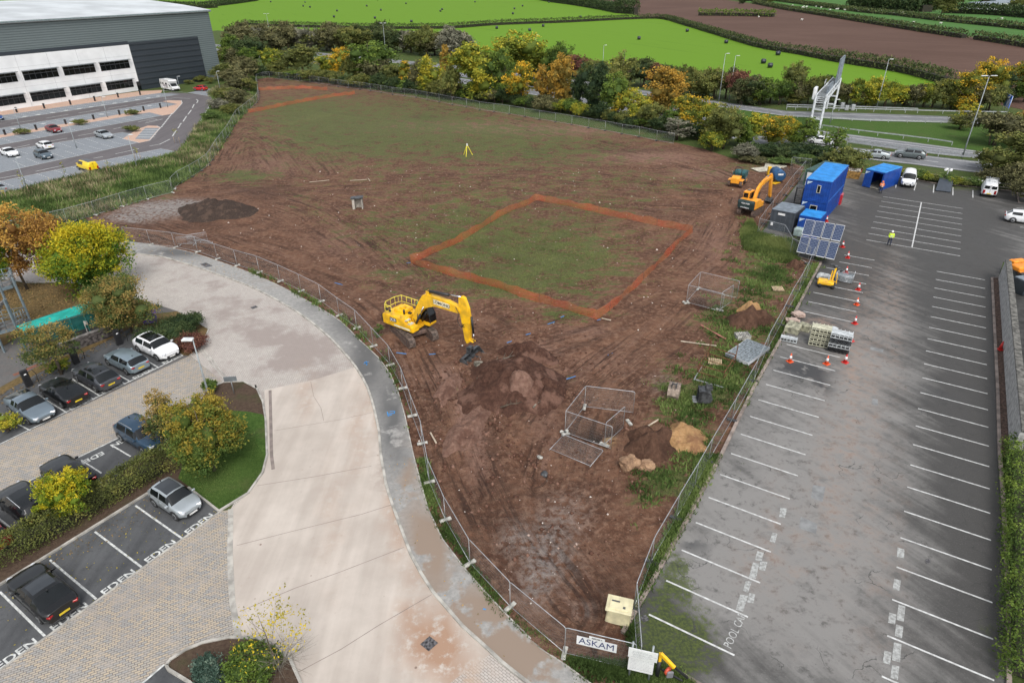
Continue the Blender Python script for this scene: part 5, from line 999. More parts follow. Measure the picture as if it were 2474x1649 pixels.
# open blue cabin
fl, fr, br = Z('d', '835,1165 968,1192 985,1112', 2.6); o = Vector((fl.x, fl.y, 0)); w_ = math.dist(fl[:2], fr[:2]); d_ = 5.3
oc = empty('site_cabin', o, hd(Vector((fr.x-fl.x, fr.y-fl.y, 0))), 'single blue cabin with its front open at the head of the car park', 'cabin', 'blue site cabins')
m = MB(); m.box((.04, d_/2, 1.3), (.08, d_, 2.56)); m.box((w_-.04, d_/2, 1.3), (.08, d_, 2.56)); m.box((w_/2, d_-.04, 1.3), (w_-.16, .08, 2.56)); m.box((w_*.22, .04, 1.3), (w_*.44-.16, .08, 2.4)); m.box((w_/2, .04, 2.5), (w_-.2, .085, .17)); m.box((w_*.96-.05, .04, 1.2), (.12, .08, 2.3))
[m.box((-.012, .3+i*.35, 1.3), (.04, .16, 2.3)) for i in range(14)]; [m.box((w_+.012, .3+i*.35, 1.3), (.04, .16, 2.3)) for i in range(14)]; [m.box((.2+i*.22, -.01, 1.3), (.1, .04, 2.2)) for i in range(4)]; m.build('walls', K['blue'], oc)
m = MB(); m.box((w_/2, d_/2, 2.6), (w_, d_, .06)); [m.box((w_/2, .3+i*.4, 2.64), (w_-.2, .14, .03)) for i in range(12)]; m.build('roof', K['bluer'], oc)
m = MB(); m.box((w_/2, d_/2, .1), (w_-.2, d_-.2, .06)); m.build('floor', K['woodg'], oc); logo(oc, .4, 2.2)
m = MB(); m.box((w_*.6, d_*.6, .5), (.5, .4, .8), bev=.03); m.box((w_*.8, d_*.4, .35), (.3, .4, .5), bev=.03); m.build('stored_goods', K['conc'], oc)
# staircase beside the stack
s0, s1 = W('n', 1150, 620, .0), W('n', 1200, 400, 2.4); st = empty('steel_staircase', s0, hd(Vector((s1.x-s0.x, s1.y-s0.y, 0))), 'dark steel staircase climbing beside the blue cabin stack', 'staircase'); Lh = math.dist(s0[:2], s1[:2])
m = MB(); 
for i in range(11): m.box((Lh*i/10, 0, .15+2.45*i/10), (.28, .85, .05))
m.build('treads', K['woodg'], st); m = MB(); [m.bar((0, y, .1), (Lh, y, 2.6), .06, .2) for y in (-.45, .45)]; m.build('stringers', K['steel'], st)
m = MB()
for y in (-.45, .45):
    m.tube([(0, y, 1.), (Lh, y, 3.5), (Lh+1, y, 3.5)], .025, 6); [m.tube([(Lh*i/4, y, .1+2.5*i/4), (Lh*i/4, y, 1.+2.5*i/4)], .02, 6) for i in range(5)]
m.build('handrail', K['steel'], st); m = MB(); m.box((Lh+.6, 0, 2.6), (1.2, .95, .06)); [m.bar((Lh+x, y, 0), (Lh+x, y, 2.6), .07) for x in (.1, 1.1) for y in (-.42, .42)]; m.build('landing', K['steel'], st)
rb = empty('fire_point_box', W('n', 1690, 640), hd(QA), 'dark red steel cabinet standing against the right side of the blue stack', 'cabinet'); m = MB(); m.box((0, .5, .7), (.9, 1.1, 1.35), bev=.03); m.build('body', K['redbox'], rb)
m = MB(); m.box((0, .5, 1.4), (.96, 1.16, .06), bev=.02); m.build('lid', pm('pink_lid', (.5, .1, .12), .5), rb); m = MB(); [m.box((-.2+.0*i, -.06, .35+.22*i), (.12, .02, .14)) for i in range(4)]; m.build('marks', K['inkw'], rb)
# skip
sp = W('n', 1890, 290); sk_ = empty('builders_skip', sp, hd(QA)+.05, 'rusty yellow skip full of rubbish between the cabins', 'skip'); m = MB()
prof = [(-.95, 0), (.95, 0), (1.15, 1.15), (-1.15, 1.15)]; m.prism(prof, 0, 2.6); me = m.mesh('shell'); bm = bmesh.new(); bm.from_mesh(me); top = [f for f in bm.faces if f.normal.z > .9]; bmesh.ops.inset_individual(bm, faces=top, thickness=.06); bmesh.ops.translate(bm, verts=[v for f in top for v in f.verts], vec=(0, 0, -.35)); bm.to_mesh(me); bm.free(); mobj('shell', me, pm('skip_ochre', (.34, .19, .05), .6, 0, .3, 3), sk_)
m = MB(); rs = random.Random(4); [m.box((rs.uniform(-.8, .8), rs.uniform(.3, 2.3), .85+rs.uniform(0, .2)), (rs.uniform(.2, .7), rs.uniform(.2, .7), rs.uniform(.05, .25)), rz=rs.uniform(0, 3)) for i in range(26)]; m.build('rubbish', pm('mixed_rubbish', (.5, .47, .42), .8, 0, .5, 2), sk_)
m = MB(); [m.box((s*1.12, y, 1.3), (.08, .1, .4)) for s in (1, -1) for y in (.1, 2.5)]; m.build('lugs', K['redbox'], sk_)
# IBC, hose, blue tank
ib = empty('water_tank', W('n', 1145, 1085), hd(QA)-.1, 'translucent plastic water tank in a cage between container and solar panels', 'tank'); m = MB(); m.box((0, .5, .62), (.95, .95, .9), bev=.06); m.cyl((0, .5, 1.05), (0, .5, 1.15), .12); m.build('tank', pm('ibc_plastic', (.42, .55, .52), .4), ib)
m = MB(); [m.tube([(x, -.0, .15), (x, -.0, 1.1), (x, 1.0, 1.1), (x, 1.0, .15)], .012, 5) for x in (-.48, -.24, 0, .24, .48)]; [m.tube([(-.5, 0, z), (.5, 0, z)], .012, 5) for z in (.2, .42, .64, .86, 1.08)]; m.build('cage', K['galv'], ib); m = MB(); m.box((0, .5, .08), (1., 1., .12)); m.build('pallet', K['black'], ib)
c = W('n', 855, 1090, .1); m = MB(); m.tube([c+Vector((math.cos(a)*.42, math.sin(a)*.42, .1*math.sin(a))) for a in np.arange(0, 6.4, .3)], .085, 8); tag(m.build('hose_coil', K['white']), 'white coiled hose lying on the grass in front of the dark container', 'hose')
c = W('n', 870, 320); tk = empty('fuel_tank', c, hd(W('n', 900, 290)-W('n', 800, 320))+.9, 'blue cylindrical tank on a stand at the far right of the site', 'tank'); m = MB(); m.tube([(-1.3, 0, 1.1), (-1.25, 0, 1.1), (1.25, 0, 1.1), (1.3, 0, 1.1)], [.7, .82, .82, .7], 24); m.build('drum', pm('tank_blue', (.02, .085, .2), .5, 0, .15), tk)
m = MB(); [m.bar((x, y, 0), (x, y*.7, .6), .08) for x in (-.9, .9) for y in (-.6, .6)]; m.build('stand', K['steel'], tk); m = MB(); m.box((-1.32, 0, 1.35), (.02, .8, .25)); m.build('label_plate', K['inkw'], tk)
m = MB(); c = W('n', 765, 240); m.box((0, 0, .7), (.5, .5, 1.3), bev=.04); o = m.build('yellow_cabinet', K['yel']); o.location = c; tag(o, 'small yellow cabinet behind the blue cylindrical tank', 'cabinet')
m = MB(); m.box((0, 0, .05), (1.5, .8, .1), bev=.02); o = m.build('spill_tray', K['yel']); o.location = W('n', 855, 350); o.rotation_euler = (0, 0, .6); tag(o, 'flat yellow tray on the mud below the blue tank', 'tray')
for i, (s, rz_) in enumerate((('690,170', .4), ('860,130', -.4))):
    m = MB(); [m.box((0, -.9+.3*k, .06+.015*k), (3.4, .27, .03)) for k in range(7)]; o = m.build('board_pile', pm('pale_board', (.5, .47, .38), .8)); o.location = W('n', *map(float, s.split(','))); o.rotation_euler = (0, .03, rz_); tag(o, ['pile of pale boards lying on the mud behind the orange excavator', 'broken boards beside the brushwood behind the blue tank'][i], 'boards')
# solar array
Q = [Z('n', '1270,835', 3.)[0], Z('n', '1810,925', 3.)[0], Z('n', '1140,1275', .9)[0], Z('n', '1660,1385', .9)[0]]
sa = empty('solar_trailer', (Q[2].x, Q[2].y, 0), 0, 'tilted array of eight solar panels on a trailer beside the blue cabins', 'solar array'); O_ = Vector((Q[2].x, Q[2].y, 0))
M_cell = newmat('solar_cells'); mm, nt, b = M_cell; v = att(nt, 'cell', 1); s = N(nt, 'SeparateXYZ', 0, None, Vector=v).node
g1 = mth(nt, 'LESS_THAN', mth(nt, 'FRACT', s.outputs[0]), .09); g2 = mth(nt, 'LESS_THAN', mth(nt, 'FRACT', s.outputs[1]), .09); nt.links.new(mixc(nt, mth(nt, 'MAXIMUM', g1, g2), (.012, .025, .07), (.25, .29, .36)), b.inputs['Base Color']); b.inputs['Roughness'].default_value = .12
bil = lambda u, v: (Q[2].lerp(Q[3], u)).lerp(Q[0].lerp(Q[1], u), v)-O_
for j in range(2):
    for i in range(4):
        g_ = .012; u0, u1 = i/4+g_, (i+1)/4-g_; v0, v1 = (0, .475) if j == 0 else (.525, 1.)
        q = [bil(u0, v0), bil(u1, v0), bil(u1, v1), bil(u0, v1)]; nn = (q[1]-q[0]).cross(q[3]-q[0]).normalized()
        m = MB(); m.add([p-nn*.04 for p in q]+[p for p in q], [(3, 2, 1, 0), (4, 5, 6, 7), (0, 1, 5, 4), (1, 2, 6, 5), (2, 3, 7, 6), (3, 0, 4, 7)]); po = m.build('solar_panel', K['white'], sa)
        cc = sum(q, Vector())/4; q2 = [cc+(p-cc)*.955+nn*.005 for p in q]; mobj('cells', fast('cells', q2, [(0, 1, 2, 3)], {'cell': ('POINT', [(0, 0, 0), (6, 0, 0), (6, 10, 0), (0, 10, 0)])}), mm, po)
m = MB(); [m.bar(bil(u, .05)-Vector((0, 0, .05)), Vector((bil(u, .6).x, bil(u, .6).y, .15)), .08) for u in (.2, .8)]; [m.bar(bil(u, .98)-Vector((0, 0, .05)), Vector((bil(u, .6).x, bil(u, .6).y, .3)), .08) for u in (.2, .8)]; [m.bar(bil(u, 0), bil(u, 1), .06) for u in (.25, .75)]; m.build('frame', K['steel'], sa)
m = MB(); c = bil(.5, .55); m.box((c.x, c.y, .45), (2.2, 1.4, .7), rz=YAW, bev=.05); m.build('trailer', K['steel'], sa)
tl = empty('ground_solar_panel', W('d', 1375, 1320), hd(QA)+.0, 'dark solar sheet tilted on the ground in the top row with white lamp heads above it', 'solar panel'); q = P('d', '1345,1215 1443,1218 1418,1322 1313,1310'); q = [Vector((*p[:2], z))-tl.location for p, z in zip([W('d', 1345, 1215, .9), W('d', 1443, 1218, .9), W('d', 1418, 1322, .15), W('d', 1313, 1310, .15)], (.9, .9, .15, .15))]
tl.rotation_euler = (0, 0, 0); m = MB(); m.add(q+[p-Vector((0, 0, .05)) for p in q], [(0, 1, 2, 3), (7, 6, 5, 4), (0, 4, 5, 1), (1, 5, 6, 2), (2, 6, 7, 3), (3, 7, 4, 0)]); m.build('sheet', pm('solar_dark', (.035, .045, .06), .35), tl)
m = MB(); [m.bar(a.lerp(b, t)+Vector((0, 0, .008)), d.lerp(c, t)+Vector((0, 0, .008)), .02, .01) for t in (.33, .66) for a, b, c, d in [q]]; m.build('joints', K['steel'], tl)
pc = (q[0]+q[1])/2+Vector((.3, .6, -.9)); m = MB(); m.cyl(pc, pc+Vector((0, 0, 1.7)), .06); m.build('mast', K['white'], tl)
m = MB(); [m.box(pc+Vector((dx, dy, 1.75)), (.4, .3, .25), rz=dx, bev=.05) for dx, dy in ((-.45, 0), (.45, .1), (0, .4), (.1, -.35))]; m.build('lamp_heads', K['white'], tl)
# ================================================================ SMALL THINGS IN THE CAR PARK
def cone(c, label, red=True, group='traffic cones', h=.8):
    r = empty('traffic_cone', c, random.Random(label).uniform(0, 1), label, 'cone', group); mb = K['orange'] if not red else pm('cone_red', (.62, .035, .03), .5)
    m = MB(); m.box((0, 0, .03), (.46, .46, .06), bev=.02); m.build('base', mb if red else mb, r); m = MB(); m.cyl((0, 0, .05), (0, 0, h), .17, .035, 16); m.build('body', mb, r)
    m = MB(); m.cyl((0, 0, h*.38), (0, 0, h*.72), .125, .078, 16); m.build('sleeve', K['conewh'], r); return r
CN = [('n', 1548, 868, 'behind the solar panels beside the small blue cabin', 1), ('n', 1765, 1215, 'right of the solar panels', 1), ('n', 1835, 1360, 'just below the solar panels', 1), ('o', 1085, 222, 'behind the grey crate of the lighting tower', 1), ('o', 1250, 448, 'right of the grey crate', 1), ('o', 1228, 650, 'in the bay below the lighting tower', 0), ('o', 1202, 905, 'above the black barrier stack', 1), ('o', 1152, 1140, 'right of the black barrier stack', 1), ('o', 1072, 1430, 'below the corner of the black barrier stack', 1), ('o', 820, 1450, 'in the middle of the lowest row of three', 0), ('o', 325, 1418, 'nearest the wire fence', 0), ('h', 1756, 842, 'standing on the mulch strip by the concrete wall', 1)]
for t, x, y, s, rd in CN:
    c = cone(W(t, x, y, .014), ('red' if rd else 'orange')+' and white traffic cone '+s, bool(rd))
    if 'mulch' in s: c.location.z = .055; c['label'] = 'dull red traffic cone standing on the mulch strip by the concrete wall'; [bpy.data.objects.remove(k) for k in list(c.children) if k.name.startswith('sleeve')]
# lighting tower (yellow) and crates
lt = empty('lighting_tower', W('o', 810, 410), hd(QA)+.15, 'yellow folded lighting tower trailer parked in the bays', 'lighting tower'); m = MB(); m.box((-.1, .2, .45), (1.5, .9, .3), bev=.04); m.box((-.35, .2, .65), (.9, .8, .12), bev=.04); m.build('trailer', K['yel'], lt)
m = MB(); m.bar((.45, .3, .4), (.55, .5, 2.0), .16); m.bar((.25, .3, .4), (.3, .4, 1.7), .1); m.bar((.9, .3, .4), (.8, .5, 1.5), .07); m.bar((-.1, .2, .6), (.9, .3, .6), .08); m.build('mast', K['yel'], lt)
m = MB(); [m.box((.4+dx, .5, 2.0+dz), (.34, .22, .26), rz=.4*k, bev=.04) for k, (dx, dz) in enumerate(((-.25, .25), (.1, .12), (.4, -.05), (.7, -.2)))]; m.build('floodlights', K['steel'], lt)
m = MB(); [m.cyl((x, y, .2), (x, y+.15, .2), .2) for x in (-.6, .6) for y in (-.35, .5)]; m.build('wheels', K['rubber'], lt)
gc = empty('mesh_stillage', W('o', 1050, 340), hd(QA), 'grey galvanised stillage stacked with mesh beside the lighting tower', 'stillage'); m = MB(); m.box((0, .4, .35), (1.6, 1.1, .55), bev=.03); m.build('stack', pm('stacked_mesh', (.27, .31, .33), .5, .4, .3, 6), gc)
m = MB(); [m.tube([(-.8, y, .1+k*.12), (.8, y, .1+k*.12)], .02, 5) for k in range(7) for y in (-.16,)]; m.tube([(-.8, -.16, .68), (.8, -.16, .68), (.8, .95, .68), (-.8, .95, .68), (-.8, -.16, .68)], .03, 6); [m.tube([(x, y, 0), (x, y, 1.)], .03, 6) for x in (-.8, .8) for y in (-.16, .95)]; m.build('rails', K['galv'], gc)
wb = empty('sack', W('o', 770, 320), hd(QA), 'pale bulk bag and sheet bundle behind the lighting tower', 'bundle'); m = MB(); m.box((0, .2, .4), (1.4, .9, .5), bev=.12, taper=(.85, .8)); m.build('bag', pm('pale_sack', (.5, .52, .52), .8, 0, .25, 3), wb)
# barrier stacks (gate-like plastic barriers)
def barrier_stack(o, ax, n, lay, m1, m2, label, grp='barrier stacks', w_=1.25, d=.95):
    r = empty('barrier_stack', o, ax, label, 'barriers', grp)
    for l in range(lay):
        m = MB(); z = .05+l*.42
        for i in range(n):
            x = -w_/2+w_*i/(n-1); m.box((x, d/2, z+.2), (.05, d, .36), bev=.01)
        m.box((0, .02, z+.33), (w_, .04, .05)); m.box((0, .02, z+.08), (w_, .04, .05)); m.box((0, d/2, z+.36), (w_*.98, d*.7, .03)); m.build('barrier', m1 if (l % 2 == 0 or m2 is None) else m2, r)
    return r
M_cream = pm('cream_plastic', (.52, .51, .38), .6, 0, .15, 3); M_pgrey = pm('pale_grey_plastic', (.5, .53, .54), .6, 0, .15, 3)
barrier_stack(W('o', 700, 1225), hd(QA)+.12, 6, 4, M_cream, M_cream, 'tall stack of cream plastic barriers beside the black stack', w_=1.5, d=1.3)
barrier_stack(W('o', 965, 1310), hd(QA)+.06, 6, 4, K['black'], M_pgrey, 'stack of black and grey plastic barriers between cones', w_=1.6, d=1.3)
barrier_stack(W('o', 300, 1165), hd(QA)+.08, 6, 1, M_pgrey, None, 'single low pale grey plastic barrier against the kerb', w_=1.3, d=.6)
m = MB(); m.box((0, 0, .45), (1.0, .5, .9), bev=.04); o = m.build('barrier_feet_bundle', M_pgrey); o.location = W('o', 880, 1090); o.rotation_euler = (0, 0, hd(QA)+1.2); tag(o, 'pale plastic barrier leaning between the cream and black stacks', 'barriers')
for i, (a, b, w2, lab) in enumerate(((('o', 280, 960), ('o', 470, 1010), 1.6, 'weathered concrete slab nearest the kerb above the low grey barrier'), (('o', 440, 975), ('o', 590, 1020), .8, 'narrower concrete block behind the slab by the kerb'))):
    p1, p2 = W(*a), W(*b); m = MB(); L = (p2-p1).length; m.box((L/2, -.2 if i == 0 else .1, .3), (L, w2 if i == 0 else .7, .6 if i == 0 else .65), bev=.05); o = m.build('concrete_block', pm('lichen_concrete', (.36, .35, .25), .9, 0, .3, 3, bmp=.4)); o.location = p1; o.rotation_euler = (0, 0, hd(p2-p1)); tag(o, lab, 'concrete block')
for i, (x, y, lab) in enumerate(((440, 815, 'crumpled pinkish board sheets on the tarmac by the kerb'), (360, 895, 'torn pinkish board bundle straddling the kerb'))):
    rs = random.Random(i); m = MB(); [m.box((rs.uniform(-.1, .1), rs.uniform(-.1, .1), .06+.07*k), (rs.uniform(.7, 1.1), rs.uniform(.5, .8), .05), rz=rs.uniform(-.5, .5)) for k in range(6)]; o = m.build('board_bundle', pm('pink_board', (.48, .36, .3), .8, 0, .15, 2)); o.location = W('o', x, y, .05); tag(o, lab, 'boards', 'board bundles')
# pallets, timber, frame, buckets, boulders
def pallet(c, rz_, label, w_=1.1, d=.9, n=7, tilt=0.):
    r = empty('pallet', c, rz_, label, 'pallet', 'wooden pallets'); m = MB(); [m.box((-w_/2+w_*(i+.5)/n, 0, .13), (w_/n*.62, d, .02)) for i in range(n)]; m.build('deck', pm('new_pallet', (.55, .42, .26), .8, 0, .15, 4), r)
    m = MB(); [m.box((0, y, .06), (w_, .09, .1)) for y in (-d/2+.05, 0, d/2-.05)]; m.build('bearers', K['wood'], r); r.rotation_euler[0] = tilt; return r
pallet(W('g', 1503, 928, .05), -.3, 'pale wooden pallet lying inside the rusty steel frame'); pallet(W('o', 160, 440, .05), -.1, 'wooden pallet alone on the weeds, left of the wire fence'); 
for i, (t, x, y, rz_, L, lab) in enumerate((('g', 1490, 720, -1.05, 3.0, 'reddish plank lying on the grass above the rusty frame'), ('g', 1390, 800, -.3, 3., 'thin pale batten on the mud left of the rusty frame'), ('g', 755, 633, -.5, .9, 'short white offcut beside the corner of the orange netting'), ('f', 1275, 1450, -1.15, 1.3, 'pale plank stub inside the footpath fence'), ('b', 490, 1250, .35, 3.0, 'pale plank lying on the mud above the gravel heap'), ('b', 760, 1242, .2, 2.6, 'pale plank left of the concrete chamber'), ('b', 832, 1240, -1.2, 1.6, 'short pale plank standing out above the concrete chamber'), ('g', 1040, 1370, .7, 2.4, 'bent pale branch sticking out of the dark heap'), ('k', 1727, 345, 0, .1, ''))):
    if not lab: continue
    m = MB(); m.box((0, 0, .05), (L, .2 if 'plank' in lab and i == 0 else .1, .06)); o = m.build('plank', pm('red_plank', (.3, .12, .09), .8) if i == 0 else pm('pale_plank', (.5, .42, .32), .8)); o.location = W(t, x, y, .06); o.rotation_euler = (0, 0, rz_); tag(o, lab, 'plank', 'loose timber')
rf = P('g', '1385,1000 1460,872 1640,930 1560,1050'); fr = empty('scrap_rack', rf[0], 0, 'rusty open steel frame with uprights lying in the weeds', 'rack'); rf = [p-fr.location for p in rf]; M_rust = pm('rusty_steel', (.17, .075, .035), .85, .2, .3, 4); m = MB()
for z in (.1, .75): 
    for i in range(4): m.bar(rf[i]+Vector((0, 0, z)), rf[(i+1) % 4]+Vector((0, 0, z)), .06)
for k in (.33, .66): m.bar(rf[0].lerp(rf[1], k)+Vector((0, 0, .75)), rf[3].lerp(rf[2], k)+Vector((0, 0, .75)), .05)
for i in range(4): m.bar(rf[i], rf[i]+Vector((0, 0, 1.7 if i in (1, 2) else .9)), .06)
m.build('members', M_rust, fr); m = MB(); m.bar(rf[0]+Vector((-.5, -1., .05)), rf[3]+Vector((-.3, -1.1, .05)), .08); m.bar(rf[0]+Vector((-.6, -1.1, .05)), rf[0].lerp(rf[1], .6), .08); m.build('loose_bars', K['galv'], fr)
def bucket_obj(c, rz_, label, teeth, mat, rx=0.):
    r = empty('digging_bucket', c, rz_, label, 'bucket', 'spare excavator buckets'); pr = [(.62, .95), (.1, .98), (-.28, .75), (-.42, .35), (-.3, .06), (.15, -.02), (.62, .0)]; m = MB(); hw_ = .42
    for a, b in zip(pr, pr[1:]): m.add([(a[0], -hw_, a[1]), (b[0], -hw_, b[1]), (b[0], hw_, b[1]), (a[0], hw_, a[1])], [(0, 1, 2, 3)])
    for s in (1, -1): m.prism(pr, s*hw_-.015, s*hw_+.015)
    o = m.build('shell', mat, r); sm = o.modifiers.new('thick', 'SOLIDIFY'); sm.thickness = .035
    m = MB(); [m.box((-.1, s*.16, 1.12), (.5, .05, .35), bev=.03) for s in (1, -1)]; m.cyl((.05, -.2, 1.15), (.05, .2, 1.15), .05); m.build('ears', K['steel'], r)
    if teeth: m = MB(); [m.box((.8, y, -.0), (.35, .07, .06), taper=(.5, 1)) for y in np.linspace(-.38, .38, 5)]; m.build('teeth', K['galv'], r)
    r.rotation_euler[0] = rx; return r
bucket_obj(W('g', 1215, 1165, .02), 1.2, 'smooth grey brown digging bucket lying left of the toothed one', False, pm('pale_rust', (.34, .27, .22), .7, .2, .25, 3)); bucket_obj(W('g', 1440, 1185, .25), 3.0, 'dark toothed digging bucket in the weeds by the wire fence', True, K['steel'])
def rock(name, c, r3, seed, mat, label, cat, group=None, sink=.25):
    bm = bmesh.new(); bmesh.ops.create_icosphere(bm, subdivisions=4, radius=1)
    for v in bm.verts: d = 1+.7*noise.noise(v.co*.9+Vector((seed, 0, 0)))-.35*abs(noise.noise(v.co*2.2+Vector((0, seed, 0))))+.12*noise.noise(v.co*5.); q = v.co*d; v.co = Vector((q.x*r3[0], q.y*r3[1], max(-.8, min(.75, q.z))*r3[2]*1.2))
    me = bpy.data.meshes.new(name); bm.to_mesh(me); bm.free(); o = mobj(name, me, mat); o.location = c+Vector((0, 0, r3[2]*(1-sink))); tag(o, label, cat, group); return o
M_rock = pm('sandstone', (.27, .17, .10), .9, 0, .35, 1.6, bmp=.6, col2=(.17, .10, .06))
rock('boulder', W('D', 1446, 1072), (.62, .5, .5), 3, M_rock, 'larger sandstone boulder on the mud, left of the pair', 'boulder', 'pair of boulders', .2).rotation_euler = (0, 0, .4)
rock('boulder', W('D', 1480, 1074), (.5, .4, .38), 8, M_rock, 'smaller sandstone boulder on the mud, right of the pair', 'boulder', 'pair of boulders', .2)
rock('stump', W('D', 1100, 845), (.35, .3, .35), 12, K['barkg'], 'pale torn root stump at the edge of the spoil heap', 'stump', None, .1); rock('stone', W('D', 1240, 1052), (.18, .15, .12), 21, K['conc'], 'small grey stone left of the flat wire panel', 'stone')
rock('stone', W('k', 328, 135), (.22, .2, .16), 22, K['steel'], 'dark round stone on the mud in front of the flat wire panel', 'stone')
# ---- heaps
def heap(name, c, rx, ry, rot, h, mat, label, seed, group='heaps of soil', pk=1.75, skew=(0, 0)):
    n, k = 72, 34; v = [(skew[0], skew[1], h)]; f = []
    for j in range(1, k+1):
        t = j/k
        for i in range(n):
            a = 2*math.pi*i/n; w_ = 1+.42*noise.noise(Vector((math.cos(a)*1.3, math.sin(a)*1.3, seed))); x, y = math.cos(a)*rx*t*w_+skew[0]*(1-t), math.sin(a)*ry*t*w_+skew[1]*(1-t)
            z = h*(.5+.5*math.cos(math.pi*min(1, t)))**(1/pk)*(1+.3*noise.noise(Vector((x*.9, y*.9, seed))))+.26*noise.fractal(Vector((x*1.3, y*1.3, seed)), 1., 2., 5)*min(1, (1-t)*3+.2)-.12*t
            v.append((x, y, z))
    f = [(0, 1+i, 1+(i+1) % n) for i in range(n)]; v = np.array(v); F4 = [(1+j*n+i, 1+(j+1)*n+i, 1+(j+1)*n+(i+1) % n, 1+j*n+(i+1) % n) for j in range(k-1) for i in range(n)]
    me = bpy.data.meshes.new(name); me.from_pydata(v.tolist(), [], f+F4); me.polygons.foreach_set('use_smooth', [True]*len(me.polygons)); me.update(); o = mobj(name, me, mat); o.location = c; o.rotation_euler = (0, 0, rot); tag(o, label, 'heap', group); return o
def m_heap(name, c1, c2, c3, sc=1.):
    m, nt, b = newmat(name); p = obc(nt); n1 = nz(nt, p, .55*sc, 6, .65); n2 = nz(nt, p, 3*sc, 6, .75); c = mixc(nt, ss(nt, n2, .35, .7), c1, c2); c = mixc(nt, ss(nt, n1, .5, .62), c, c3)
    vo = N(nt, 'TexVoronoi', 0, None, Vector=p, Scale=3.5); c = mixc(nt, mth(nt, 'MULTIPLY', ss(nt, vo, .1, .05), .7), c, tuple(x*1.9 for x in c3)); nt.links.new(c, b.inputs['Base Color']); b.inputs['Roughness'].default_value = .95; b.inputs['Specular IOR Level'].default_value = .15; bump(nt, b, n2, 1., .25); return m
H_a = m_heap('spoil_soil', (.056, .028, .02), (.12, .062, .044), (.175, .098, .072)); H_b = m_heap('sand_and_clay', (.38, .22, .10), (.48, .30, .15), (.28, .15, .08)); H_c = m_heap('gravel', (.048, .035, .029), (.085, .06, .048), (.11, .075, .058), 2.); H_d = m_heap('brown_soil', (.085, .045, .03), (.14, .078, .052), (.07, .038, .026))
H_e = m_heap('pink_clay', (.17, .095, .07), (.27, .165, .125), (.14, .075, .055))
heap('spoil_heap', W('D', 1182, 885), 4.6, 4.2, .3, 1.75, H_a, 'large dark heap of dug soil in front of the yellow excavator', 1, skew=(.4, .3)); heap('clay_heap', W('D', 1193, 905, 0), 2.0, 2.2, .3, 2.0, H_e, 'pinkish clay piled on top of the dark spoil heap', 5, pk=1.2)
heap('spoil_ridge', W('D', 1215, 815), 2.6, 1.6, -.5, 1.1, H_a, 'lower lumpy ridge behind the spoil heap', 15); heap('spoil_ridge', W('D', 1255, 905), 1.6, 2.6, -.4, 1.1, H_a, 'dark shoulder at the right side of the spoil heap', 16); heap('scraped_strip', W('D', 1075, 985), 1.15, 3.6, -.42, .45, H_e, 'raised flattened strip of pinkish clay running toward the camera', 17, pk=3.); heap('scraped_strip', W('D', 1032, 888), .95, 2.3, -.3, .38, H_e, 'short pinkish scraped strip just below the yellow excavator', 18, pk=3.)
heap('soil_heap', W('D', 1500, 1022), 2.1, 1.9, .2, 1.1, H_d, 'brown soil heap to the left of the sandy mound by the nearer pit', 2); heap('sand_heap', W('D', 1565, 1005), 2.0, 1.8, .2, .85, H_b, 'yellow sandy mound beside the weeds near the nearer pit', 3)
heap('sand_heap', W('D', 1722, 738), 2.4, 1.9, .2, 1.2, H_d, 'sandy brown mound right of the farther pit', 4); heap('sand_heap', W('D', 1722, 716), 1.5, .8, .1, 1.1, H_b, 'paler sandy crest at the back of the mound right of the farther pit', 6)
heap('gravel_heap', W('D', 497, 487), 5.8, 4.3, -.1, 1.5, H_c, 'dark grey gravel heap near the site entrance', 7, skew=(.6, .6)); heap('soil_heap', W('n', 1120, 1470), 1.0, .8, .4, .8, H_d, 'small soil pile with broken wood behind the car park fence', 8)
heap('brush_heap', W('n', 1010, 220), 2.4, 1.6, .3, .9, pm('brushwood', (.11, .07, .055), .95, 0, .5, 9., bmp=.8), 'brown brushwood pile right of the blue tank', 9); heap('soil_heap', W('D', 615, 186), 4., 2., 0, .8, H_d, 'low bare soil bank in the far corner of the fence', 11)
rs = random.Random(3)
for i, (x, y, a, L, lab) in enumerate(((1225, 935, 1.2, 1.9, 'thin pale branch sticking up at the front of the spoil heap'), (1150, 935, .2, 1.6, 'short brown log on the near side of the spoil heap'), (1130, 832, .5, 2.2, 'pale leafy branch behind the torn stump'), (1280, 890, 1.9, 1.5, 'bent twig at the right edge of the spoil heap'), (1095, 868, -.6, .9, 'dark root piece below the torn stump'))):
    m = MB(); c = W('D', x, y, .35); pts = [Vector((0, 0, 0))]
    for k in range(4): pts.append(pts[-1]+Vector((math.cos(a+rs.uniform(-.4, .4)), math.sin(a+rs.uniform(-.4, .4)), rs.uniform(-.05, .2)))*L/4)
    m.tube(pts, [.07, .06, .05, .04, .02], 6); [m.tube([pts[k], pts[k]+Vector((rs.uniform(-1, 1), rs.uniform(-1, 1), .5))*L*.25], [.03, .01], 5) for k in (1, 2, 3)]; o = m.build('branch', K['barkg'] if 'pale' in lab or 'twig' in lab else K['bark']); o.location = c; tag(o, lab, 'branch', 'branches on the spoil heap')
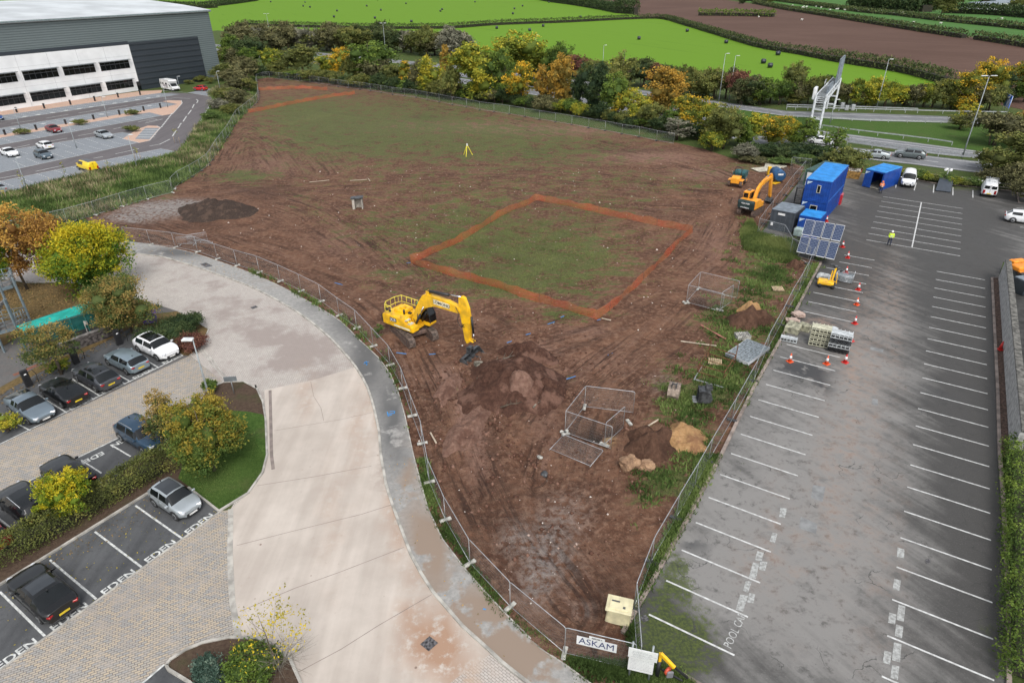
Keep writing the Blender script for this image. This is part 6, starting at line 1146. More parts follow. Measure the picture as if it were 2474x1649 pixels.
# concrete chamber, survey tripod, cream bin, tiny block stack
cc = empty('concrete_chamber', W('b', 762, 1440), .1, 'small open concrete chamber with grey slab lid standing alone in the field', 'chamber'); m = MB(); m.box((-.65, .3, .75), (.35, .9, 1.5), bev=.02); m.box((.5, .3, .7), (.15, .9, 1.4), bev=.02); m.box((-.05, .7, .6), (1.1, .12, 1.2), bev=.02); m.build('walls', pm('pale_block', (.4, .37, .32), .9, 0, .2, 3), cc); m = MB(); m.box((-.05, .3, 1.55), (1.7, 1.1, .14), bev=.02, M=Matrix.Rotation(-.05, 4, 'Y')); m.build('lid', K['steel'], cc)
tp = empty('survey_tripod', W('b', 1510, 1072), 0, 'yellow survey tripod standing alone on the grass', 'tripod'); m = MB(); 
for a in (.3, 2.4, 4.5): m.bar((math.cos(a)*.95, math.sin(a)*.95, 0), (math.cos(a)*.08, math.sin(a)*.08, 1.75), .09)
m.build('legs', pm('tripod_yellow', (.85, .75, .05), .5), tp); m = MB(); m.cyl((0, 0, 1.72), (0, 0, 1.85), .14); m.box((0, 0, 1.98), (.2, .2, .26), bev=.03); m.build('instrument', K['platew'], tp)
cb = empty('grit_bin', W('r', 960, 130), hd(W('r', 1100, 0)-W('r', 980, 190))-1.25, 'cream plastic grit bin tipped on its back near the notice board', 'bin')
M_cb = pm('cream_bin', (.68, .62, .40), .5, 0, .1, 2); side_prism([(-.62, 0), (.62, 0), (.5, .95), (-.5, .95)], -.42, .42, 'body', M_cb, cb, .04); m = MB(); m.box((0, 0, .98), (1.28, .98, .1), bev=.03); m.box((0, 0, 1.05), (.95, .7, .07), bev=.03); m.build('lid', M_cb, cb); m = MB(); m.box((-.2, .1, 1.09), (.4, .08, .02)); m.box((.25, -.2, 1.09), (.12, .12, .02)); m.build('hinge', K['steel'], cb)
cb.location = W('k', 838, 1120, 0)
bs = empty('block_stack', W('g', 1700, 770), .1, 'small stack of grey hollow blocks above the mesh panel stack', 'blocks'); m = MB(); [m.box(((i % 3)*.42-.4, (i//3)*.3, .2+.0*i), (.38, .26, .4), bev=.02) for i in range(9)]; m.build('blocks', K['conc'], bs); m = MB(); [m.box(((i % 3)*.42-.4+s*.08, (i//3)*.3, .402), (.1, .14, .004)) for i in range(9) for s in (1, -1)]; m.build('hole_shade', K['ink'], bs)  # blocks are solid; dark pads on top paint the shade of holes
# ---- signs
pa, pb = W('k', 467, 1370), W('k', 940, 1485); fd_ = (pb-pa).normalized(); fn_ = Vector((fd_.y, -fd_.x, 0))
o = pa+fd_*1.0; sg = empty('banner', pa+fn_*.06, hd(fd_), 'white banner with navy lettering tied to the wire fence by the notice board', 'sign')
q = [W('k', 552, 1232), W('k', 830, 1312)]
def on_plane(t, x, y, p0, d):   # ray to vertical plane
    rr = ray(t, x, y); n = Vector((-d.y, d.x, 0)); k = (p0-Vector((0, 0, CH))).dot(n)/rr.dot(n); return Vector((0, 0, CH))+rr*k
c1, c2, c3, c4_ = [on_plane('k', x, y, pa+fn_*.06, fd_) for x, y in ((552, 1232), (830, 1312), (825, 1370), (553, 1285))]
lc = [(v-sg.location) for v in (c1, c2, c3, c4_)]; L = [(v.x*fd_.x+v.y*fd_.y, v.z) for v in lc]
x0, x1 = (L[0][0]+L[3][0])/2, (L[1][0]+L[2][0])/2; zt, zb = (L[0][1]+L[1][1])/2, (L[2][1]+L[3][1])/2
m = MB(); m.box(((x0+x1)/2, -.0, (zt+zb)/2), (x1-x0, .02, zt-zb)); m.build('sheet', K['white'], sg); text('lettering', 'ASKAM', (zt-zb)*1.02, frame(((x0+x1)/2, -.014, (zt+zb)/2), (1, 0, 0), (0, 0, 1)), K['inkb'], sg, 0., (x1-x0)/((zt-zb)*3.6)*.98)
m = MB(); m.box(((x0+x1)/2+.0, -.012, zt+.06), (.72, .02, .24)); m.build('small_sheet', K['white'], sg); text('lettering', 'ASKAM →'.replace('→', '>'), .12, frame(((x0+x1)/2, -.026, zt+.08), (1, 0, 0), (0, 0, 1)), K['ink'], sg, .002)
# notice board on two posts
n0, n1 = W('r', 1135, 1055), W('r', 1450, 1130); nd = (n1-n0).normalized(); nb = empty('notice_board', n0, hd(nd), 'large white notice board on two grey posts at the bottom of the photo', 'sign')
hh = WH('r', (1135, 1055), (1165, 500)); bw = (n1-n0).length; nl = lambda t, x, y: (lambda v: (v.x*nd.x+v.y*nd.y, v.z))(on_plane(t, x, y, n0, nd)-nb.location)
tl_, tr_, ml_, bl_, br_ = nl('r', 1150, 478), nl('r', 1608, 722), nl('r', 1112, 688), nl('r', 1115, 835), nl('r', 1510, 1052)
m = MB(); [m.cyl((x, .05, 0), (x, .05, tl_[1]+.05), .045) for x in (0, bw)]; m.build('posts', K['lampg'], nb)
X0, X1, ZT, ZM, ZB = tl_[0], tr_[0], (tl_[1]+tr_[1])/2, ml_[1], (bl_[1]+br_[1])/2
m = MB(); m.box(((X0+X1)/2, -.02, (ZT+ZM)/2), (X1-X0, .03, ZT-ZM)); m.build('upper_panel', K['white'], nb); m = MB(); m.box(((X0+X1)/2-.03, .015, (ZM+ZB)/2), (X1-X0-.16, .03, ZM-ZB+.1)); m.build('lower_panel', K['white'], nb)
m = MB(); rs = random.Random(2)
for k in range(8):
    z = ZT-.14-k*(ZT-ZM-.16)/8; x = X0+.12+rs.uniform(0, .1); e = X1-.12-rs.uniform(0, .3)
    while x < e: l = rs.uniform(.04, .14); m.box((x+l/2, -.037, z), (l, .003, .022 if k in (1, 4) else .013)); x += l+.025
for k in range(9):
    z = ZM-.04-k*(ZM-ZB-.06)/9; x = X0+.15; e = X1-.2-rs.uniform(0, .2)
    while x < e: l = rs.uniform(.04, .12); m.box((x+l/2, -.002, z), (l, .003, .014)); x += l+.022
m.build('printed_lines', pm('faint_print', (.3, .32, .34), .7), nb)
# height barrier / swing gate end by the notice board
gt = empty('swing_barrier', W('r', 1590, 1050), 0, 'black and yellow swing barrier with a red reflector right of the notice board', 'barrier'); gl = gt.location
m = MB(); m.cyl((0, 0, 0), (0, 0, 1.25), .09); m.build('post', K['black'], gt); e1 = W('r', 1960, 1136)-gl; t1 = on_plane('r', 1590, 640, gl, (e1).normalized())-gl; t2 = Vector((t1.x+.45, t1.y-.5, t1.z-.25))
m = MB(); m.bar((0, 0, 1.2), (0, 0, t1.z), .12); m.bar((0, 0, t1.z), (.55, -.45, t1.z-.35), .14); m.build('yellow_arm', K['yel'], gt)
m = MB(); m.bar((.45, -.35, t1.z-.3), (e1.x*1.3, e1.y*1.3, .5), .09); m.bar((.1, -.1, .8), (e1.x*1.1, e1.y*1.1, .2), .07); m.build('struts', K['black'], gt)
m = MB(); m.cyl((.3, -.28, 1.0), (.36, -.36, 1.0), .2); m.build('reflector', pm('dull_red', (.5, .07, .03), .5), gt); m = MB(); m.box((.42, -.4, .85), (.3, .1, .4), bev=.03); m.build('backing', pm('grey_box', (.2, .2, .22), .6), gt)
# ---- people
def skin(name, pts, edges, rad, mat, parent, sub=1):
    me = bpy.data.meshes.new(name); me.from_pydata(pts, edges, []); o = mobj(name, me, mat, parent); md = o.modifiers.new('skin', 'SKIN'); md.use_smooth_shade = True
    for i, r in enumerate(rad): me.skin_vertices[0].data[i].radius = (r, r) if not isinstance(r, tuple) else r
    me.skin_vertices[0].data[0].use_root = True; s = o.modifiers.new('sub', 'SUBSURF'); s.levels = s.render_levels = sub; return o
def person(c, rz_, label, jac, tro, hat, hood=False):
    r = empty('person', c, rz_, label, 'person'); sk = pm('skin', (.45, .27, .2), .6)
    P_ = [(0, 0, .92), (0, 0, 1.15), (0, 0, 1.4), (0, 0, 1.52), (.02, 0, 1.66), (.02, .2, 1.42), (.02, .26, 1.15), (.16, .14, .98), (.22, .08, 1.0), (.02, -.2, 1.42), (.02, -.26, 1.15), (.16, -.14, .98), (.22, -.08, 1.0), (0, .1, .88), (.05, .12, .48), (0, .13, .07), (.14, .14, .04), (0, -.1, .88), (-.03, -.12, .48), (-.08, -.13, .07), (.06, -.14, .04)]
    E_ = [(0, 1), (1, 2), (2, 3), (3, 4), (2, 5), (5, 6), (6, 7), (7, 8), (2, 9), (9, 10), (10, 11), (11, 12), (0, 13), (13, 14), (14, 15), (15, 16), (0, 17), (17, 18), (18, 19), (19, 20)]
    R_ = [.13, .13, .15, .055, .1, .065, .05, .04, .035, .065, .05, .04, .035, .085, .065, .05, .045, .085, .065, .05, .045]
    skin('body', P_, E_, R_, sk, r, 2)
    skin('jacket', [P_[i] for i in (0, 1, 2, 5, 6, 7, 9, 10, 11)], [(0, 1), (1, 2), (2, 3), (3, 4), (4, 5), (2, 6), (6, 7), (7, 8)], [.19, .18, .19, .1, .085, .07, .1, .085, .07], jac, r, 2)
    skin('trousers', [P_[i] for i in (0, 13, 14, 15, 17, 18, 19)], [(0, 1), (1, 2), (2, 3), (0, 4), (4, 5), (5, 6)], [.155, .11, .085, .07, .11, .085, .07], tro, r, 2)
    m = MB(); [m.box((x+.05, y, .05), (.28, .11, .1), bev=.03) for x, y in ((0, .135), (-.08, -.135))]; m.build('boots', K['black'], r)
    m = MB(); m.box((.11, 0, 1.64), (.02, .02, .03)); m.build('nose', sk, r)
    bm = bmesh.new(); bmesh.ops.create_uvsphere(bm, u_segments=16, v_segments=10, radius=.135); [setattr(v.co, 'z', max(v.co.z, -.02 if not hood else -.1)) for v in bm.verts]; me = bpy.data.meshes.new('helmet'); bm.to_mesh(me); bm.free(); o = mobj('hood' if hood else 'helmet', me, hat, r); o.location = (0, 0, 1.7)
    if not hood: m = MB(); m.box((.08, 0, 1.69), (.24, .24, .015), bev=.005); m.build('helmet_peak', hat, r)
    m = MB(); [m.cyl((0, 0, z), (0, 0, z+.05), .205, n=20) for z in (1.02, 1.2)]; m.build('reflective_bands', pm('silver_tape', (.6, .62, .62), .4), r)
    return r
hv = pm('hi_vis_orange', (.85, .22, .06), .7); person(W('d', 930, 1332), R(70), 'person in orange high visibility coat standing by the open blue cabin', hv, pm('navy_trousers', (.03, .035, .05), .8), hv, True)
hy = pm('hi_vis_yellow', (.6, .8, .05), .7); person(W('h', 990, 121), R(-110), 'person in yellow high visibility jacket and white helmet walking on the car park', hy, pm('dark_jeans', (.04, .05, .08), .8), K['white'])
# ================================================================ WAREHOUSE
wA, wC = W('a', 0, 768), W('a', 1425, 552); wd = (wC-wA).normalized(); wh = empty('warehouse', wA, hd(wd), 'huge grey clad warehouse with a white office front and pale curved roof', 'warehouse')
def fs(x, y): v = on_plane('a', x, y, wA, wd)-wA; return v.x*wd.x+v.y*wd.y, v.z
SE = fs(1535, 545)[0]; SW_ = (fs(970, 628)[0]+fs(885, 312)[0])/2; SD = (fs(1425, 552)[0]+fs(1360, 250)[0])/2; SL = -75.; HT = 19.0
def m_clad(name, col, per, dk=.75):
    m, nt, b = newmat(name); s = N(nt, 'SeparateXYZ', 0, None, Vector=obc(nt)).node; f = mth(nt, 'FRACT', mth(nt, 'MULTIPLY', s.outputs[2], 1/per)); k = ss(nt, f, .62, .8)
    n = nz(nt, obc(nt), .15, 4); c = mixc(nt, k, tuple(x*1.1 for x in col), tuple(x*dk for x in col)); c = mixc(nt, mth(nt, 'MULTIPLY', ss(nt, n, .4, .7), .25), c, tuple(x*.8 for x in col)); nt.links.new(c, b.inputs['Base Color']); b.inputs['Roughness'].default_value = .45; bump(nt, b, k, .5, .1); return m
M_cl = m_clad('grey_green_cladding', (.125, .155, .158), 0.55); M_wp = pm('white_panels', (.76, .77, .77), .4, 0, .04, .3); M_ch = m_clad('charcoal_panels', (.028, .036, .045), 1.5, .8); M_rf = pm('pale_roof', (.52, .55, .56), .5, 0, .1, .1)
m = MB(); m.box(((SL+SE)/2, 45, HT/2), (SE-SL, 90, HT)); m.build('wall', M_cl, wh)
m = MB(); m.box(((SL+SW_)/2, -.1, 5.95), (SW_-SL, .2, 11.9)); m.build('office_front', M_wp, wh)
m = MB(); [m.box((SW_-i*7.4, -.204, 5.95), (.05, .01, 11.9)) for i in range(0, 14)]; [m.box(((SL+SW_)/2, -.205, z), (SW_-SL, .008, .04)) for z in (2., 4.7, 9.2)]; m.build('panel_joints', pm('joint_grey', (.4, .41, .41), .6), wh)
m = MB(); m.box(((SW_+SD)/2, -.08, 6.2), (SD-SW_, .16, 12.4)); m.box(((SL+SW_)/2, -.06, 12.35), (SW_-SL, .12, .85)); m.build('charcoal_panels', M_ch, wh)
rp = [(-.5, HT-.2), (-.5, HT+.35), (12, HT+1.6), (30, HT+2.9), (50, HT+3.4), (90.5, HT+1.5), (90.5, HT-.2)]
m = MB(); m.add([(SL, y, z) for y, z in rp]+[(SE+.5, y, z) for y, z in rp], [tuple(range(7)), tuple(range(13, 6, -1))]+[(i, i+7, (i+1) % 7+7, (i+1) % 7) for i in range(7)]); m.build('roof', M_rf, wh)
m = MB(); m.box(((SL+SE)/2, -.55, HT+.1), (SE-SL+1, .25, .3)); m.build('gutter', pm('gutter_grey', (.2, .25, .26), .5), wh)
for (x0, y0, x1, y1) in ((145, 492, 405, 525), (425, 465, 660, 500), (680, 437, 895, 470), (-130, 525, 122, 560), (200, 640, 455, 670), (475, 605, 705, 640), (725, 575, 925, 615), (-80, 680, 180, 712), (-420, 560, -160, 600), (-370, 720, -110, 755)):
    s0, s1 = fs(x0, y0)[0], fs(x1, y1)[0]; up = y0 < 600 and not (x0 in (725,)); zc = 7.1 if (x0, y0) in ((145, 492), (425, 465), (680, 437), (-130, 525), (-420, 560)) else 2.15
    m = MB(); m.box(((s0+s1)/2, -.22, zc), (s1-s0, .1, 2.05)); wn = m.build('window', pm('window_frame', (.06, .065, .07), .5), wh)
    m = MB(); n = 6; [m.box((s0+(s1-s0)*(i+.5)/n, -.28, zc+dz), ((s1-s0)/n-.12, .03, hh_)) for i in range(n) for dz, hh_ in ((-.35, 1.2), (.68, .5))]; m.build('pane', K['glass'], wn)
    m = MB(); m.box(((s0+s1)/2, -.8, zc+1.2), (s1-s0+.3, 1.2, .08)); [m.box(((s0+s1)/2, -.35-.18*k, zc+1.25), (s1-s0+.3, .06, .05)) for k in range(6)]; m.build('sunshade', pm('louvre_grey', (.2, .22, .23), .5), wn)
s0 = fs(900, 600)[0]; m = MB(); m.box((s0+2.4, -.3, 1.2), (1.1, .06, 2.3)); m.build('door', K['glass'], wh)
# ================================================================ CONCRETE WALL AND YARD ON THE RIGHT
w0, w1 = W('q', 738, 515), W('h', 1822, 1545); wl_ = (w1-w0); wn_ = wl_.normalized(); ri = Vector((-wn_.y, wn_.x, 0)); ri = ri if ri.x > 0 else -ri
rw = empty('retaining_wall', w0, hd(wl_), 'long grey concrete retaining wall between the car park and the lower yard', 'wall'); Lw = wl_.length+.3; sgn = 1 if (Matrix.Rotation(hd(wl_), 3, 'Z') @ Vector((0, 1, 0))).dot(ri) > 0 else -1
m = MB(); m.box((Lw/2+.0, sgn*.25, .65), (Lw, .5, 2.6)); m.build('wall_face', pm('ribbed_concrete', (.43, .425, .41), .9, 0, .18, 2.5, bmp=.6), rw); m = MB(); m.box((Lw/2+.0, sgn*.27, 2.0), (Lw+.1, .5, .14), bev=.03); m.build('coping', pm('old_coping', (.15, .145, .13), .9, 0, .3, 3), rw)
a = W('h', 1790, 240); m = MB(); m.bar(w0+ri*.3+Vector((0, 0, .95)), a+ri*.1+Vector((0, 0, .2)), .5, 1.9); 
yo = W('q', 985, 520); y1 = empty('orange_machine', yo+Vector((.4, .2, -.0)), .2, 'orange painted machine part showing over the wall at the right edge', 'machine'); m = MB(); m.box((0, 0, 1.2), (2.2, 1.2, .5), bev=.1); m.box((.5, 1.2, 1.25), (1.6, .8, .5), bev=.1); m.box((0, -.5, .9), (2., .3, .3), bev=.05); m.build('panels', pm('orange_skip', (.85, .28, .02), .5), y1); m = MB(); m.box((0, .2, .5), (2.0, 2.2, .9)); m.build('chassis', K['steel'], y1)
y2 = empty('dark_tank', W('q', 985, 700)+Vector((.6, 0, 0)), .2, 'dark steel box with a grey lid behind the retaining wall', 'box'); m = MB(); m.box((0, 0, .7), (1.8, 1.6, 1.4), bev=.04); m.build('body', pm('dark_box', (.03, .04, .05), .5), y2); m = MB(); m.box((0, 0, 1.45), (1.7, 1.4, .1), bev=.03); m.build('lid', K['slater'], y2)
q = W('q', 1075, 900); y3 = empty('tarpaulin_stack', q+Vector((1.4, -3, 0)), hd(wl_), 'grey green sheeted stack along the yard side of the wall', 'stack'); m = MB(); m.box((0, 0, .7), (14, 2.4, 1.5), bev=.4, taper=(.95, .7)); m.build('sheeting', pm('tarpaulin', (.07, .11, .12), .6, 0, .5, 1.5, bmp=1.), y3)
# ================================================================ MOTORWAY FURNITURE
def post_lamp(b_, tp_, label, group, head=2, arm=.9, name='street_lamp', rr=.09, wht=True, t='s', hmax=None):
    c = W(t, *b_); h = WH(t, b_, tp_); h = min(h, hmax or 99); r = empty(name, c, 0, label, 'lamp', group)
    m = MB(); m.tube([(0, 0, 0), (0, 0, h*.3), (0, 0, h)], [rr*1.3, rr, rr*.6], 8); m.build('pole', K['lampg'], r)
    for s in ((1, -1) if head == 2 else (1,)):
        m = MB(); m.box((s*arm*.75, 0, h+.02), (arm, .34, .1), bev=.04); m.build('lamp_head', pm('lamp_head_white', (.7, .72, .72), .3), r)
    return r
GL = 'tall motorway lamp posts'
for t, b_, tp_, lab, hd2 in (('s', (1740, 1030), (2020, 220), 'tall lamp post in the central reservation at the right', 2), ('s', (890, 545), (1030, 55), 'tall lamp post on the far verge between gantry and blue sign', 1), ('s', (430, 690), (490, 455), 'lamp post seen between the two gantry legs', 1),
    ('c', (1530, 700), (1580, 370), 'left one of the pair of lamp posts left of the gantry', 1), ('c', (1600, 700), (1645, 385), 'right one of the pair of lamp posts left of the gantry', 1), ('c', (730, 470), (727, 312), 'lamp post rising out of the tree belt against the green field', 1),
    ('c', (268, 420), (262, 240), 'lamp post poking out above the big yellow green tree', 1), ('b', (165, 330), (127, 95), 'leftmost motorway lamp post above the brown scrub', 2), ('b', (950, 400), (940, 160), 'lamp post among the grey brown scrub above the middle of the far fence', 2)): post_lamp(b_, tp_, lab, GL, hd2, .8 if hd2 == 1 else 1., t=t)
GLa = 'lamp posts in the warehouse car park'
for b_, tp_, lab in (((528, 1020), (470, 848), 'white lamp post left of the lone silver saloon'), ((945, 1155), (885, 928), 'lamp post with a small sign near the triangular island'), ((742, 808), (712, 668), 'lamp post between the two upper planters'), ((1157, 740), (1122, 597), 'lamp post in front of the motorhome'),
    ((1518, 620), (1480, 492), 'lamp post right of the red small car'), ((140, 880), (95, 748), 'lamp post nearest the left edge by the office front'), ((185, 1292), (128, 1082), 'lamp post left of the yellow van at the grass edge'), ((1240, 615), (1217, 527), 'lamp post half hidden behind the motorhome')): post_lamp(b_, tp_, lab, GLa, 1, .7, rr=.07, t='a')
r = post_lamp((1470, 1260), (1330, 768), 'tall grey lamp post with a white head between the charging bays and the island', 'lamp posts on the business park', 1, .0, t='e', rr=.07); 
for k in list(r.children):
    if k.name.startswith('lamp_head'): bpy.data.objects.remove(k)
hE = WH('e', (1470, 1260), (1330, 768)); m = MB(); m.box((-.35, 0, hE), (.75, .42, .14), bev=.05); m.build('lamp_head', pm('lamp_head_white', (.7, .72, .72), .3), r)
sb_ = W('e', 1615, 1145); so = empty('small_sign', sb_, .1, 'small dark sign on a single post at the tip of the island', 'sign'); hs_ = WH('e', (1615, 1145), (1588, 1020)); m = MB(); m.cyl((0, 0, 0), (0, 0, hs_), .035); m.build('post', K['lampg'], so); m = MB(); m.box((0, -.05, hs_-.22), (.95, .04, .42), bev=.015); m.build('board', pm('sign_back', (.16, .18, .19), .5), so)
# gantry
g1, g2 = W('s', 312, 800), W('s', 215, 787); g3, g4 = W('s', 468, 549), W('s', 394, 544); hn_, hf_ = WH('s', (312, 800), (400, 420)), WH('s', (468, 549), (539, 241)); K['gant'] = pm('gantry_pale_steel', (.62, .65, .67), .5, .1); gr_ = empty('sign_gantry', (g1+g2)/2, 0, 'pale steel sign gantry standing across the motorway', 'gantry'); go = (g1+g2)/2
def gp(u, v, z=0., top=True):
    a = g2.lerp(g1, (v+1)/2); b = g4.lerp(g3, (v+1)/2); c = a.lerp(b, u)-go; c.z = z+(hn_+(hf_-hn_)*u-1.3 if top else 0); return c
for xx, nm in ((0, 'near_leg'), (1, 'far_leg')):
    m = MB(); [m.bar(gp(xx, s, 0, False), gp(xx, s, 1.3), .36) for s in (1, -1)]; [m.bar(gp(xx, -1, z, False), gp(xx, 1, z, False), .3) for z in (1.1, 2.9, 4.6)]; [m.bar(gp(xx, -1, z), gp(xx, 1, z), .14) for z in (0, .35, .7, 1.05)]; m.build('leg_frame', K['gant'], gr_)
m = MB(); [m.bar(gp(-.01, s, z), gp(1.01, s, z), .2) for s in (1, -1) for z in (0, 1.3)]; n = 14
for i in range(n):
    for s in (1, -1): m.bar(gp(i/n, s, 0), gp((i+1)/n if i % 2 else i/n, s, 1.3), .1)
m.build('truss', K['gant'], gr_); m = MB(); [m.bar(gp(i/30, -1, 1.2), gp(i/30, 1, 1.2), .13) for i in range(31)]; [m.bar(gp(0, y, 1.1), gp(1, y, 1.1), .2, .06) for y in (-.4, .4)]; m.build('walkway', pm('grating', (.3, .32, .33), .6, .4), gr_)
for x0, x1, z1, v_ in ((.12, .42, 2.6, .75), (.62, .98, 6.2, .9)): m = MB(); m.add([gp(x0, v_, .6), gp(x1, v_, .6), gp(x1, v_, z1), gp(x0, v_, z1), gp(x0, v_-.2, .6), gp(x1, v_-.2, .6), gp(x1, v_-.2, z1), gp(x0, v_-.2, z1)], [(0, 1, 2, 3), (7, 6, 5, 4), (0, 4, 5, 1), (1, 5, 6, 2), (2, 6, 7, 3), (3, 7, 4, 0)]); [m.bar(gp(x0+(x1-x0)*(k+.5)/7, v_+.12, .5), gp(x0+(x1-x0)*(k+.5)/7, v_+.12, z1), .12) for k in range(7)]; m.build('sign_back', K['slater'], gr_)
m = MB(); c = gp(.12, -1.7, 1.2); m.box(c, (.6, 2.4, 2.2), rz=hd(g3-g1)-math.pi/2, bev=.1); m.build('message_sign', K['white'], gr_); m = MB(); m.tube([gp(.42, -1, 1.2), gp(.42, -1, 2.6), gp(.5, -1, 2.6), gp(.5, -1, 1.2)], .06, 6); m.build('access_hoop', K['galv'], gr_)
for i, (x, y, tp_) in enumerate(((545, 545, 483), (590, 558, 510), (652, 560, 500))):
    h = WH('s', (x, y), (x, tp_)); m = MB(); m.box((0, 0, h/2), (.8, .6, h), bev=.03); o = m.build('roadside_cabinet', K['galv']); o.location = W('s', x, y); tag(o, ['leftmost', 'middle and lowest', 'rightmost'][i]+' of the three grey roadside cabinets by the gantry', 'cabinet', 'roadside cabinets')
def guard(s, label, h=.75, t='s', conc=False):
    p = P(t, s); r = empty('guard_rail', p[0], 0, label, 'barrier', 'motorway guard rails'); p = [q-p[0] for q in smoothpath(p, 3)]; m = MB()
    strip(m, p, .08 if not conc else .3, h-.2 if not conc else 0, h); m.build('rail', K['galv'] if not conc else K['conc'], r)
    if not conc: m = MB(); [m.box((q.x, q.y, h/2-.05), (.1, .1, h-.1)) for q in p[::1]]; m.build('posts', K['galv'], r)
guard('0,532 600,548 1295,572', 'upper of the two guard rails on the far verge beside the cabinets'); guard('0,552 1295,588 1845,600 2172,606', 'long guard rail on the far verge ending at the blue sign'); guard('0,628 830,672 1640,692', 'low guard rail along the near edge of the slip road', .55)
guard('350,738 560,770 900,812 1400,872 1635,908', 'guard rail below the sloping grass ending by the tall lamp post'); guard('230,842 600,884 1100,955 1500,1003 1900,1045', 'double guard rail in the central reservation', .8); guard('240,858 600,899 1100,970 1500,1018 1900,1060', 'nearer rail of the central reservation', .6)
bs_ = W('s', 2160, 600); bd = (W('s', 2185, 612)-W('s', 2140, 582)).normalized(); br = empty('road_sign', bs_, hd(bd)+math.pi*0, 'tall blue motorway direction sign on posts near the right edge', 'sign'); vv = [on_plane('s', x, y, bs_, bd)-bs_ for x, y in ((2190, 393), (2243, 418), (2143, 512), (2200, 538))]; LL = [(v.x*bd.x+v.y*bd.y, v.z) for v in vv]
X0, X1, ZB, ZT = (LL[0][0]+LL[2][0])/2, (LL[1][0]+LL[3][0])/2, (LL[2][1]+LL[3][1])/2, (LL[0][1]+LL[1][1])/2
m = MB(); m.box(((X0+X1)/2, 0, (ZT+ZB)/2), (X1-X0, .1, ZT-ZB), bev=.02); m.build('board', pm('sign_blue', (.01, .13, .62), .4), br); m = MB(); w_ = X1-X0; hh_ = ZT-ZB
m.box((X0+w_*.5, -.06, ZB+hh_*.38), (w_*.05, .02, hh_*.7)); m.bar((X0+w_*.5, -.06, ZB+hh_*.72), (X0+w_*.22, -.06, ZB+hh_*.82), .02, w_*.1); m.bar((X0+w_*.5, -.06, ZB+hh_*.72), (X0+w_*.72, -.06, ZB+hh_*.93), .02, w_*.1)
for z_, x_ in ((ZT-.03, 0), (ZB+.03, 0)): m.box(((X0+X1)/2, -.06, z_), (w_, .02, .07))
for k in range(7): m.box((X0+w_*.77, -.06, ZB+hh_*(.08+k*.095)), (w_*.38, .02, hh_*.05))
for k in range(2): m.box((X0+w_*.2, -.06, ZB+hh_*(.68+k*.06)), (w_*.28, .02, hh_*.03))
m.build('legend', K['inkw'], br); m = MB(); [m.cyl((x, .08, 0), (x, .08, ZT), .07) for x in (X0+.1, (X0+X1)/2, X1-.1)]; m.build('posts', K['galv'], br)
# timber fence
tf = P('d', '985,1190 1250,1237 1480,1268 1700,1300 1880,1325'); tfo = empty('timber_fence', tf[0], 0, 'grey timber post and rail fence along the head of the car park', 'fence'); tfp = [p-tf[0] for p in smoothpath(tf, 2.)]
m = MB(); [m.bar(a+Vector((0, 0, z)), b+Vector((0, 0, z)), .06, .13) for a, b in zip(tfp, tfp[1:]) for z in (.45, .95)]; m.build('rails', K['woodg'], tfo); m = MB(); [m.box((p.x, p.y, .55), (.13, .13, 1.1)) for p in tfp]; m.build('posts', K['woodg'], tfo)
# bollards
bl = []
for x, y0, y1 in ((965, 620, 655), (813, 640, 672), (653, 662, 697), (485, 688, 722), (305, 712, 748), (115, 738, 775), (1105, 712, 745), (990, 732, 765), (823, 758, 792), (645, 790, 824), (452, 822, 856), (250, 858, 896), (35, 892, 930)):
    h = WH('a', (x, y1), (x-5, y0)); r = empty('bollard_light', W('a', x+3, y1), 0, 'black bollard light', 'bollard', 'bollard lights'); m = MB(); m.box((0, 0, h*.4), (.3, .3, h*.8)); m.build('post', K['black'], r); m = MB(); m.box((0, 0, h*.9), (.36, .36, h*.2), bev=.03); m.build('cap', K['black'], r); bl.append((r, x, y1 < 740+x*-.13+0))
for row, nm in ((bl[:6], 'along the office front'), (bl[6:], 'among the planters')):
    for i, (r, *_q) in enumerate(row): r['label'] = 'black bollard light %s, %s from the right' % (nm, ordn(i+1))
# shelter, wall, staircase, chargers, bin
sh = Z('p', '205,985 740,775 1280,620 1400,715 800,920 310,1050', 2.3); so = empty('cycle_shelter', Vector((sh[0].x, sh[0].y, 0)), 0, 'long low shelter with corrugated turquoise roof beside the steel staircase', 'shelter'); o0 = so.location
p0, p1, p2, p3 = sh[0], sh[2], sh[3], sh[5]; m = MB(); nn = 24
def bq(u, v): return p0.lerp(p1, u).lerp(p3.lerp(p2, u), v)-o0
for j in range(nn):
    v0, v1 = j/nn, (j+1)/nn; dz = .05 if j % 2 else 0; m.add([bq(0, v0)+Vector((0, 0, dz)), bq(1, v0)+Vector((0, 0, dz)), bq(1, v1)+Vector((0, 0, .05-dz)), bq(0, v1)+Vector((0, 0, .05-dz))], [(0, 1, 2, 3)])
m.build('roof', pm('turquoise_sheet', (.005, .30, .25), .5, 0, .15, 1.5, col2=(.0, .22, .18)), so)
m = MB(); [m.bar(Vector((*bq(u, v)[:2], 0)), bq(u, v), .07) for u in np.linspace(0, 1, 7) for v in (0, 1)]; m.bar(bq(0, 1), bq(1, 1), .1); m.bar(bq(0, 0), bq(1, 0), .1); m.build('frame', pm('teal_frame', (.03, .15, .14), .5), so)
m = MB(); a, b = bq(.02, 1), bq(.98, 1); m.add([(a.x, a.y, .9), (b.x, b.y, .9), (b.x, b.y, 2.2), (a.x, a.y, 2.2)], [(0, 1, 2, 3)]); m.build('screen', pm('teal_glazing', (.02, .11, .1), .15), so)
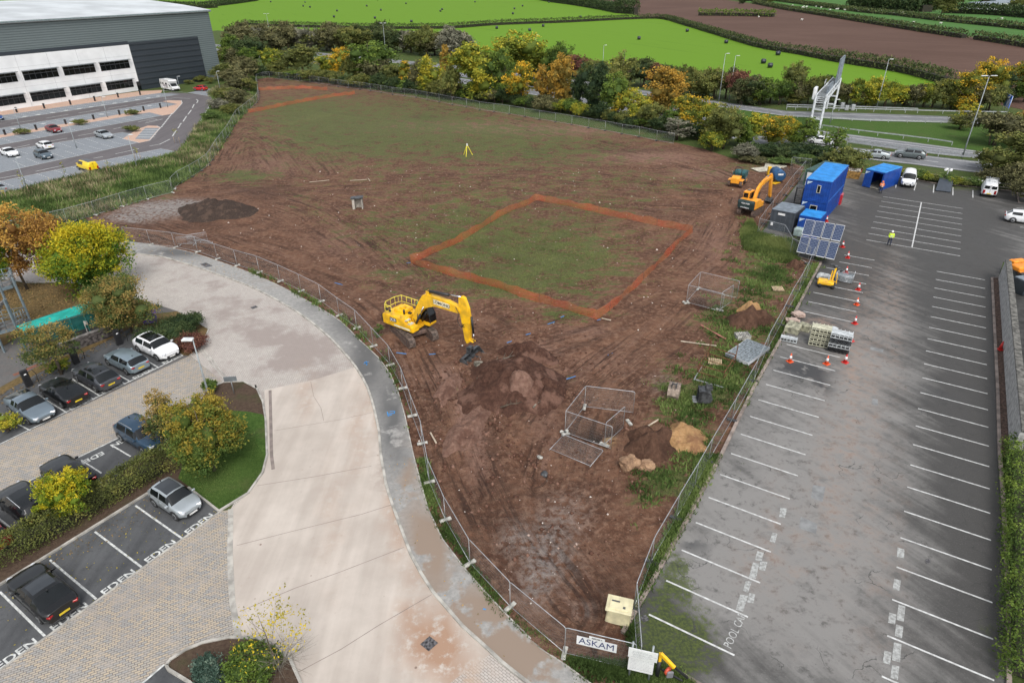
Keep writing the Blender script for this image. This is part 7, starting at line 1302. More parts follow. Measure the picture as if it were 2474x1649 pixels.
a, b = W('p', 560, 1440), W('p', 1560, 1060); wq = empty('stone_wall', a, hd(b-a), 'low dark stone wall running below the turquoise shelter', 'wall'); m = MB(); m.box(((b-a).length/2, .15, .5), ((b-a).length, .3, 1.0), bev=.03); m.build('wall_face', pm('dark_stonework', (.12, .105, .1), .9, 0, .4, 4., bmp=.5), wq); m = MB(); m.box(((b-a).length/2, .15, 1.03), ((b-a).length, .38, .08)); m.build('coping', pm('stone_coping', (.2, .185, .175), .9, 0, .2), wq)
m = MB(); m.box((0, 0, 1.45), (.65, .04, .35)); m.box((0, 0, .65), (.05, .05, 1.3)); o = m.build('information_sign', K['conc']); o.location = W('p', 1130, 1120); tag(o, 'small pale green sign below the shelter between the two small trees', 'sign')
ft = W('p', 62, 1312); zl_ = WH('p', (62, 1312), (-56, 1055)); pl = Z('p', '-400,1150 200,988 370,880 -400,1000', zl_); stc = empty('steel_walkway', ft, 0, 'grey steel external staircase with landings at the left edge', 'staircase'); o0 = Vector(ft)
def slab(q, th, nm, mat): m = MB(); m.add([p-o0 for p in q]+[p-o0-Vector((0, 0, th)) for p in q], [(0, 1, 2, 3), (7, 6, 5, 4), (0, 4, 5, 1), (1, 5, 6, 2), (2, 6, 7, 3), (3, 7, 4, 0)]); return m.build(nm, mat, stc)
Mst = pm('walkway_steel', (.2, .25, .28), .5, .3, .1, 2); Mdk = pm('walkway_deck', (.16, .15, .14), .8, 0, .2, 3)
slab(pl, .3, 'beam', Mst); slab([p+Vector((0, 0, .03)) for p in pl], .02, 'deck', Mdk)
zt2 = zl_+2.6; pu = Z('p', '-400,620 150,460 190,390 -400,480', zt2); slab(pu, .3, 'beam', Mst); slab([p+Vector((0, 0, .03)) for p in pu], .02, 'deck', Mdk)
m = MB(); c1_, c2_ = pl[1], pl[2]
for c, z0, z1 in ((c2_, 0, zt2+1.3), (c1_, zl_, zt2), (Vector((ft.x, ft.y, 0)), 0, zl_), (c2_.lerp(pl[3], .25), 0, zt2+1.1), (c1_.lerp(pl[0], .35), zl_, zt2)): m.bar(Vector((c.x, c.y, z0))-o0, Vector((c.x, c.y, z1))-o0, .14)
m.build('columns', Mst, stc)
for q, nm in ((pl, 'lower'), (pu, 'upper')):
    m = MB()
    for a, b in ((q[0], q[1]), (q[1], q[2]), (q[2], q[3])):
        for hz in (.35, .7, 1.1): m.tube([a-o0+Vector((0, 0, hz)), b-o0+Vector((0, 0, hz))], .025, 5)
        for k in range(6): c = a.lerp(b, k/5)-o0; m.tube([c, c+Vector((0, 0, 1.1))], .025, 5)
    m.build('handrail', Mst, stc)
m = MB(); [m.bar(pl[0].lerp(pl[1], .2+.05*i)-o0+Vector((0, .6, .2*i)), pl[0].lerp(pl[1], .2+.05*i)-o0+Vector((0, 1.5, .2*i)), .25, .04) for i in range(12)]; m.build('steps', Mdk, stc)
for i, (x, y, lab) in enumerate(((205, 1092, 'black car charger behind the metallic grey fastback'), (530, 935, 'black car charger behind the dark grey crossover'), (828, 805, 'black car charger behind the silver blue estate'))):
    r = empty('car_charger', W('e', x, y), dI+math.pi/2, lab, 'charger', 'black electric car chargers'); m = MB(); m.box((0, 0, .75), (.5, .25, 1.5), bev=.03); m.build('body', K['black'], r); m = MB(); m.box((0, .13, 1.15), (.16, .02, .1)); m.box((0, .13, .85), (.14, .02, .05)); m.box((0, -.13, 1.15), (.16, .02, .1)); m.build('display', K['inkw'], r)
    m = MB(); m.tube([(.3, 0, 1.2), (.55, -.1, 1.3), (.7, -.15, .8), (.65, -.1, .1)], .025, 6); m.build('cable', K['black'], r)
pb_ = empty('wheeled_bin', W('e', 1040, 652), .4, 'purple wheeled bin beside the clipped evergreen bush', 'bin'); Mpu = pm('purple_plastic', (.11, .05, .33), .5); m = MB(); m.box((0, 0, .5), (1.1, .75, .9), bev=.05, taper=(1.08, 1.08)); m.build('body', Mpu, pb_); m = MB(); m.box((0, 0, 1.0), (1.2, .85, .1), bev=.04); m.build('lid', Mpu, pb_)
mh = []
for t, s, lab in (('p', '200,1360 320,1310 370,1335 250,1390', 0), ('j', '1185,1300 1250,1243 1310,1290 1245,1348', 1), ('f', '12,548 50,535 68,545 30,560', 1), ('e', '1375,250 1420,240 1465,262 1420,272', 1), ('k', '990,1110 1030,1095 1055,1130 1015,1150', 1), ('l', '1245,715 1275,712 1280,740 1248,742', 1)):
    m = MB(); m.quad(*P(t, s, .026 if t != 'e' else .058)); o = m.build('manhole_cover', pm('cast_iron', (.13, .125, .13), .6, .2, .4, 8)); o['kind'] = 'structure'
m = MB(); m.quad(*P('e', '85,1010 255,935 272,945 100,1022', .022)); o = m.build('brick_drain', pm('brick_red', (.22, .09, .06), .9)); o['kind'] = 'structure'
# ================================================================ FOLIAGE
LM = {'fgrass': leafmat('thin_grass', (.05, .07, .022), (.085, .115, .03), (.13, .15, .05)), 'olive': leafmat('leaves_olive', (.048, .056, .017), (.09, .105, .028), (.155, .15, .042)), 'green': leafmat('leaves_green', (.03, .05, .012), (.065, .105, .02), (.125, .17, .03)),
      'ygreen': leafmat('leaves_yellow_green', (.06, .085, .014), (.15, .17, .022), (.33, .28, .03)), 'yellow': leafmat('leaves_yellow', (.11, .11, .012), (.27, .225, .014), (.38, .29, .02)),
      'orange': leafmat('leaves_orange', (.11, .085, .02), (.26, .155, .026), (.38, .23, .04)), 'gold': leafmat('leaves_green_gold', (.05, .07, .014), (.15, .15, .02), (.48, .29, .025)),
      'brown': leafmat('leaves_brown', (.038, .038, .018), (.072, .072, .03), (.125, .115, .052), .1), 'dark': leafmat('leaves_dark', (.014, .026, .012), (.03, .05, .018), (.06, .08, .03)),
      'grey': leafmat('leaves_grey', (.06, .06, .042), (.11, .11, .08), (.18, .17, .125), .1), 'rust': leafmat('leaves_rust', (.12, .06, .02), (.24, .13, .035), (.38, .23, .05)), 'redbr': leafmat('leaves_red_brown', (.05, .022, .018), (.10, .04, .03), (.16, .08, .05)),
      'weed': leafmat('weed_leaves', (.036, .06, .016), (.068, .108, .028), (.125, .165, .05)), 'ygold': leafmat('leaves_yellow_turning', (.03, .08, .012), (.16, .19, .014), (.36, .29, .016)), 'maple': leafmat('leaves_maple', (.035, .052, .018), (.07, .09, .025), (.23, .16, .05)), 'igold': leafmat('leaves_green_and_gold', (.04, .07, .016), (.09, .115, .022), (.21, .16, .025)), 'litter': leafmat('leaf_litter_pieces', (.07, .05, .025), (.14, .1, .045), (.23, .15, .06)), 'dry': leafmat('dry_grass', (.10, .085, .045), (.17, .145, .08), (.27, .23, .14), .1), 'hedge': leafmat('hedge_leaves', (.022, .034, .014), (.045, .062, .022), (.085, .095, .035)), 'teal': leafmat('blue_green_leaves', (.03, .055, .04), (.06, .095, .075), (.12, .16, .12))}
def quads(C, size, rs, flat=.0):
    n = len(C); a = rs.normal(size=(n, 3)); a[:, 2] *= (1-flat); a /= np.linalg.norm(a, axis=1)[:, None]+1e-9; b = rs.normal(size=(n, 3)); b[:, 2] *= (1-flat); b -= (a*b).sum(1)[:, None]*a; b /= np.linalg.norm(b, axis=1)[:, None]+1e-9
    s = (size*rs.uniform(.55, 1.25, n))[:, None]*.5; a = a*s*1.25; b = b*s*.75
    v = np.stack([C-a, C+b*.9-a*.1, C+a, C-b*.9+a*.1], 1).reshape(-1, 3); f = np.arange(4*n).reshape(n, 4); return v, f
def crown_mesh(name, seed, Rr, Hh, z0, nc, nl, leaf, core=.62, shape='round', tv=.0):
    """clumps of leaf-sized faces through the crown volume, uneven outline, dark opaque cores added inside to stop light passing"""
    rs = np.random.RandomState(seed); C = []; T = []; k = 0; hz_ = (z0+Hh)/2
    nb_ = rs.randint(10, 14); LC = []
    for i in range(nb_):
        d = rs.normal(size=3); d /= np.linalg.norm(d); r_ = .66 if i else 0.; zz = abs(d[2]) if shape == 'dome' else d[2]; LC.append((d[0]*Rr*r_*rs.uniform(.7, 1.05), d[1]*Rr*r_*rs.uniform(.7, 1.05), z0+(Hh-z0)*(.48+.33*zz if i else .45), rs.uniform(.36, .52)*(1.55 if not i else 1)))
    while k < nc:
        lx, ly, lz, lr = LC[rs.randint(nb_)]; d = rs.normal(size=3); d /= np.linalg.norm(d); r_ = lr*rs.uniform(.15, 1.)**.4
        wz = 1-.5*max(0, (lz-z0)/(Hh-z0)) if shape == 'cone' else 1
        p = np.array([(lx+d[0]*Rr*r_)*wz, (ly+d[1]*Rr*r_)*wz, lz+d[2]*r_*(Hh-z0)*.5])
        if p[2] < z0*.7: continue
        k += 1; cr = Rr*rs.uniform(.08, .2); n = int(nl*rs.uniform(.5, 1.5)); q = rs.normal(size=(n, 3))*np.array([cr, cr, cr*.7])*.62+p; t = np.clip(rs.beta(1.5, 1.6)+rs.normal(size=n)*.12+tv*(p[2]-hz_)/(Hh-z0)*2, 0, 1); C.append(q); T.append(t)
    C = np.concatenate(C); T = np.concatenate(T); C[:, 2] = np.maximum(C[:, 2], .05); v, f = quads(C, np.full(len(C), leaf), rs); at = np.repeat(T, 4)
    if core:  # solid lobes added to block light; fixed low tint stands for inner shade
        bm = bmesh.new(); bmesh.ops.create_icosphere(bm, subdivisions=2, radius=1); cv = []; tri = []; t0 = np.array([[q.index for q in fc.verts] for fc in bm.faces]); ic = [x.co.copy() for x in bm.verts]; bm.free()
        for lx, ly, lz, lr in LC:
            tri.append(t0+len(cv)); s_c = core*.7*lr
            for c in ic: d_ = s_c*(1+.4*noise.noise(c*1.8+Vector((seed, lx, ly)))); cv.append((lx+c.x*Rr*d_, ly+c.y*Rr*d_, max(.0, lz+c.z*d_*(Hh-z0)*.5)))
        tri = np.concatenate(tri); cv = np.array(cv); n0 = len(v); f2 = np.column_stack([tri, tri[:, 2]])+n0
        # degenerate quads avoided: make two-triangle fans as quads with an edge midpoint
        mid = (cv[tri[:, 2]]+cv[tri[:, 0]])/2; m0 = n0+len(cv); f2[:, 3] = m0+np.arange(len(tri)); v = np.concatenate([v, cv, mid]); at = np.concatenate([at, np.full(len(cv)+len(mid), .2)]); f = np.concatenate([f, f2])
    return fast(name, v, f, {'tint': ('POINT', at)})
def trunk_mesh(name, seed, h, r, nb=6, spread=.6, multi=1):
    rs = random.Random(seed); m = MB()
    for s in range(multi):
        ox, oy = (rs.uniform(-.3, .3), rs.uniform(-.3, .3)) if multi > 1 else (0, 0); lx, ly = rs.uniform(-.1, .1)*h, rs.uniform(-.1, .1)*h
        if multi > 1: lx, ly = lx*2.5, ly*2.5
        top = Vector((ox+lx, oy+ly, h)); pts = [Vector((ox, oy, -.1)), Vector((ox+lx*.2, oy+ly*.1, h*.3)), Vector((ox+lx*.6, oy+ly*.7, h*.65)), top]; m.tube(pts, [r*1.25, r, r*.6, r*.15], 7)
        for i in range(nb):
            t = rs.uniform(.3, .85); b = pts[0].lerp(top, t); a = rs.uniform(0, 6.28); l = h*spread*(1-t)*rs.uniform(.7, 1.2)+.3; e = b+Vector((math.cos(a)*l, math.sin(a)*l, l*rs.uniform(.4, .9))); mid_ = b.lerp(e, .5)+Vector((0, 0, -.06*l)); m.tube([b, mid_, e], [r*.45*(1-t*.5), r*.3*(1-t*.5), r*.06], 5, caps=False)
            for j in range(2): e2 = mid_+Vector((rs.uniform(-1, 1), rs.uniform(-1, 1), rs.uniform(.2, 1)))*l*.45; m.tube([mid_, e2], [r*.16, r*.04], 4, caps=False)
    return m.mesh(name, False)
# (radius, height) of each variant; base of crown
VAR = {'tree1': (4.2, 9.5, .5), 'tree2': (3.6, 9.5, .3), 'tall': (2.6, 9.5, .4), 'shrub1': (3., 4.6, 0.), 'shrub2': (3.2, 4., 0.), 'thin': (2.6, 8., 1.)}
CR = {}
for k, (r_, h_, z_) in VAR.items():
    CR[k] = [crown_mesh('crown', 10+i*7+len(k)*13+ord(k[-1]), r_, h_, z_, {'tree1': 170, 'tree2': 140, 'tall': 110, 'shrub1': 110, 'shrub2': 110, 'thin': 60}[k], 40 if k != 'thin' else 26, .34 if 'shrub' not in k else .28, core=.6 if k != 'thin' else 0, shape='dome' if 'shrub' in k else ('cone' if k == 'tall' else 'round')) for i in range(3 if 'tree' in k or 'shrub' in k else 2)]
TR = {k: trunk_mesh('trunk', 5+len(k), VAR[k][1]*.9, .17 if 'shrub' not in k else .07, 9, .55, 1 if 'shrub' not in k else 4) for k in VAR}
for k in TR: TR[k].materials.append(K['bark'])
WORD = {'igold': 'green and gold', 'olive': 'olive green', 'green': 'green', 'ygreen': 'yellow green', 'yellow': 'bright yellow', 'orange': 'orange leaved', 'gold': 'green and gold', 'ygold': 'yellow', 'maple': 'dark green', 'brown': 'bare brown', 'dark': 'dark green', 'grey': 'grey twiggy', 'rust': 'rusty orange', 'redbr': 'red brown', 'hedge': 'dark hedge', 'weed': 'fresh green'}
_cnt = [0]
def tree(c, Hm, Rm, var, mat, label, group, name=None, rot=None, crown=None, trunk=None):
    _cnt[0] += 1; shr = 'shrub' in var; r0, h0, z0 = VAR[var]; r = empty(name or ('shrub' if shr else 'tree'), c, (_cnt[0]*2.4 if rot is None else rot) % 6.28, label, 'shrub' if shr else 'tree', group)
    for nm, me, mt in (('trunk', trunk or TR[var], None), ('crown', crown or CR[var][_cnt[0] % len(CR[var])], LM[mat])):
        o = mobj(nm, me); o.parent = r; o.scale = (Rm/r0, Rm/r0, Hm/h0)
        if mt:
            if not me.materials: me.materials.append(mt)
            o.material_slots[0].link = 'OBJECT'; o.material_slots[0].material = mt
    return r
def plant_row(t, rows, place, group):
    """rows: (base x, base y, top y, width px, variant, colour) ; labels count from the left within the place"""
    made = []
    for bx, by, ty, wp, var, mat in rows:
        c = W(t, bx, by); H_ = WH(t, (bx, by), (bx, ty))*.97; Rm = (W(t, bx+wp/2, by)-W(t, bx-wp/2, by)).length/2*1.28; made.append((bx, tree(c, max(.5, H_), Rm, var, mat, None, group), mat))
    made.sort(key=lambda q: q[0])
    for i, (_x, r, mat) in enumerate(made): r['label'] = '%s %s, %s from the left %s' % (WORD[mat], r['category'], ordn(i+1), place)
T1, T2, TL_, S1, S2, TH = 'tree1', 'tree2', 'tall', 'shrub1', 'shrub2', 'thin'
plant_row('b', [(60, 490, 240, 190, T1, 'dark'), (175, 500, 320, 150, S1, 'ygreen'), (-60, 470, 300, 160, T1, 'green'), (380, 515, 295, 230, T1, 'olive'), (270, 490, 360, 120, S1, 'brown'), (560, 530, 340, 150, T2, 'ygreen'), (650, 545, 320, 150, T1, 'gold'), (840, 565, 255, 310, T1, 'green'), (740, 560, 380, 130, S1, 'olive'), (905, 585, 400, 200, S1, 'brown'), (1005, 600, 430, 160, S1, 'olive'),
    (1110, 620, 380, 130, TL_, 'gold'), (1180, 640, 400, 110, S1, 'brown'), (1270, 650, 340, 190, T2, 'ygreen'), (1372, 600, 285, 95, TL_, 'orange'), (1400, 690, 450, 130, S1, 'olive'), (1600, 690, 245, 360, T1, 'ygreen'), (1740, 700, 330, 200, T1, 'green')], 'in the far fence belt, left half', 'trees behind the far fence')
plant_row('c', [(180, 590, 205, 380, T1, 'ygreen'), (20, 650, 330, 200, T1, 'green'), (430, 620, 285, 190, T1, 'green'), (170, 725, 410, 200, T2, 'gold'), (315, 745, 420, 130, TL_, 'orange'), (450, 748, 365, 190, T1, 'orange'), (560, 760, 520, 110, S1, 'dark'), (655, 790, 385, 200, T1, 'dark'), (850, 690, 300, 190, TH, 'olive'), (790, 810, 490, 190, T1, 'green'), (830, 830, 625, 100, TL_, 'gold'),
    (1130, 790, 450, 290, T1, 'orange'), (930, 850, 600, 190, T2, 'ygreen'), (1060, 890, 700, 170, S1, 'olive'), (1180, 905, 700, 150, T2, 'green'), (1240, 965, 800, 190, TH, 'grey'), (1330, 905, 625, 250, T1, 'gold'), (1450, 965, 705, 200, T1, 'ygreen'), (1560, 1025, 710, 240, T1, 'olive'), (1690, 1010, 770, 200, T1, 'green'), (1690, 1105, 990, 160, S1, 'grey'), (1480, 1040, 900, 150, S1, 'ygreen'), (720, 830, 700, 120, S2, 'dark'), (1000, 880, 780, 120, S2, 'olive')], 'in the far fence belt, right half', 'trees behind the far fence')
plant_row('d', [(30, 1000, 765, 170, T1, 'ygreen'), (190, 1000, 765, 230, T1, 'gold'), (330, 990, 830, 130, T1, 'ygreen'), (400, 1010, 800, 150, T2, 'green'), (600, 1090, 835, 190, TH, 'green'), (700, 1175, 1015, 270, S1, 'olive'), (560, 1150, 1060, 200, S2, 'dark'), (60, 1080, 990, 200, S2, 'dark'), (200, 1085, 985, 200, S2, 'dark'), (340, 1090, 985, 200, S2, 'dark'), (460, 1100, 990, 200, S2, 'dark'), (250, 1130, 1085, 160, S2, 'weed'), (60, 1120, 1075, 160, S2, 'brown'), (400, 1120, 1060, 140, S2, 'weed')], 'between site corner and motorway', 'trees by the motorway corner')
plant_row('d', [(1500, 760, 475, 260, T1, 'gold'), (1650, 700, 385, 220, T1, 'gold'), (1885, 670, 385, 190, T1, 'gold'), (1770, 700, 490, 170, T1, 'dark'), (1915, 705, 540, 150, T1, 'green'), (1670, 765, 560, 190, S1, 'olive'), (1600, 770, 600, 150, S1, 'brown'), (1525, 860, 700, 140, TH, 'ygreen'), (1700, 1000, 760, 330, S1, 'brown'), (1830, 960, 780, 220, S1, 'olive'), (1480, 890, 790, 150, S1, 'olive'), (1935, 905, 725, 190, T1, 'rust'), (1800, 1240, 895, 380, T1, 'olive'), (1690, 1170, 1010, 200, S1, 'olive'), (1900, 1200, 960, 220, T1, 'olive'), (1850, 1310, 1110, 260, S1, 'brown'), (1720, 1270, 1150, 200, S1, 'brown'), (1960, 1400, 1200, 260, S1, 'brown')], 'around the tall right-hand lamp', 'trees at the right edge')
plant_row('d', [(1000+i*62, 1205+i*8.5, 1140+i*9+(i % 3)*6, 130, S2, ('weed', 'ygreen', 'olive')[i % 3]) for i in range(10)], 'in the hedge behind the timber fence', 'bushes behind the timber fence')
rs = random.Random(17)
bk_ = []
for i in range(30): x = 100+i*57; bk_.append((x, 510+x*.12+rs.uniform(-14, 2), 425+x*.11+rs.uniform(-24, 24), rs.uniform(90, 150), (S1, S2)[i % 2], ('olive', 'brown', 'dark', 'olive', 'green', 'olive')[rs.randrange(6)]))
plant_row('b', bk_, 'in the undergrowth behind the far fence, left half', 'undergrowth behind the far fence')
bk_ = []
for i in range(26): x = 10+i*62; bk_.append((x, 700+x*.19+rs.uniform(-16, 6), 610+x*.185+rs.uniform(-24, 24), rs.uniform(100, 150), (S1, S2)[i % 2], ('olive', 'brown', 'dark', 'dark', 'ygreen', 'green')[rs.randrange(6)]))
plant_row('c', bk_, 'in the undergrowth behind the far fence, right half', 'undergrowth behind the far fence')
rs = random.Random(7); bk_ = []
for i in range(30): x = -40+i*53; bk_.append((x, 350+max(0, (x-900))*.08+rs.uniform(-14, 14), 175+max(0, x-1050)*.07+rs.uniform(-25, 20)+(20 if i % 3 else -10), 150+rs.uniform(-20, 60), (S1, T2, S1, T1)[i % 4], ('brown', 'grey', 'olive', 'olive', 'brown', 'hedge')[rs.randrange(6)]))
plant_row('b', bk_, 'in the scrub below the hay field, left part', 'scrub beyond the motorway')
for i in range(14): pass
bk_ = []
for i in range(22): x = 20+i*82; bk_.append((x, 450+x*.15+rs.uniform(-14, 14), 330+x*.085+rs.uniform(-20, 20)+(40 if x < 500 else 0), 160+rs.uniform(-20, 50), (S1, T2, S1, S2)[i % 4], ('brown', 'olive', 'hedge', 'olive', 'redbr', 'ygreen')[rs.randrange(6)]))
plant_row('c', bk_, 'in the scrub below the hay field, middle part', 'scrub beyond the motorway')
bk_ = [(310, 700, 415, 160, T1, 'olive'), (100, 690, 490, 150, T2, 'brown'), (550, 690, 515, 130, S1, 'dark')]
for i in range(24): x = -30+i*66; bk_.append((x, 715+x*.02+rs.uniform(-12, 8), 540+x*.015+rs.uniform(-30, 24), 150+rs.uniform(-20, 50), (S1, T2, S1, S2)[i % 4], ('olive', 'brown', 'ygreen', 'olive', 'ygreen', 'green')[rs.randrange(6)]))
plant_row('d', bk_, 'in the scrub below the hay field, right part', 'scrub beyond the motorway')
plant_row('a', [(1560, 555, 430, 150, S1, 'olive'), (1640, 520, 300, 170, T2, 'brown'), (1600, 600, 470, 160, S1, 'brown'), (1700, 560, 380, 160, S1, 'brown'), (1740, 520, 300, 150, T1, 'green'), (1650, 640, 520, 160, S1, 'dry' if 0 else 'brown'), (1560, 690, 600, 140, S1, 'olive'), (1640, 720, 610, 150, S1, 'brown'), (1500, 760, 680, 130, S2, 'grey'), (1590, 790, 710, 120, S2, 'olive'), (1690, 470, 250, 150, T1, 'dark'), (1620, 420, 230, 150, T1, 'green'), (1560, 460, 320, 130, T1, 'olive'), (1720, 640, 530, 90, S1, 'olive'), (1450, 830, 770, 110, S2, 'weed'), (1380, 562, 520, 70, S2, 'olive'), (1300, 580, 550, 60, S2, 'olive'), (1450, 575, 530, 60, S2, 'olive')], 'on the bank between warehouse and far fence', 'scrub on the warehouse bank')
# ---- business park trees (close to the camera: finer leaves)
def near_tree(t, b_, top, wd_, label, mat, seed, nc=150, nl=60, leaf=.2, shape='round', z0f=.22, core=.5, name='tree', r=.11, gp='trees on the business park', hs=None, cat=None, off=0., tv=0.):
    c = W(t, *b_); H_ = hs or WH(t, b_, top); Rm = (W(t, b_[0]+wd_/2, b_[1])-W(t, b_[0]-wd_/2, b_[1])).length/2*.98
    me = crown_mesh('crown', seed, Rm, H_, H_*z0f, nc, nl, leaf, core, shape, tv); tm = trunk_mesh('trunk', seed, H_*.85, r, 12, .55); tm.materials.append(K['bark'])
    o = empty(name, c, 0, label, cat or ('tree' if 'tree' in name else 'shrub'), gp); mobj('trunk', tm).parent = o; k_ = mobj('crown', me, LM[mat]); k_.parent = o; k_.location.x = off; return o
near_tree('e', (556, 446), (620, -110), 580, 'large bright yellow tree at the bend of the block paved road', 'ygold', 31, 360, 80, .2, core=.5, z0f=.04, off=1.7, tv=.45)
near_tree('e', (190, 425), (360, -300), 500, 'tall rusty orange tree left of the bright yellow one', 'rust', 32, 280, 66, .2, core=.3, z0f=.1, off=1.6, tv=.25)
near_tree('e', (-40, 470), (-60, -40), 400, 'yellow green tree cut off by the left edge of the photo', 'ygold', 33, 120, 60, .2, core=.4)
near_tree('e', (915, 725), (850, 330), 520, 'dark green maple turning rusty beside the turquoise shelter', 'maple', 34, 240, 80, .15, core=.55)
near_tree('e', (425, 1010), (310, 600), 430, 'small thin maple with rusty tips in front of the shelter', 'maple', 35, 120, 55, .14, core=0, tv=.4)
near_tree('i', (1480, 105), (1450, -450), 470, 'round green tree with golden top on the grass island', 'igold', 58, 360, 80, .14, z0f=.05, core=.72, tv=.55)
near_tree('e', (1190, 1500), (1200, 1090), 330, 'loose orange brown shrub in front of the island tree', 'maple', 37, 170, 50, .12, z0f=.02, core=.35, name='shrub', tv=.5)
near_tree('i', (520, 420), (480, 40), 350, 'small golden tree growing out of the clipped hedge', 'ygold', 38, 160, 60, .12, z0f=.1, core=.6, tv=.3)
near_tree('e', (60, 1400), (60, 1270), 210, 'rounded yellow green shrub at the left edge below the grey fastback', 'ygreen', 39, 60, 50, .12, z0f=0, core=.7, name='shrub', shape='dome')
near_tree('e', (430, 990), (430, 900), 170, 'small yellow green shrub between the chargers', 'ygreen', 40, 40, 40, .11, z0f=0, core=.6, name='shrub', shape='dome')
near_tree('e', (1450, 1125), (1450, 1050), 170, 'small dark green shrub at the tip of the island', 'green', 41, 40, 40, .11, z0f=0, core=.7, name='shrub', shape='dome')
near_tree('e', (1150, 770), (1150, 600), 400, 'clipped dark evergreen bush left part of the mound beside the white crossover', 'dark', 42, 220, 70, .12, z0f=0, core=.8, name='shrub', shape='dome', hs=1.5)
near_tree('e', (1300, 720), (1300, 600), 330, 'clipped dark evergreen bush forming the upper right of the mound', 'dark', 43, 180, 70, .12, z0f=0, core=.8, name='shrub', shape='dome', hs=1.4)
near_tree('e', (1300, 835), (1300, 760), 280, 'low red brown bush in front of the clipped evergreen mound', 'redbr', 44, 140, 60, .11, z0f=0, core=.8, name='shrub', shape='dome', hs=1.1)
sp0 = near_tree('j', (210, 1480), (200, 960), 600, 'sparse twiggy shrub with a few yellow leaves at the bottom of the photo', 'yellow', 45, 90, 7, .11, z0f=.3, core=0, name='shrub', r=.03)
for i in range(5): q = mobj('stem', trunk_mesh('stem', 90+i, 3.4, .022, 12, .5)); q.data.materials.append(K['barkg']); q.parent = sp0; q.rotation_euler = (.5*math.sin(i*1.26), .5*math.cos(i*1.26), i)
near_tree('i', (1480, 1520), (1480, 1360), 300, 'blue green bush in the kerbed bed at the bottom', 'teal', 46, 150, 60, .1, z0f=0, core=.8, name='shrub', shape='dome', hs=1.0)
near_tree('j', (60, 1500), (60, 1300), 420, 'dark green and yellow bush filling the kerbed bed at the bottom', 'green', 47, 180, 60, .11, z0f=0, core=.75, name='shrub', shape='dome', hs=1.2)
near_tree('f', (900, 760), (900, 640), 90, 'leafy green sapling just inside the footpath fence by the excavator', 'weed', 48, 30, 26, .12, z0f=0, core=0, name='shrub', r=.02)
for i, (x, y, tp_) in enumerate(((475, 1275, 1090), (765, 1200, 1080), (178, 1325, 1170), (953, 1100, 995), (1222, 985, 870), (25, 1370, 1290))):
    c = W('a', x, y); H_ = WH('a', (x, y), (x-14, tp_)); r = empty('young_tree', c, 0, 'thin newly planted tree on stakes, %s along the warehouse grass edge' % ordn([4, 3, 5, 2, 1, 6][i])+' from the right', 'tree', 'staked young trees')
    tm = trunk_mesh('trunk', 60+i, H_, .03, 7, .25); tm.materials.append(K['barkg']); mobj('trunk', tm).parent = r; mobj('crown', crown_mesh('crown', 70+i, .5, H_, H_*.35, 16, 9, .12, 0), LM['ygreen']).parent = r; m = MB(); [m.cyl((dx, 0, 0), (dx, 0, 1.1), .04, n=6) for dx in (-.5, .5)]; m.build('stakes', K['wood'], r)
for i, (x, y) in enumerate(((915, 790), (555, 860), (150, 925), (900, 905))):
    me = crown_mesh('foliage', 80+i, 1.9, 1.0, 0, 60, 34, .16, .7, 'dome'); r = empty('planter_shrub', W('a', x, y), dA+.3, ['low grass planter between bollards nearest the peach island', 'low grass planter in the middle row of the warehouse car park', 'low grass planter nearest the left edge', 'low grass planter beside the triangular island'][i], 'planter', 'planted clumps in the warehouse car park'); r.scale = (1.3, .8, 1); mobj('foliage', me, LM['olive']).parent = r
# ---- hedges
def hedge(t, s, wd_, h_, label, mat, dens=26, leaf=.3, group=None, seed=1, pts=None, hv_=.25, name='hedge'):
    p = pts or P(t, s); sp_ = smoothpath(p, 1.2); rs_ = np.random.RandomState(seed); L = sum((b-a).length for a, b in zip(sp_, sp_[1:])); n = int(L*dens*(wd_+2*h_)/3); cum = np.cumsum([0]+[(b-a).length for a, b in zip(sp_, sp_[1:])]); u = rs_.uniform(0, cum[-1], n)
    X = np.interp(u, cum, [q.x for q in sp_]); Y = np.interp(u, cum, [q.y for q in sp_]); X2 = np.interp(u+.5, cum, [q.x for q in sp_]); Y2 = np.interp(u+.5, cum, [q.y for q in sp_]); dx, dy = X2-X, Y2-Y; l = np.hypot(dx, dy)+1e-6; dx /= l; dy /= l
    hn = h_*(1+hv_*np.array([noise.fractal(Vector((a*.35, seed, 0)), 1, 2, 3) for a in u])); an = rs_.uniform(0, math.pi, n); ca = np.sign(np.cos(an))*np.abs(np.cos(an))**.6; sa_ = np.abs(np.sin(an))**.6; w_ = wd_/2*(1+.3*rs_.normal(size=n)*.5)
    C = np.column_stack([X-dy*ca*w_, Y+dx*ca*w_, np.maximum(.08, hn*sa_*(1+.1*rs_.normal(size=n)))]); o0 = np.array([sp_[0].x, sp_[0].y, 0]); cl = np.array([noise.noise(Vector((a*.9, b*2, seed))) for a, b in zip(u, an)]); T = np.clip(.5+cl*.8+rs_.normal(size=n)*.14, 0, 1)
    v, f = quads(C-o0, np.full(n, leaf), rs_); r = empty(name, (o0[0], o0[1], 0), 0, label, 'hedge', group); mobj('foliage', fast('foliage', v, f, {'tint': ('POINT', np.repeat(T, 4))}), LM[mat], r)
    m = MB(); q = [(a.x-o0[0], a.y-o0[1]) for a in sp_]; strip(m, q[1:-1], wd_*.55, 0, h_*.5); m.build('dark_core', K['hedgecore'], r); return r  # opaque core added inside; its dark colour stands for inner shade
gh = 'field hedges'
hedge('D', '560,58 660,62 850,66 1020,66 1140,58 1300,52 1440,45 1520,44 1570,57 1640,78 1740,108 1830,124 1900,138', 3., 2.8, 'long dark hedge between the two bright green hay fields', 'hedge', 11, .6, gh, 1)
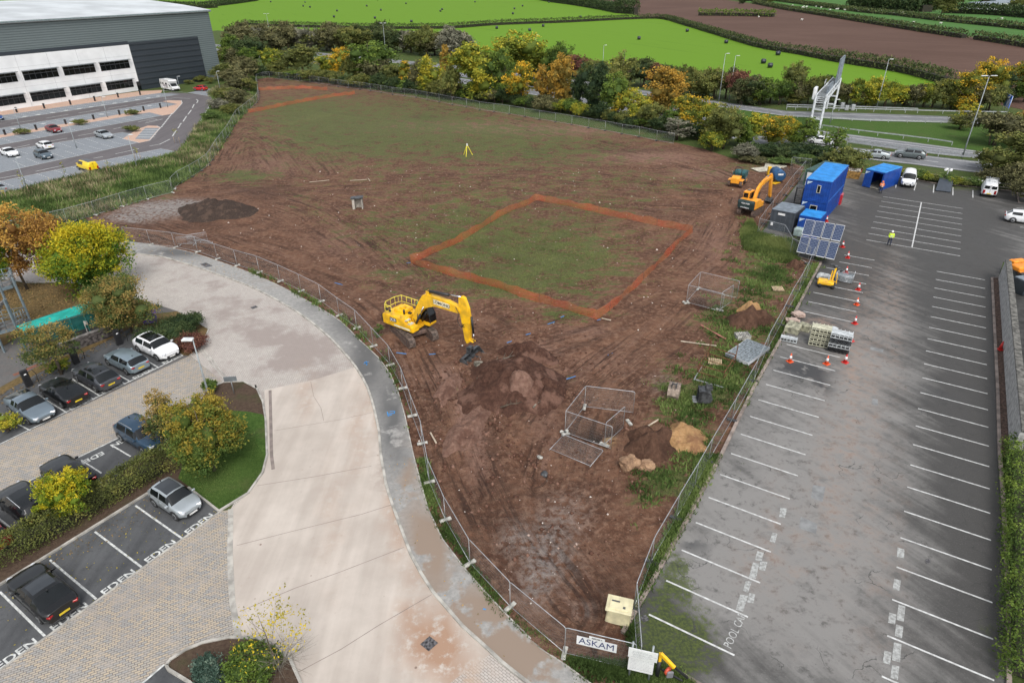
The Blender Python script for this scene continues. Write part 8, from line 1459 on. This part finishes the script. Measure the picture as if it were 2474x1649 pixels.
hedge('D', '1900,138 1960,148 2060,164 2120,178 2178,194', 3.8, 3.4, 'taller hedge between the hay field and the ploughed field', 'hedge', 13, .6, gh, 2)
hedge('D', '1210,-6 1262,4 1320,12 1380,22 1420,30', 6, 6.5, 'thick hedge of small trees at the corner of the ploughed field', 'dark', 9, .9, gh, 3); hedge('D', '1415,30 1462,33', 7, 9, 'clump of dark trees ending the thick hedge', 'dark', 12, .9, gh, 4)
hedge('D', '1602,36 1690,37 1780,39', 5, 4, 'isolated strip of green hedge inside the ploughed field', 'green', 8, .8, gh, 5)
hedge('D', '1730,8 1800,22 1900,38 2060,64 2215,88', 4, 3.2, 'clipped hedge above the ploughed field', 'hedge', 5, .9, gh, 6); hedge('D', '2238,90 2352,108 2500,135', 4, 3.2, 'clipped hedge right of the gap above the ploughed field', 'hedge', 5, .9, gh, 7)
hedge('D', '1780,2 1960,26 2060,36 2160,48 2352,68 2500,88', 6, 3., 'farther hedge crossing the pasture below the lone tree', 'hedge', 4, 1.1, gh, 8)
hedge('D', '1960,15 2060,22 2130,28', 14, 9, 'thick copse of mixed trees at the top right', 'dark', 7, 1.6, gh, 9); hedge('D', '2165,30 2260,33 2352,40 2450,50', 10, 6, 'hedge with gaps in front of the far houses', 'dark', 5, 1.4, gh, 10)
hedge('D', '1700,1 1760,3 1850,-2', 12, 6, 'far hedge at the top edge above the ploughed field', 'dark', 5, 1.5, gh, 11)
hedge('D', '180,2 233,5 300,10 367,15 467,17 590,2', 6, 5, 'hedge behind the warehouse roof', 'dark', 6, 1., gh, 12); hedge('D', '365,12 430,20 500,18', 5, 3.5, 'short hedge behind the right end of the warehouse roof', 'hedge', 6, 1., gh, 13)
hedge('i', '-150,800 150,650 450,478 800,262 1120,95 1270,10', 1.7, 1.35, 'clipped hedge between the two rows of reserved bays', 'olive', 1000, .1, None, 14, name='clipped_hedge')
hedge('l', '1885,-30 1900,300 1912,700 1922,1100 1930,1650', 1.9, 1.3, 'rough green hedge beside the car park at the lower right edge', 'green', 420, .13, None, 15, name='rough_hedge')
lt_ = tree(W('D', 2160, 40), 15, 9, 'tree1', 'olive', 'lone large tree standing in the far hedge at the top right', None)
for i, (x, y, s_) in enumerate(((1705, 4, 8), (1770, 0, 9), (1985, 3, 12), (2040, 2, 14), (2100, 6, 12), (2210, 8, 13), (2260, 6, 13), (2300, 3, 12), (2025, 14, 11), (2330, 22, 10))): tree(W('D', x, y+6), s_, s_*.75, 'tree1', ('dark', 'olive', 'grey', 'dark')[i % 4], '%s tree, %s from the left among the far trees on the skyline side' % (WORD[('dark', 'olive', 'grey', 'dark')[i % 4]], ordn([1, 2, 3, 5, 6, 7, 8, 9, 4, 10][i])), 'far trees at the top right')
# far houses
for i, (x, y, w_, h_, d_, lab) in enumerate(((2252, 26, 26, 6, 14, 'long grey roofed barn among the far trees'), (2289, 20, 13, 7, 9, 'small white gable ended house beyond the far hedge'), (2330, 17, 22, 5, 12, 'low white house with dark shrubs at the far right'))):
    r = empty('far_house', W('D', x, y), .3, lab, 'house', 'far houses'); m = MB(); m.box((0, 0, h_*.3), (w_, d_, h_*.6)); m.build('walls', K['white'], r); m = MB(); m.prism([(-d_/2-.4, h_*.6), (d_/2+.4, h_*.6), (0, h_*1.1)], -w_/2, w_/2, Matrix.Rotation(math.pi/2, 4, 'Z')); m.build('roof', K['slater'], r); m = MB(); [m.box((x_, -d_/2-.02, h_*.32), (1.2, .05, 1.3)) for x_ in (-w_*.25, w_*.25)]; m.build('windows', K['glass'], r)
# ---- bales and sheep
bm = MB(); bm.tube([(-.66, 0, .62), (-.62, 0, .62), (-.5, 0, .62), (.5, 0, .62), (.62, 0, .62), (.66, 0, .62)], [.3, .52, .66, .66, .52, .3], 20); bme = bm.mesh('wrapped_bale'); bme.materials.append(pm('black_wrap', (.02, .026, .034), .35))
BL = [('b', x, y) for x, y in ((155, 15), (392, 18), (379, 44), (425, 52), (612, 78), (591, 120), (816, 44), (914, 73), (873, 128), (1087, 27), (1336, 68), (1324, 80), (1562, 16), (1124, 153), (890, 2), (1712, 198), (1501, 244))]+[('c', x, y) for x, y in ((360, 18), (178, 44), (122, 63), (112, 98), (320, 184), (227, 214), (980, 272), (1312, 218), (1580, 298), (577, 122))]+[('d', x, y) for x, y in ((225, 380), (125, 436), (171, 465))]+[('a', 1190, 44)]
bo = []
for i, (t, x, y) in enumerate(BL): o = link(bpy.data.objects.new('wrapped_bale', bme)); o.location = W(t, x, y-2 if 0 else y+2); o.rotation_euler = (0, 0, -.3+(i*37 % 10)*.05); o.scale = (1.2,)*3; bo.append(o)
for i, o in enumerate(sorted(bo, key=lambda q: q.location.x/q.location.y)): tag(o, 'black wrapped hay bale on the green field, %s from the left' % ordn(i+1), 'bale', 'wrapped hay bales')
smb = MB(); smb.tube([(-.55, 0, .6), (-.4, 0, .62), (0, 0, .65), (.4, 0, .62), (.55, 0, .66)], [.15, .3, .34, .3, .14], 10); smb.tube([(.5, 0, .75), (.75, 0, .85), (.95, 0, .75)], [.14, .13, .07], 8); [smb.tube([(x, y, .5), (x, y, .02)], [.07, .04], 6) for x in (-.35, .35) for y in (-.14, .14)]; smb.tube([(-.55, 0, .65), (-.62, 0, .45)], [.05, .03], 5); sme = smb.mesh('sheep'); sme.materials.append(pm('fleece', (.7, .68, .62), .9))
rs = random.Random(11); sp_ = []
for i in range(46):
    x = rs.uniform(240, 1100) if i < 38 else rs.uniform(20, 1900); y = 45+(x-240)*.055+rs.uniform(-8, 14) if i < 38 else rs.uniform(60, 120)+x*.07
    if i > 41: x, y = rs.uniform(1000, 1900), rs.uniform(150, 240)*.6+x*.03
    o = link(bpy.data.objects.new('sheep', sme)); o.location = W('d', x, y); o.rotation_euler = (0, 0, rs.uniform(0, 6.28)); o.scale = (1.3,)*3; sp_.append(o)
for i, o in enumerate(sorted(sp_, key=lambda q: q.location.x/q.location.y)): tag(o, 'white sheep grazing in the far pasture, %s from the left' % ordn(i+1), 'sheep', 'sheep in the far pasture')
# ---- ground cover (stuff nobody could count)
def tufts(name, poly, n, hmin, hmax, mat, seed, dens=None, blades=5, wdt=.05, spread=.14, zf=None, lean=.5):
    rs_ = np.random.RandomState(seed); xs = [p.x for p in poly]; ys = [p.y for p in poly]; X = rs_.uniform(min(xs), max(xs), n); Y = rs_.uniform(min(ys), max(ys), n); k = inpoly(X, Y, [(p.x, p.y) for p in poly]); X, Y = X[k], Y[k]
    if dens is not None: d = dens(X, Y); k = rs_.uniform(0, 1, len(X)) < d; X, Y = X[k], Y[k]
    Zb = zf(X, Y) if zf else np.zeros(len(X)); m_ = len(X); X = np.repeat(X, blades)+rs_.normal(size=m_*blades)*spread; Y = np.repeat(Y, blades)+rs_.normal(size=m_*blades)*spread; Zb = np.repeat(Zb, blades)
    cl = np.clip(.5+.35*np.sin(X*.8+np.cos(Y*.7)*2)+rs_.normal(size=len(X))*.2, 0, 1); h = rs_.uniform(hmin, hmax, len(X)); a = rs_.uniform(0, 6.28, len(X)); b = rs_.uniform(0, 6.28, len(X)); w_ = wdt*rs_.uniform(.6, 1.4, len(X))
    p0 = np.column_stack([X-np.cos(a)*w_, Y-np.sin(a)*w_, Zb-.02]); p1 = np.column_stack([X+np.cos(a)*w_, Y+np.sin(a)*w_, Zb-.02]); p2 = np.column_stack([X+np.cos(b)*h*lean, Y+np.sin(b)*h*lean, Zb+h]); v = np.stack([p0, p1, p2], 1).reshape(-1, 3)
    o = mobj(name, fast(name, v, np.arange(len(v)).reshape(-1, 3), {'tint': ('POINT', np.repeat(cl, 3))}), LM[mat]); o['kind'] = 'stuff'; return o
def sd(x, y):
    g = fG(x, y)*1.; n_ = np.array([noise.fractal(Vector((a*.35, b*.6, 3.)), 1., 2., 4) for a, b in zip(x, y)]); near = inpoly(x, y, [(p.x, p.y) for p in P('D', '300,400 2000,330 2000,1600 900,1600 600,800')]); return np.clip((g*1.15-.42+n_*.75), 0, 1)*np.where(near, 1, .4)
tufts('field_grass', P('D', '620,420 1700,400 1800,620 1700,1200 1100,1000 800,640'), 90000, .05, .15, 'fgrass', 5, sd, 4, .03, .2, zsite, .9)
tufts('weeds', P('D', '1460,1220 1440,1060 1500,900 1600,700 1700,480 1900,520 1900,640 1640,1000'), 42000, .1, .34, 'weed', 6, lambda x, y: np.clip(blobs([g for g in GRASS if g[4] >= 1.0 and g[0] > 1400])(x, y)*1.1-.3+.5*np.sin(x*1.3+y)*np.sin(y*1.1), 0, 1), 7, .06, .16, zsite)
BANK = P('a', '1440,640 1560,560 1740,480 1755,700 1610,870 1500,1040 1370,1190 1200,1285 1015,1370 660,1480 300,1590 -300,1750 -500,1500 0,1345 400,1245 1000,1105 1235,1055 1310,950 1480,700')
tufts('bank_weeds', BANK, 42000, .25, .75, 'weed', 7, None, 6, .08, .35); tufts('dry_weeds', BANK, 34000, .35, .95, 'dry', 8, lambda x, y: np.clip(.25+.8*np.sin(x*.22+1)*np.sin(y*.17), 0, 1), 5, .06, .4)
V1 = P('k', '560,1568 480,1440 300,1320 0,1090')+P('j', '1500,780 1340,570 1240,360 1190,190 1150,20 1230,20 1300,280 1400,500 1560,760')+P('k', '95,1060 470,1380 960,1490 1150,1560'); tufts('verge_grass_blades', V1, 26000, .08, .26, 'weed', 9, lambda x, y: np.where(np.sin(y*1.7)+np.sin(x*2.1) > -.6, .9, .25), 5, .035, .08)
V2 = P('f', '1100,1440 1030,1130 900,900 640,650 250,420 0,310 0,280 250,380 640,600 770,690 1000,950 1130,1300'); tufts('verge_weeds', V2, 9000, .12, .5, 'weed', 10, lambda x, y: np.where(np.sin(y*.9)+np.sin(x*1.1) > -.2, .8, .2), 6, .05, .14)
V3 = P('k', '880,1220 1000,1010 1160,720 1340,400 1550,0 1400,0 1230,430 1060,740 950,1060 960,1300 930,1480 1100,1560')+P('k', '1050,1500 920,1330'); tufts('verge_weeds', V3, 16000, .1, .35, 'weed', 11, None, 6, .05, .1)
V4 = P('h', '0,1240 60,1110 240,790 400,480 520,245 440,250 300,560 130,900 0,1110'); tufts('verge_weeds', V4, 9000, .1, .35, 'weed', 12, None, 6, .05, .1)
V5 = P('i', '1618,318 1510,372 1400,288 1240,160 1290,0')+P('e', '1500,1260 1640,1265')+P('j', '110,10 90,120 0,250'); tufts('lawn_grass', V5, 40000, .04, .12, 'weed', 13, None, 4, .025, .05)
V6 = P('n', '650,1040 980,1120 1100,1310 1180,1400 950,1420 700,1300 450,1250 400,1000 520,850'); tufts('weeds', V6, 9000, .15, .5, 'fgrass', 14, None, 7, .05, .16)
V7 = P('r', '1130,900 1480,1100 1900,1136 1820,890 1650,1080 1130,1060'); tufts('weeds', P('k', '480,1400 900,1568 1400,1620 1220,1480 1000,1440 700,1430'), 9000, .08, .3, 'weed', 15, None, 5, .04, .1)
def litter(name, poly, n, size, mat, seed, dens=None, z=.03, flat=.8):
    rs_ = np.random.RandomState(seed); xs = [p.x for p in poly]; ys = [p.y for p in poly]; X = rs_.uniform(min(xs), max(xs), n); Y = rs_.uniform(min(ys), max(ys), n); k = inpoly(X, Y, [(p.x, p.y) for p in poly]); X, Y = X[k], Y[k]
    if dens is not None: k = rs_.uniform(0, 1, len(X)) < dens(X, Y); X, Y = X[k], Y[k]
    v, f = quads(np.column_stack([X, Y, np.full(len(X), z)+rs_.uniform(0, .02, len(X))]), np.full(len(X), size), rs_, flat); v[:, 2] = np.maximum(v[:, 2], z-.005); o = mobj(name, fast(name, v, f, {'tint': ('POINT', np.repeat(rs_.uniform(0, 1, len(X)), 4))}), LM[mat]); o['kind'] = 'stuff'
litter('fallen_leaves', P('e', '0,362 480,384 700,430 1000,520 700,560 200,640 -100,800 -300,500'), 14000, .14, 'litter', 1, None, .05); litter('fallen_leaves', P('e', '0,1150 480,900 900,690 1100,700 1262,880 1200,900 900,740 480,960 0,1230'), 5000, .12, 'litter', 2, None, .03)
litter('fallen_leaves', P('i', '0,890 300,705 1035,250 1300,222 1100,420 300,830 0,1000'), 900, .09, 'litter', 3, None, .02); litter('fallen_leaves', P('i', '0,890 980,240 1500,390 1000,760 0,1480'), 260, .09, 'yellow', 4, None, .02)
litter('fallen_leaves', P('e', '960,182 1300,255 1768,440 1768,320 1400,198 950,108'), 1400, .09, 'rust', 5, None, .065); litter('fallen_leaves', P('j', '900,0 1030,440 1280,950 1771,1440 1771,1090 1500,790 1240,370 1140,0'), 300, .08, 'orange', 6, None, .065)
# stones and clods strewn over the bare earth (stuff)
rs_ = np.random.RandomState(5); n = 9000; X = rs_.uniform(-40, 40, n); Y = rs_.uniform(18, 110, n); k = inpoly(X, Y, _site); X, Y = X[k], Y[k]; gy = blobs(GREYB)(X, Y)+blobs([(1280, 1250, 130, 140, .8), (1180, 870, 100, 90, .8)])(X, Y); k = rs_.uniform(0, 1, len(X)) < np.clip(.25+gy, 0, 1); X, Y, gy = X[k], Y[k], gy[k]; Zs = zsite(X, Y)
base = np.array([(1, 0, 0), (-1, 0, 0), (0, 1, 0), (0, -1, 0), (0, 0, .8), (0, 0, -.5)]); ft_ = np.array([(0, 2, 4), (2, 1, 4), (1, 3, 4), (3, 0, 4), (2, 0, 5), (1, 2, 5), (3, 1, 5), (0, 3, 5)]); s_ = rs_.gamma(2., .018, len(X))+.018; V_ = (base[None]*(s_[:, None, None]*rs_.uniform(.6, 1.3, (len(X), 6, 1)))+np.column_stack([X, Y, Zs+.01])[:, None]).reshape(-1, 3); F_ = (ft_[None]+np.arange(len(X))[:, None, None]*6).reshape(-1, 3)
o = mobj('stones', fast('stones', V_, F_, {'tint': ('POINT', np.repeat(np.clip(rs_.uniform(0, 1, len(X))**1.5+gy*.2, 0, 1), 6))}), leafmat('scattered_stone', (.09, .05, .036), (.2, .13, .1), (.46, .42, .38), 0.)); o['kind'] = 'stuff'
rs_ = np.random.RandomState(9); n = 30000; X = rs_.uniform(-16, 16, n); Y = rs_.uniform(19, 62, n); k = inpoly(X, Y, _site); X, Y = X[k], Y[k]; dd = blobs([(1200, 880, 130, 110, 1.), (1160, 1080, 220, 190, .55), (1500, 1010, 100, 60, .7), (1050, 930, 90, 120, .5)])(X, Y)*np.clip(.5+1.3*np.array([noise.noise(Vector((a*.45, b*.45, 2.))) for a, b in zip(X, Y)]), 0, 1); k = rs_.uniform(0, 1, len(X)) < dd; X, Y = X[k], Y[k]; Zs = zsite(X, Y)
s_ = rs_.gamma(2., .026, len(X))+.03; V_ = (base[None]*(s_[:, None, None]*rs_.uniform(.6, 1.4, (len(X), 6, 1)))+np.column_stack([X, Y, Zs+.01])[:, None]).reshape(-1, 3); F_ = (ft_[None]+np.arange(len(X))[:, None, None]*6).reshape(-1, 3)
o = mobj('clods', fast('clods', V_, F_, {'tint': ('POINT', np.repeat(rs_.uniform(0, 1, len(X)), 6))}), leafmat('soil_clod', (.05, .024, .016), (.09, .045, .031), (.14, .08, .058), 0.)); o['kind'] = 'stuff'
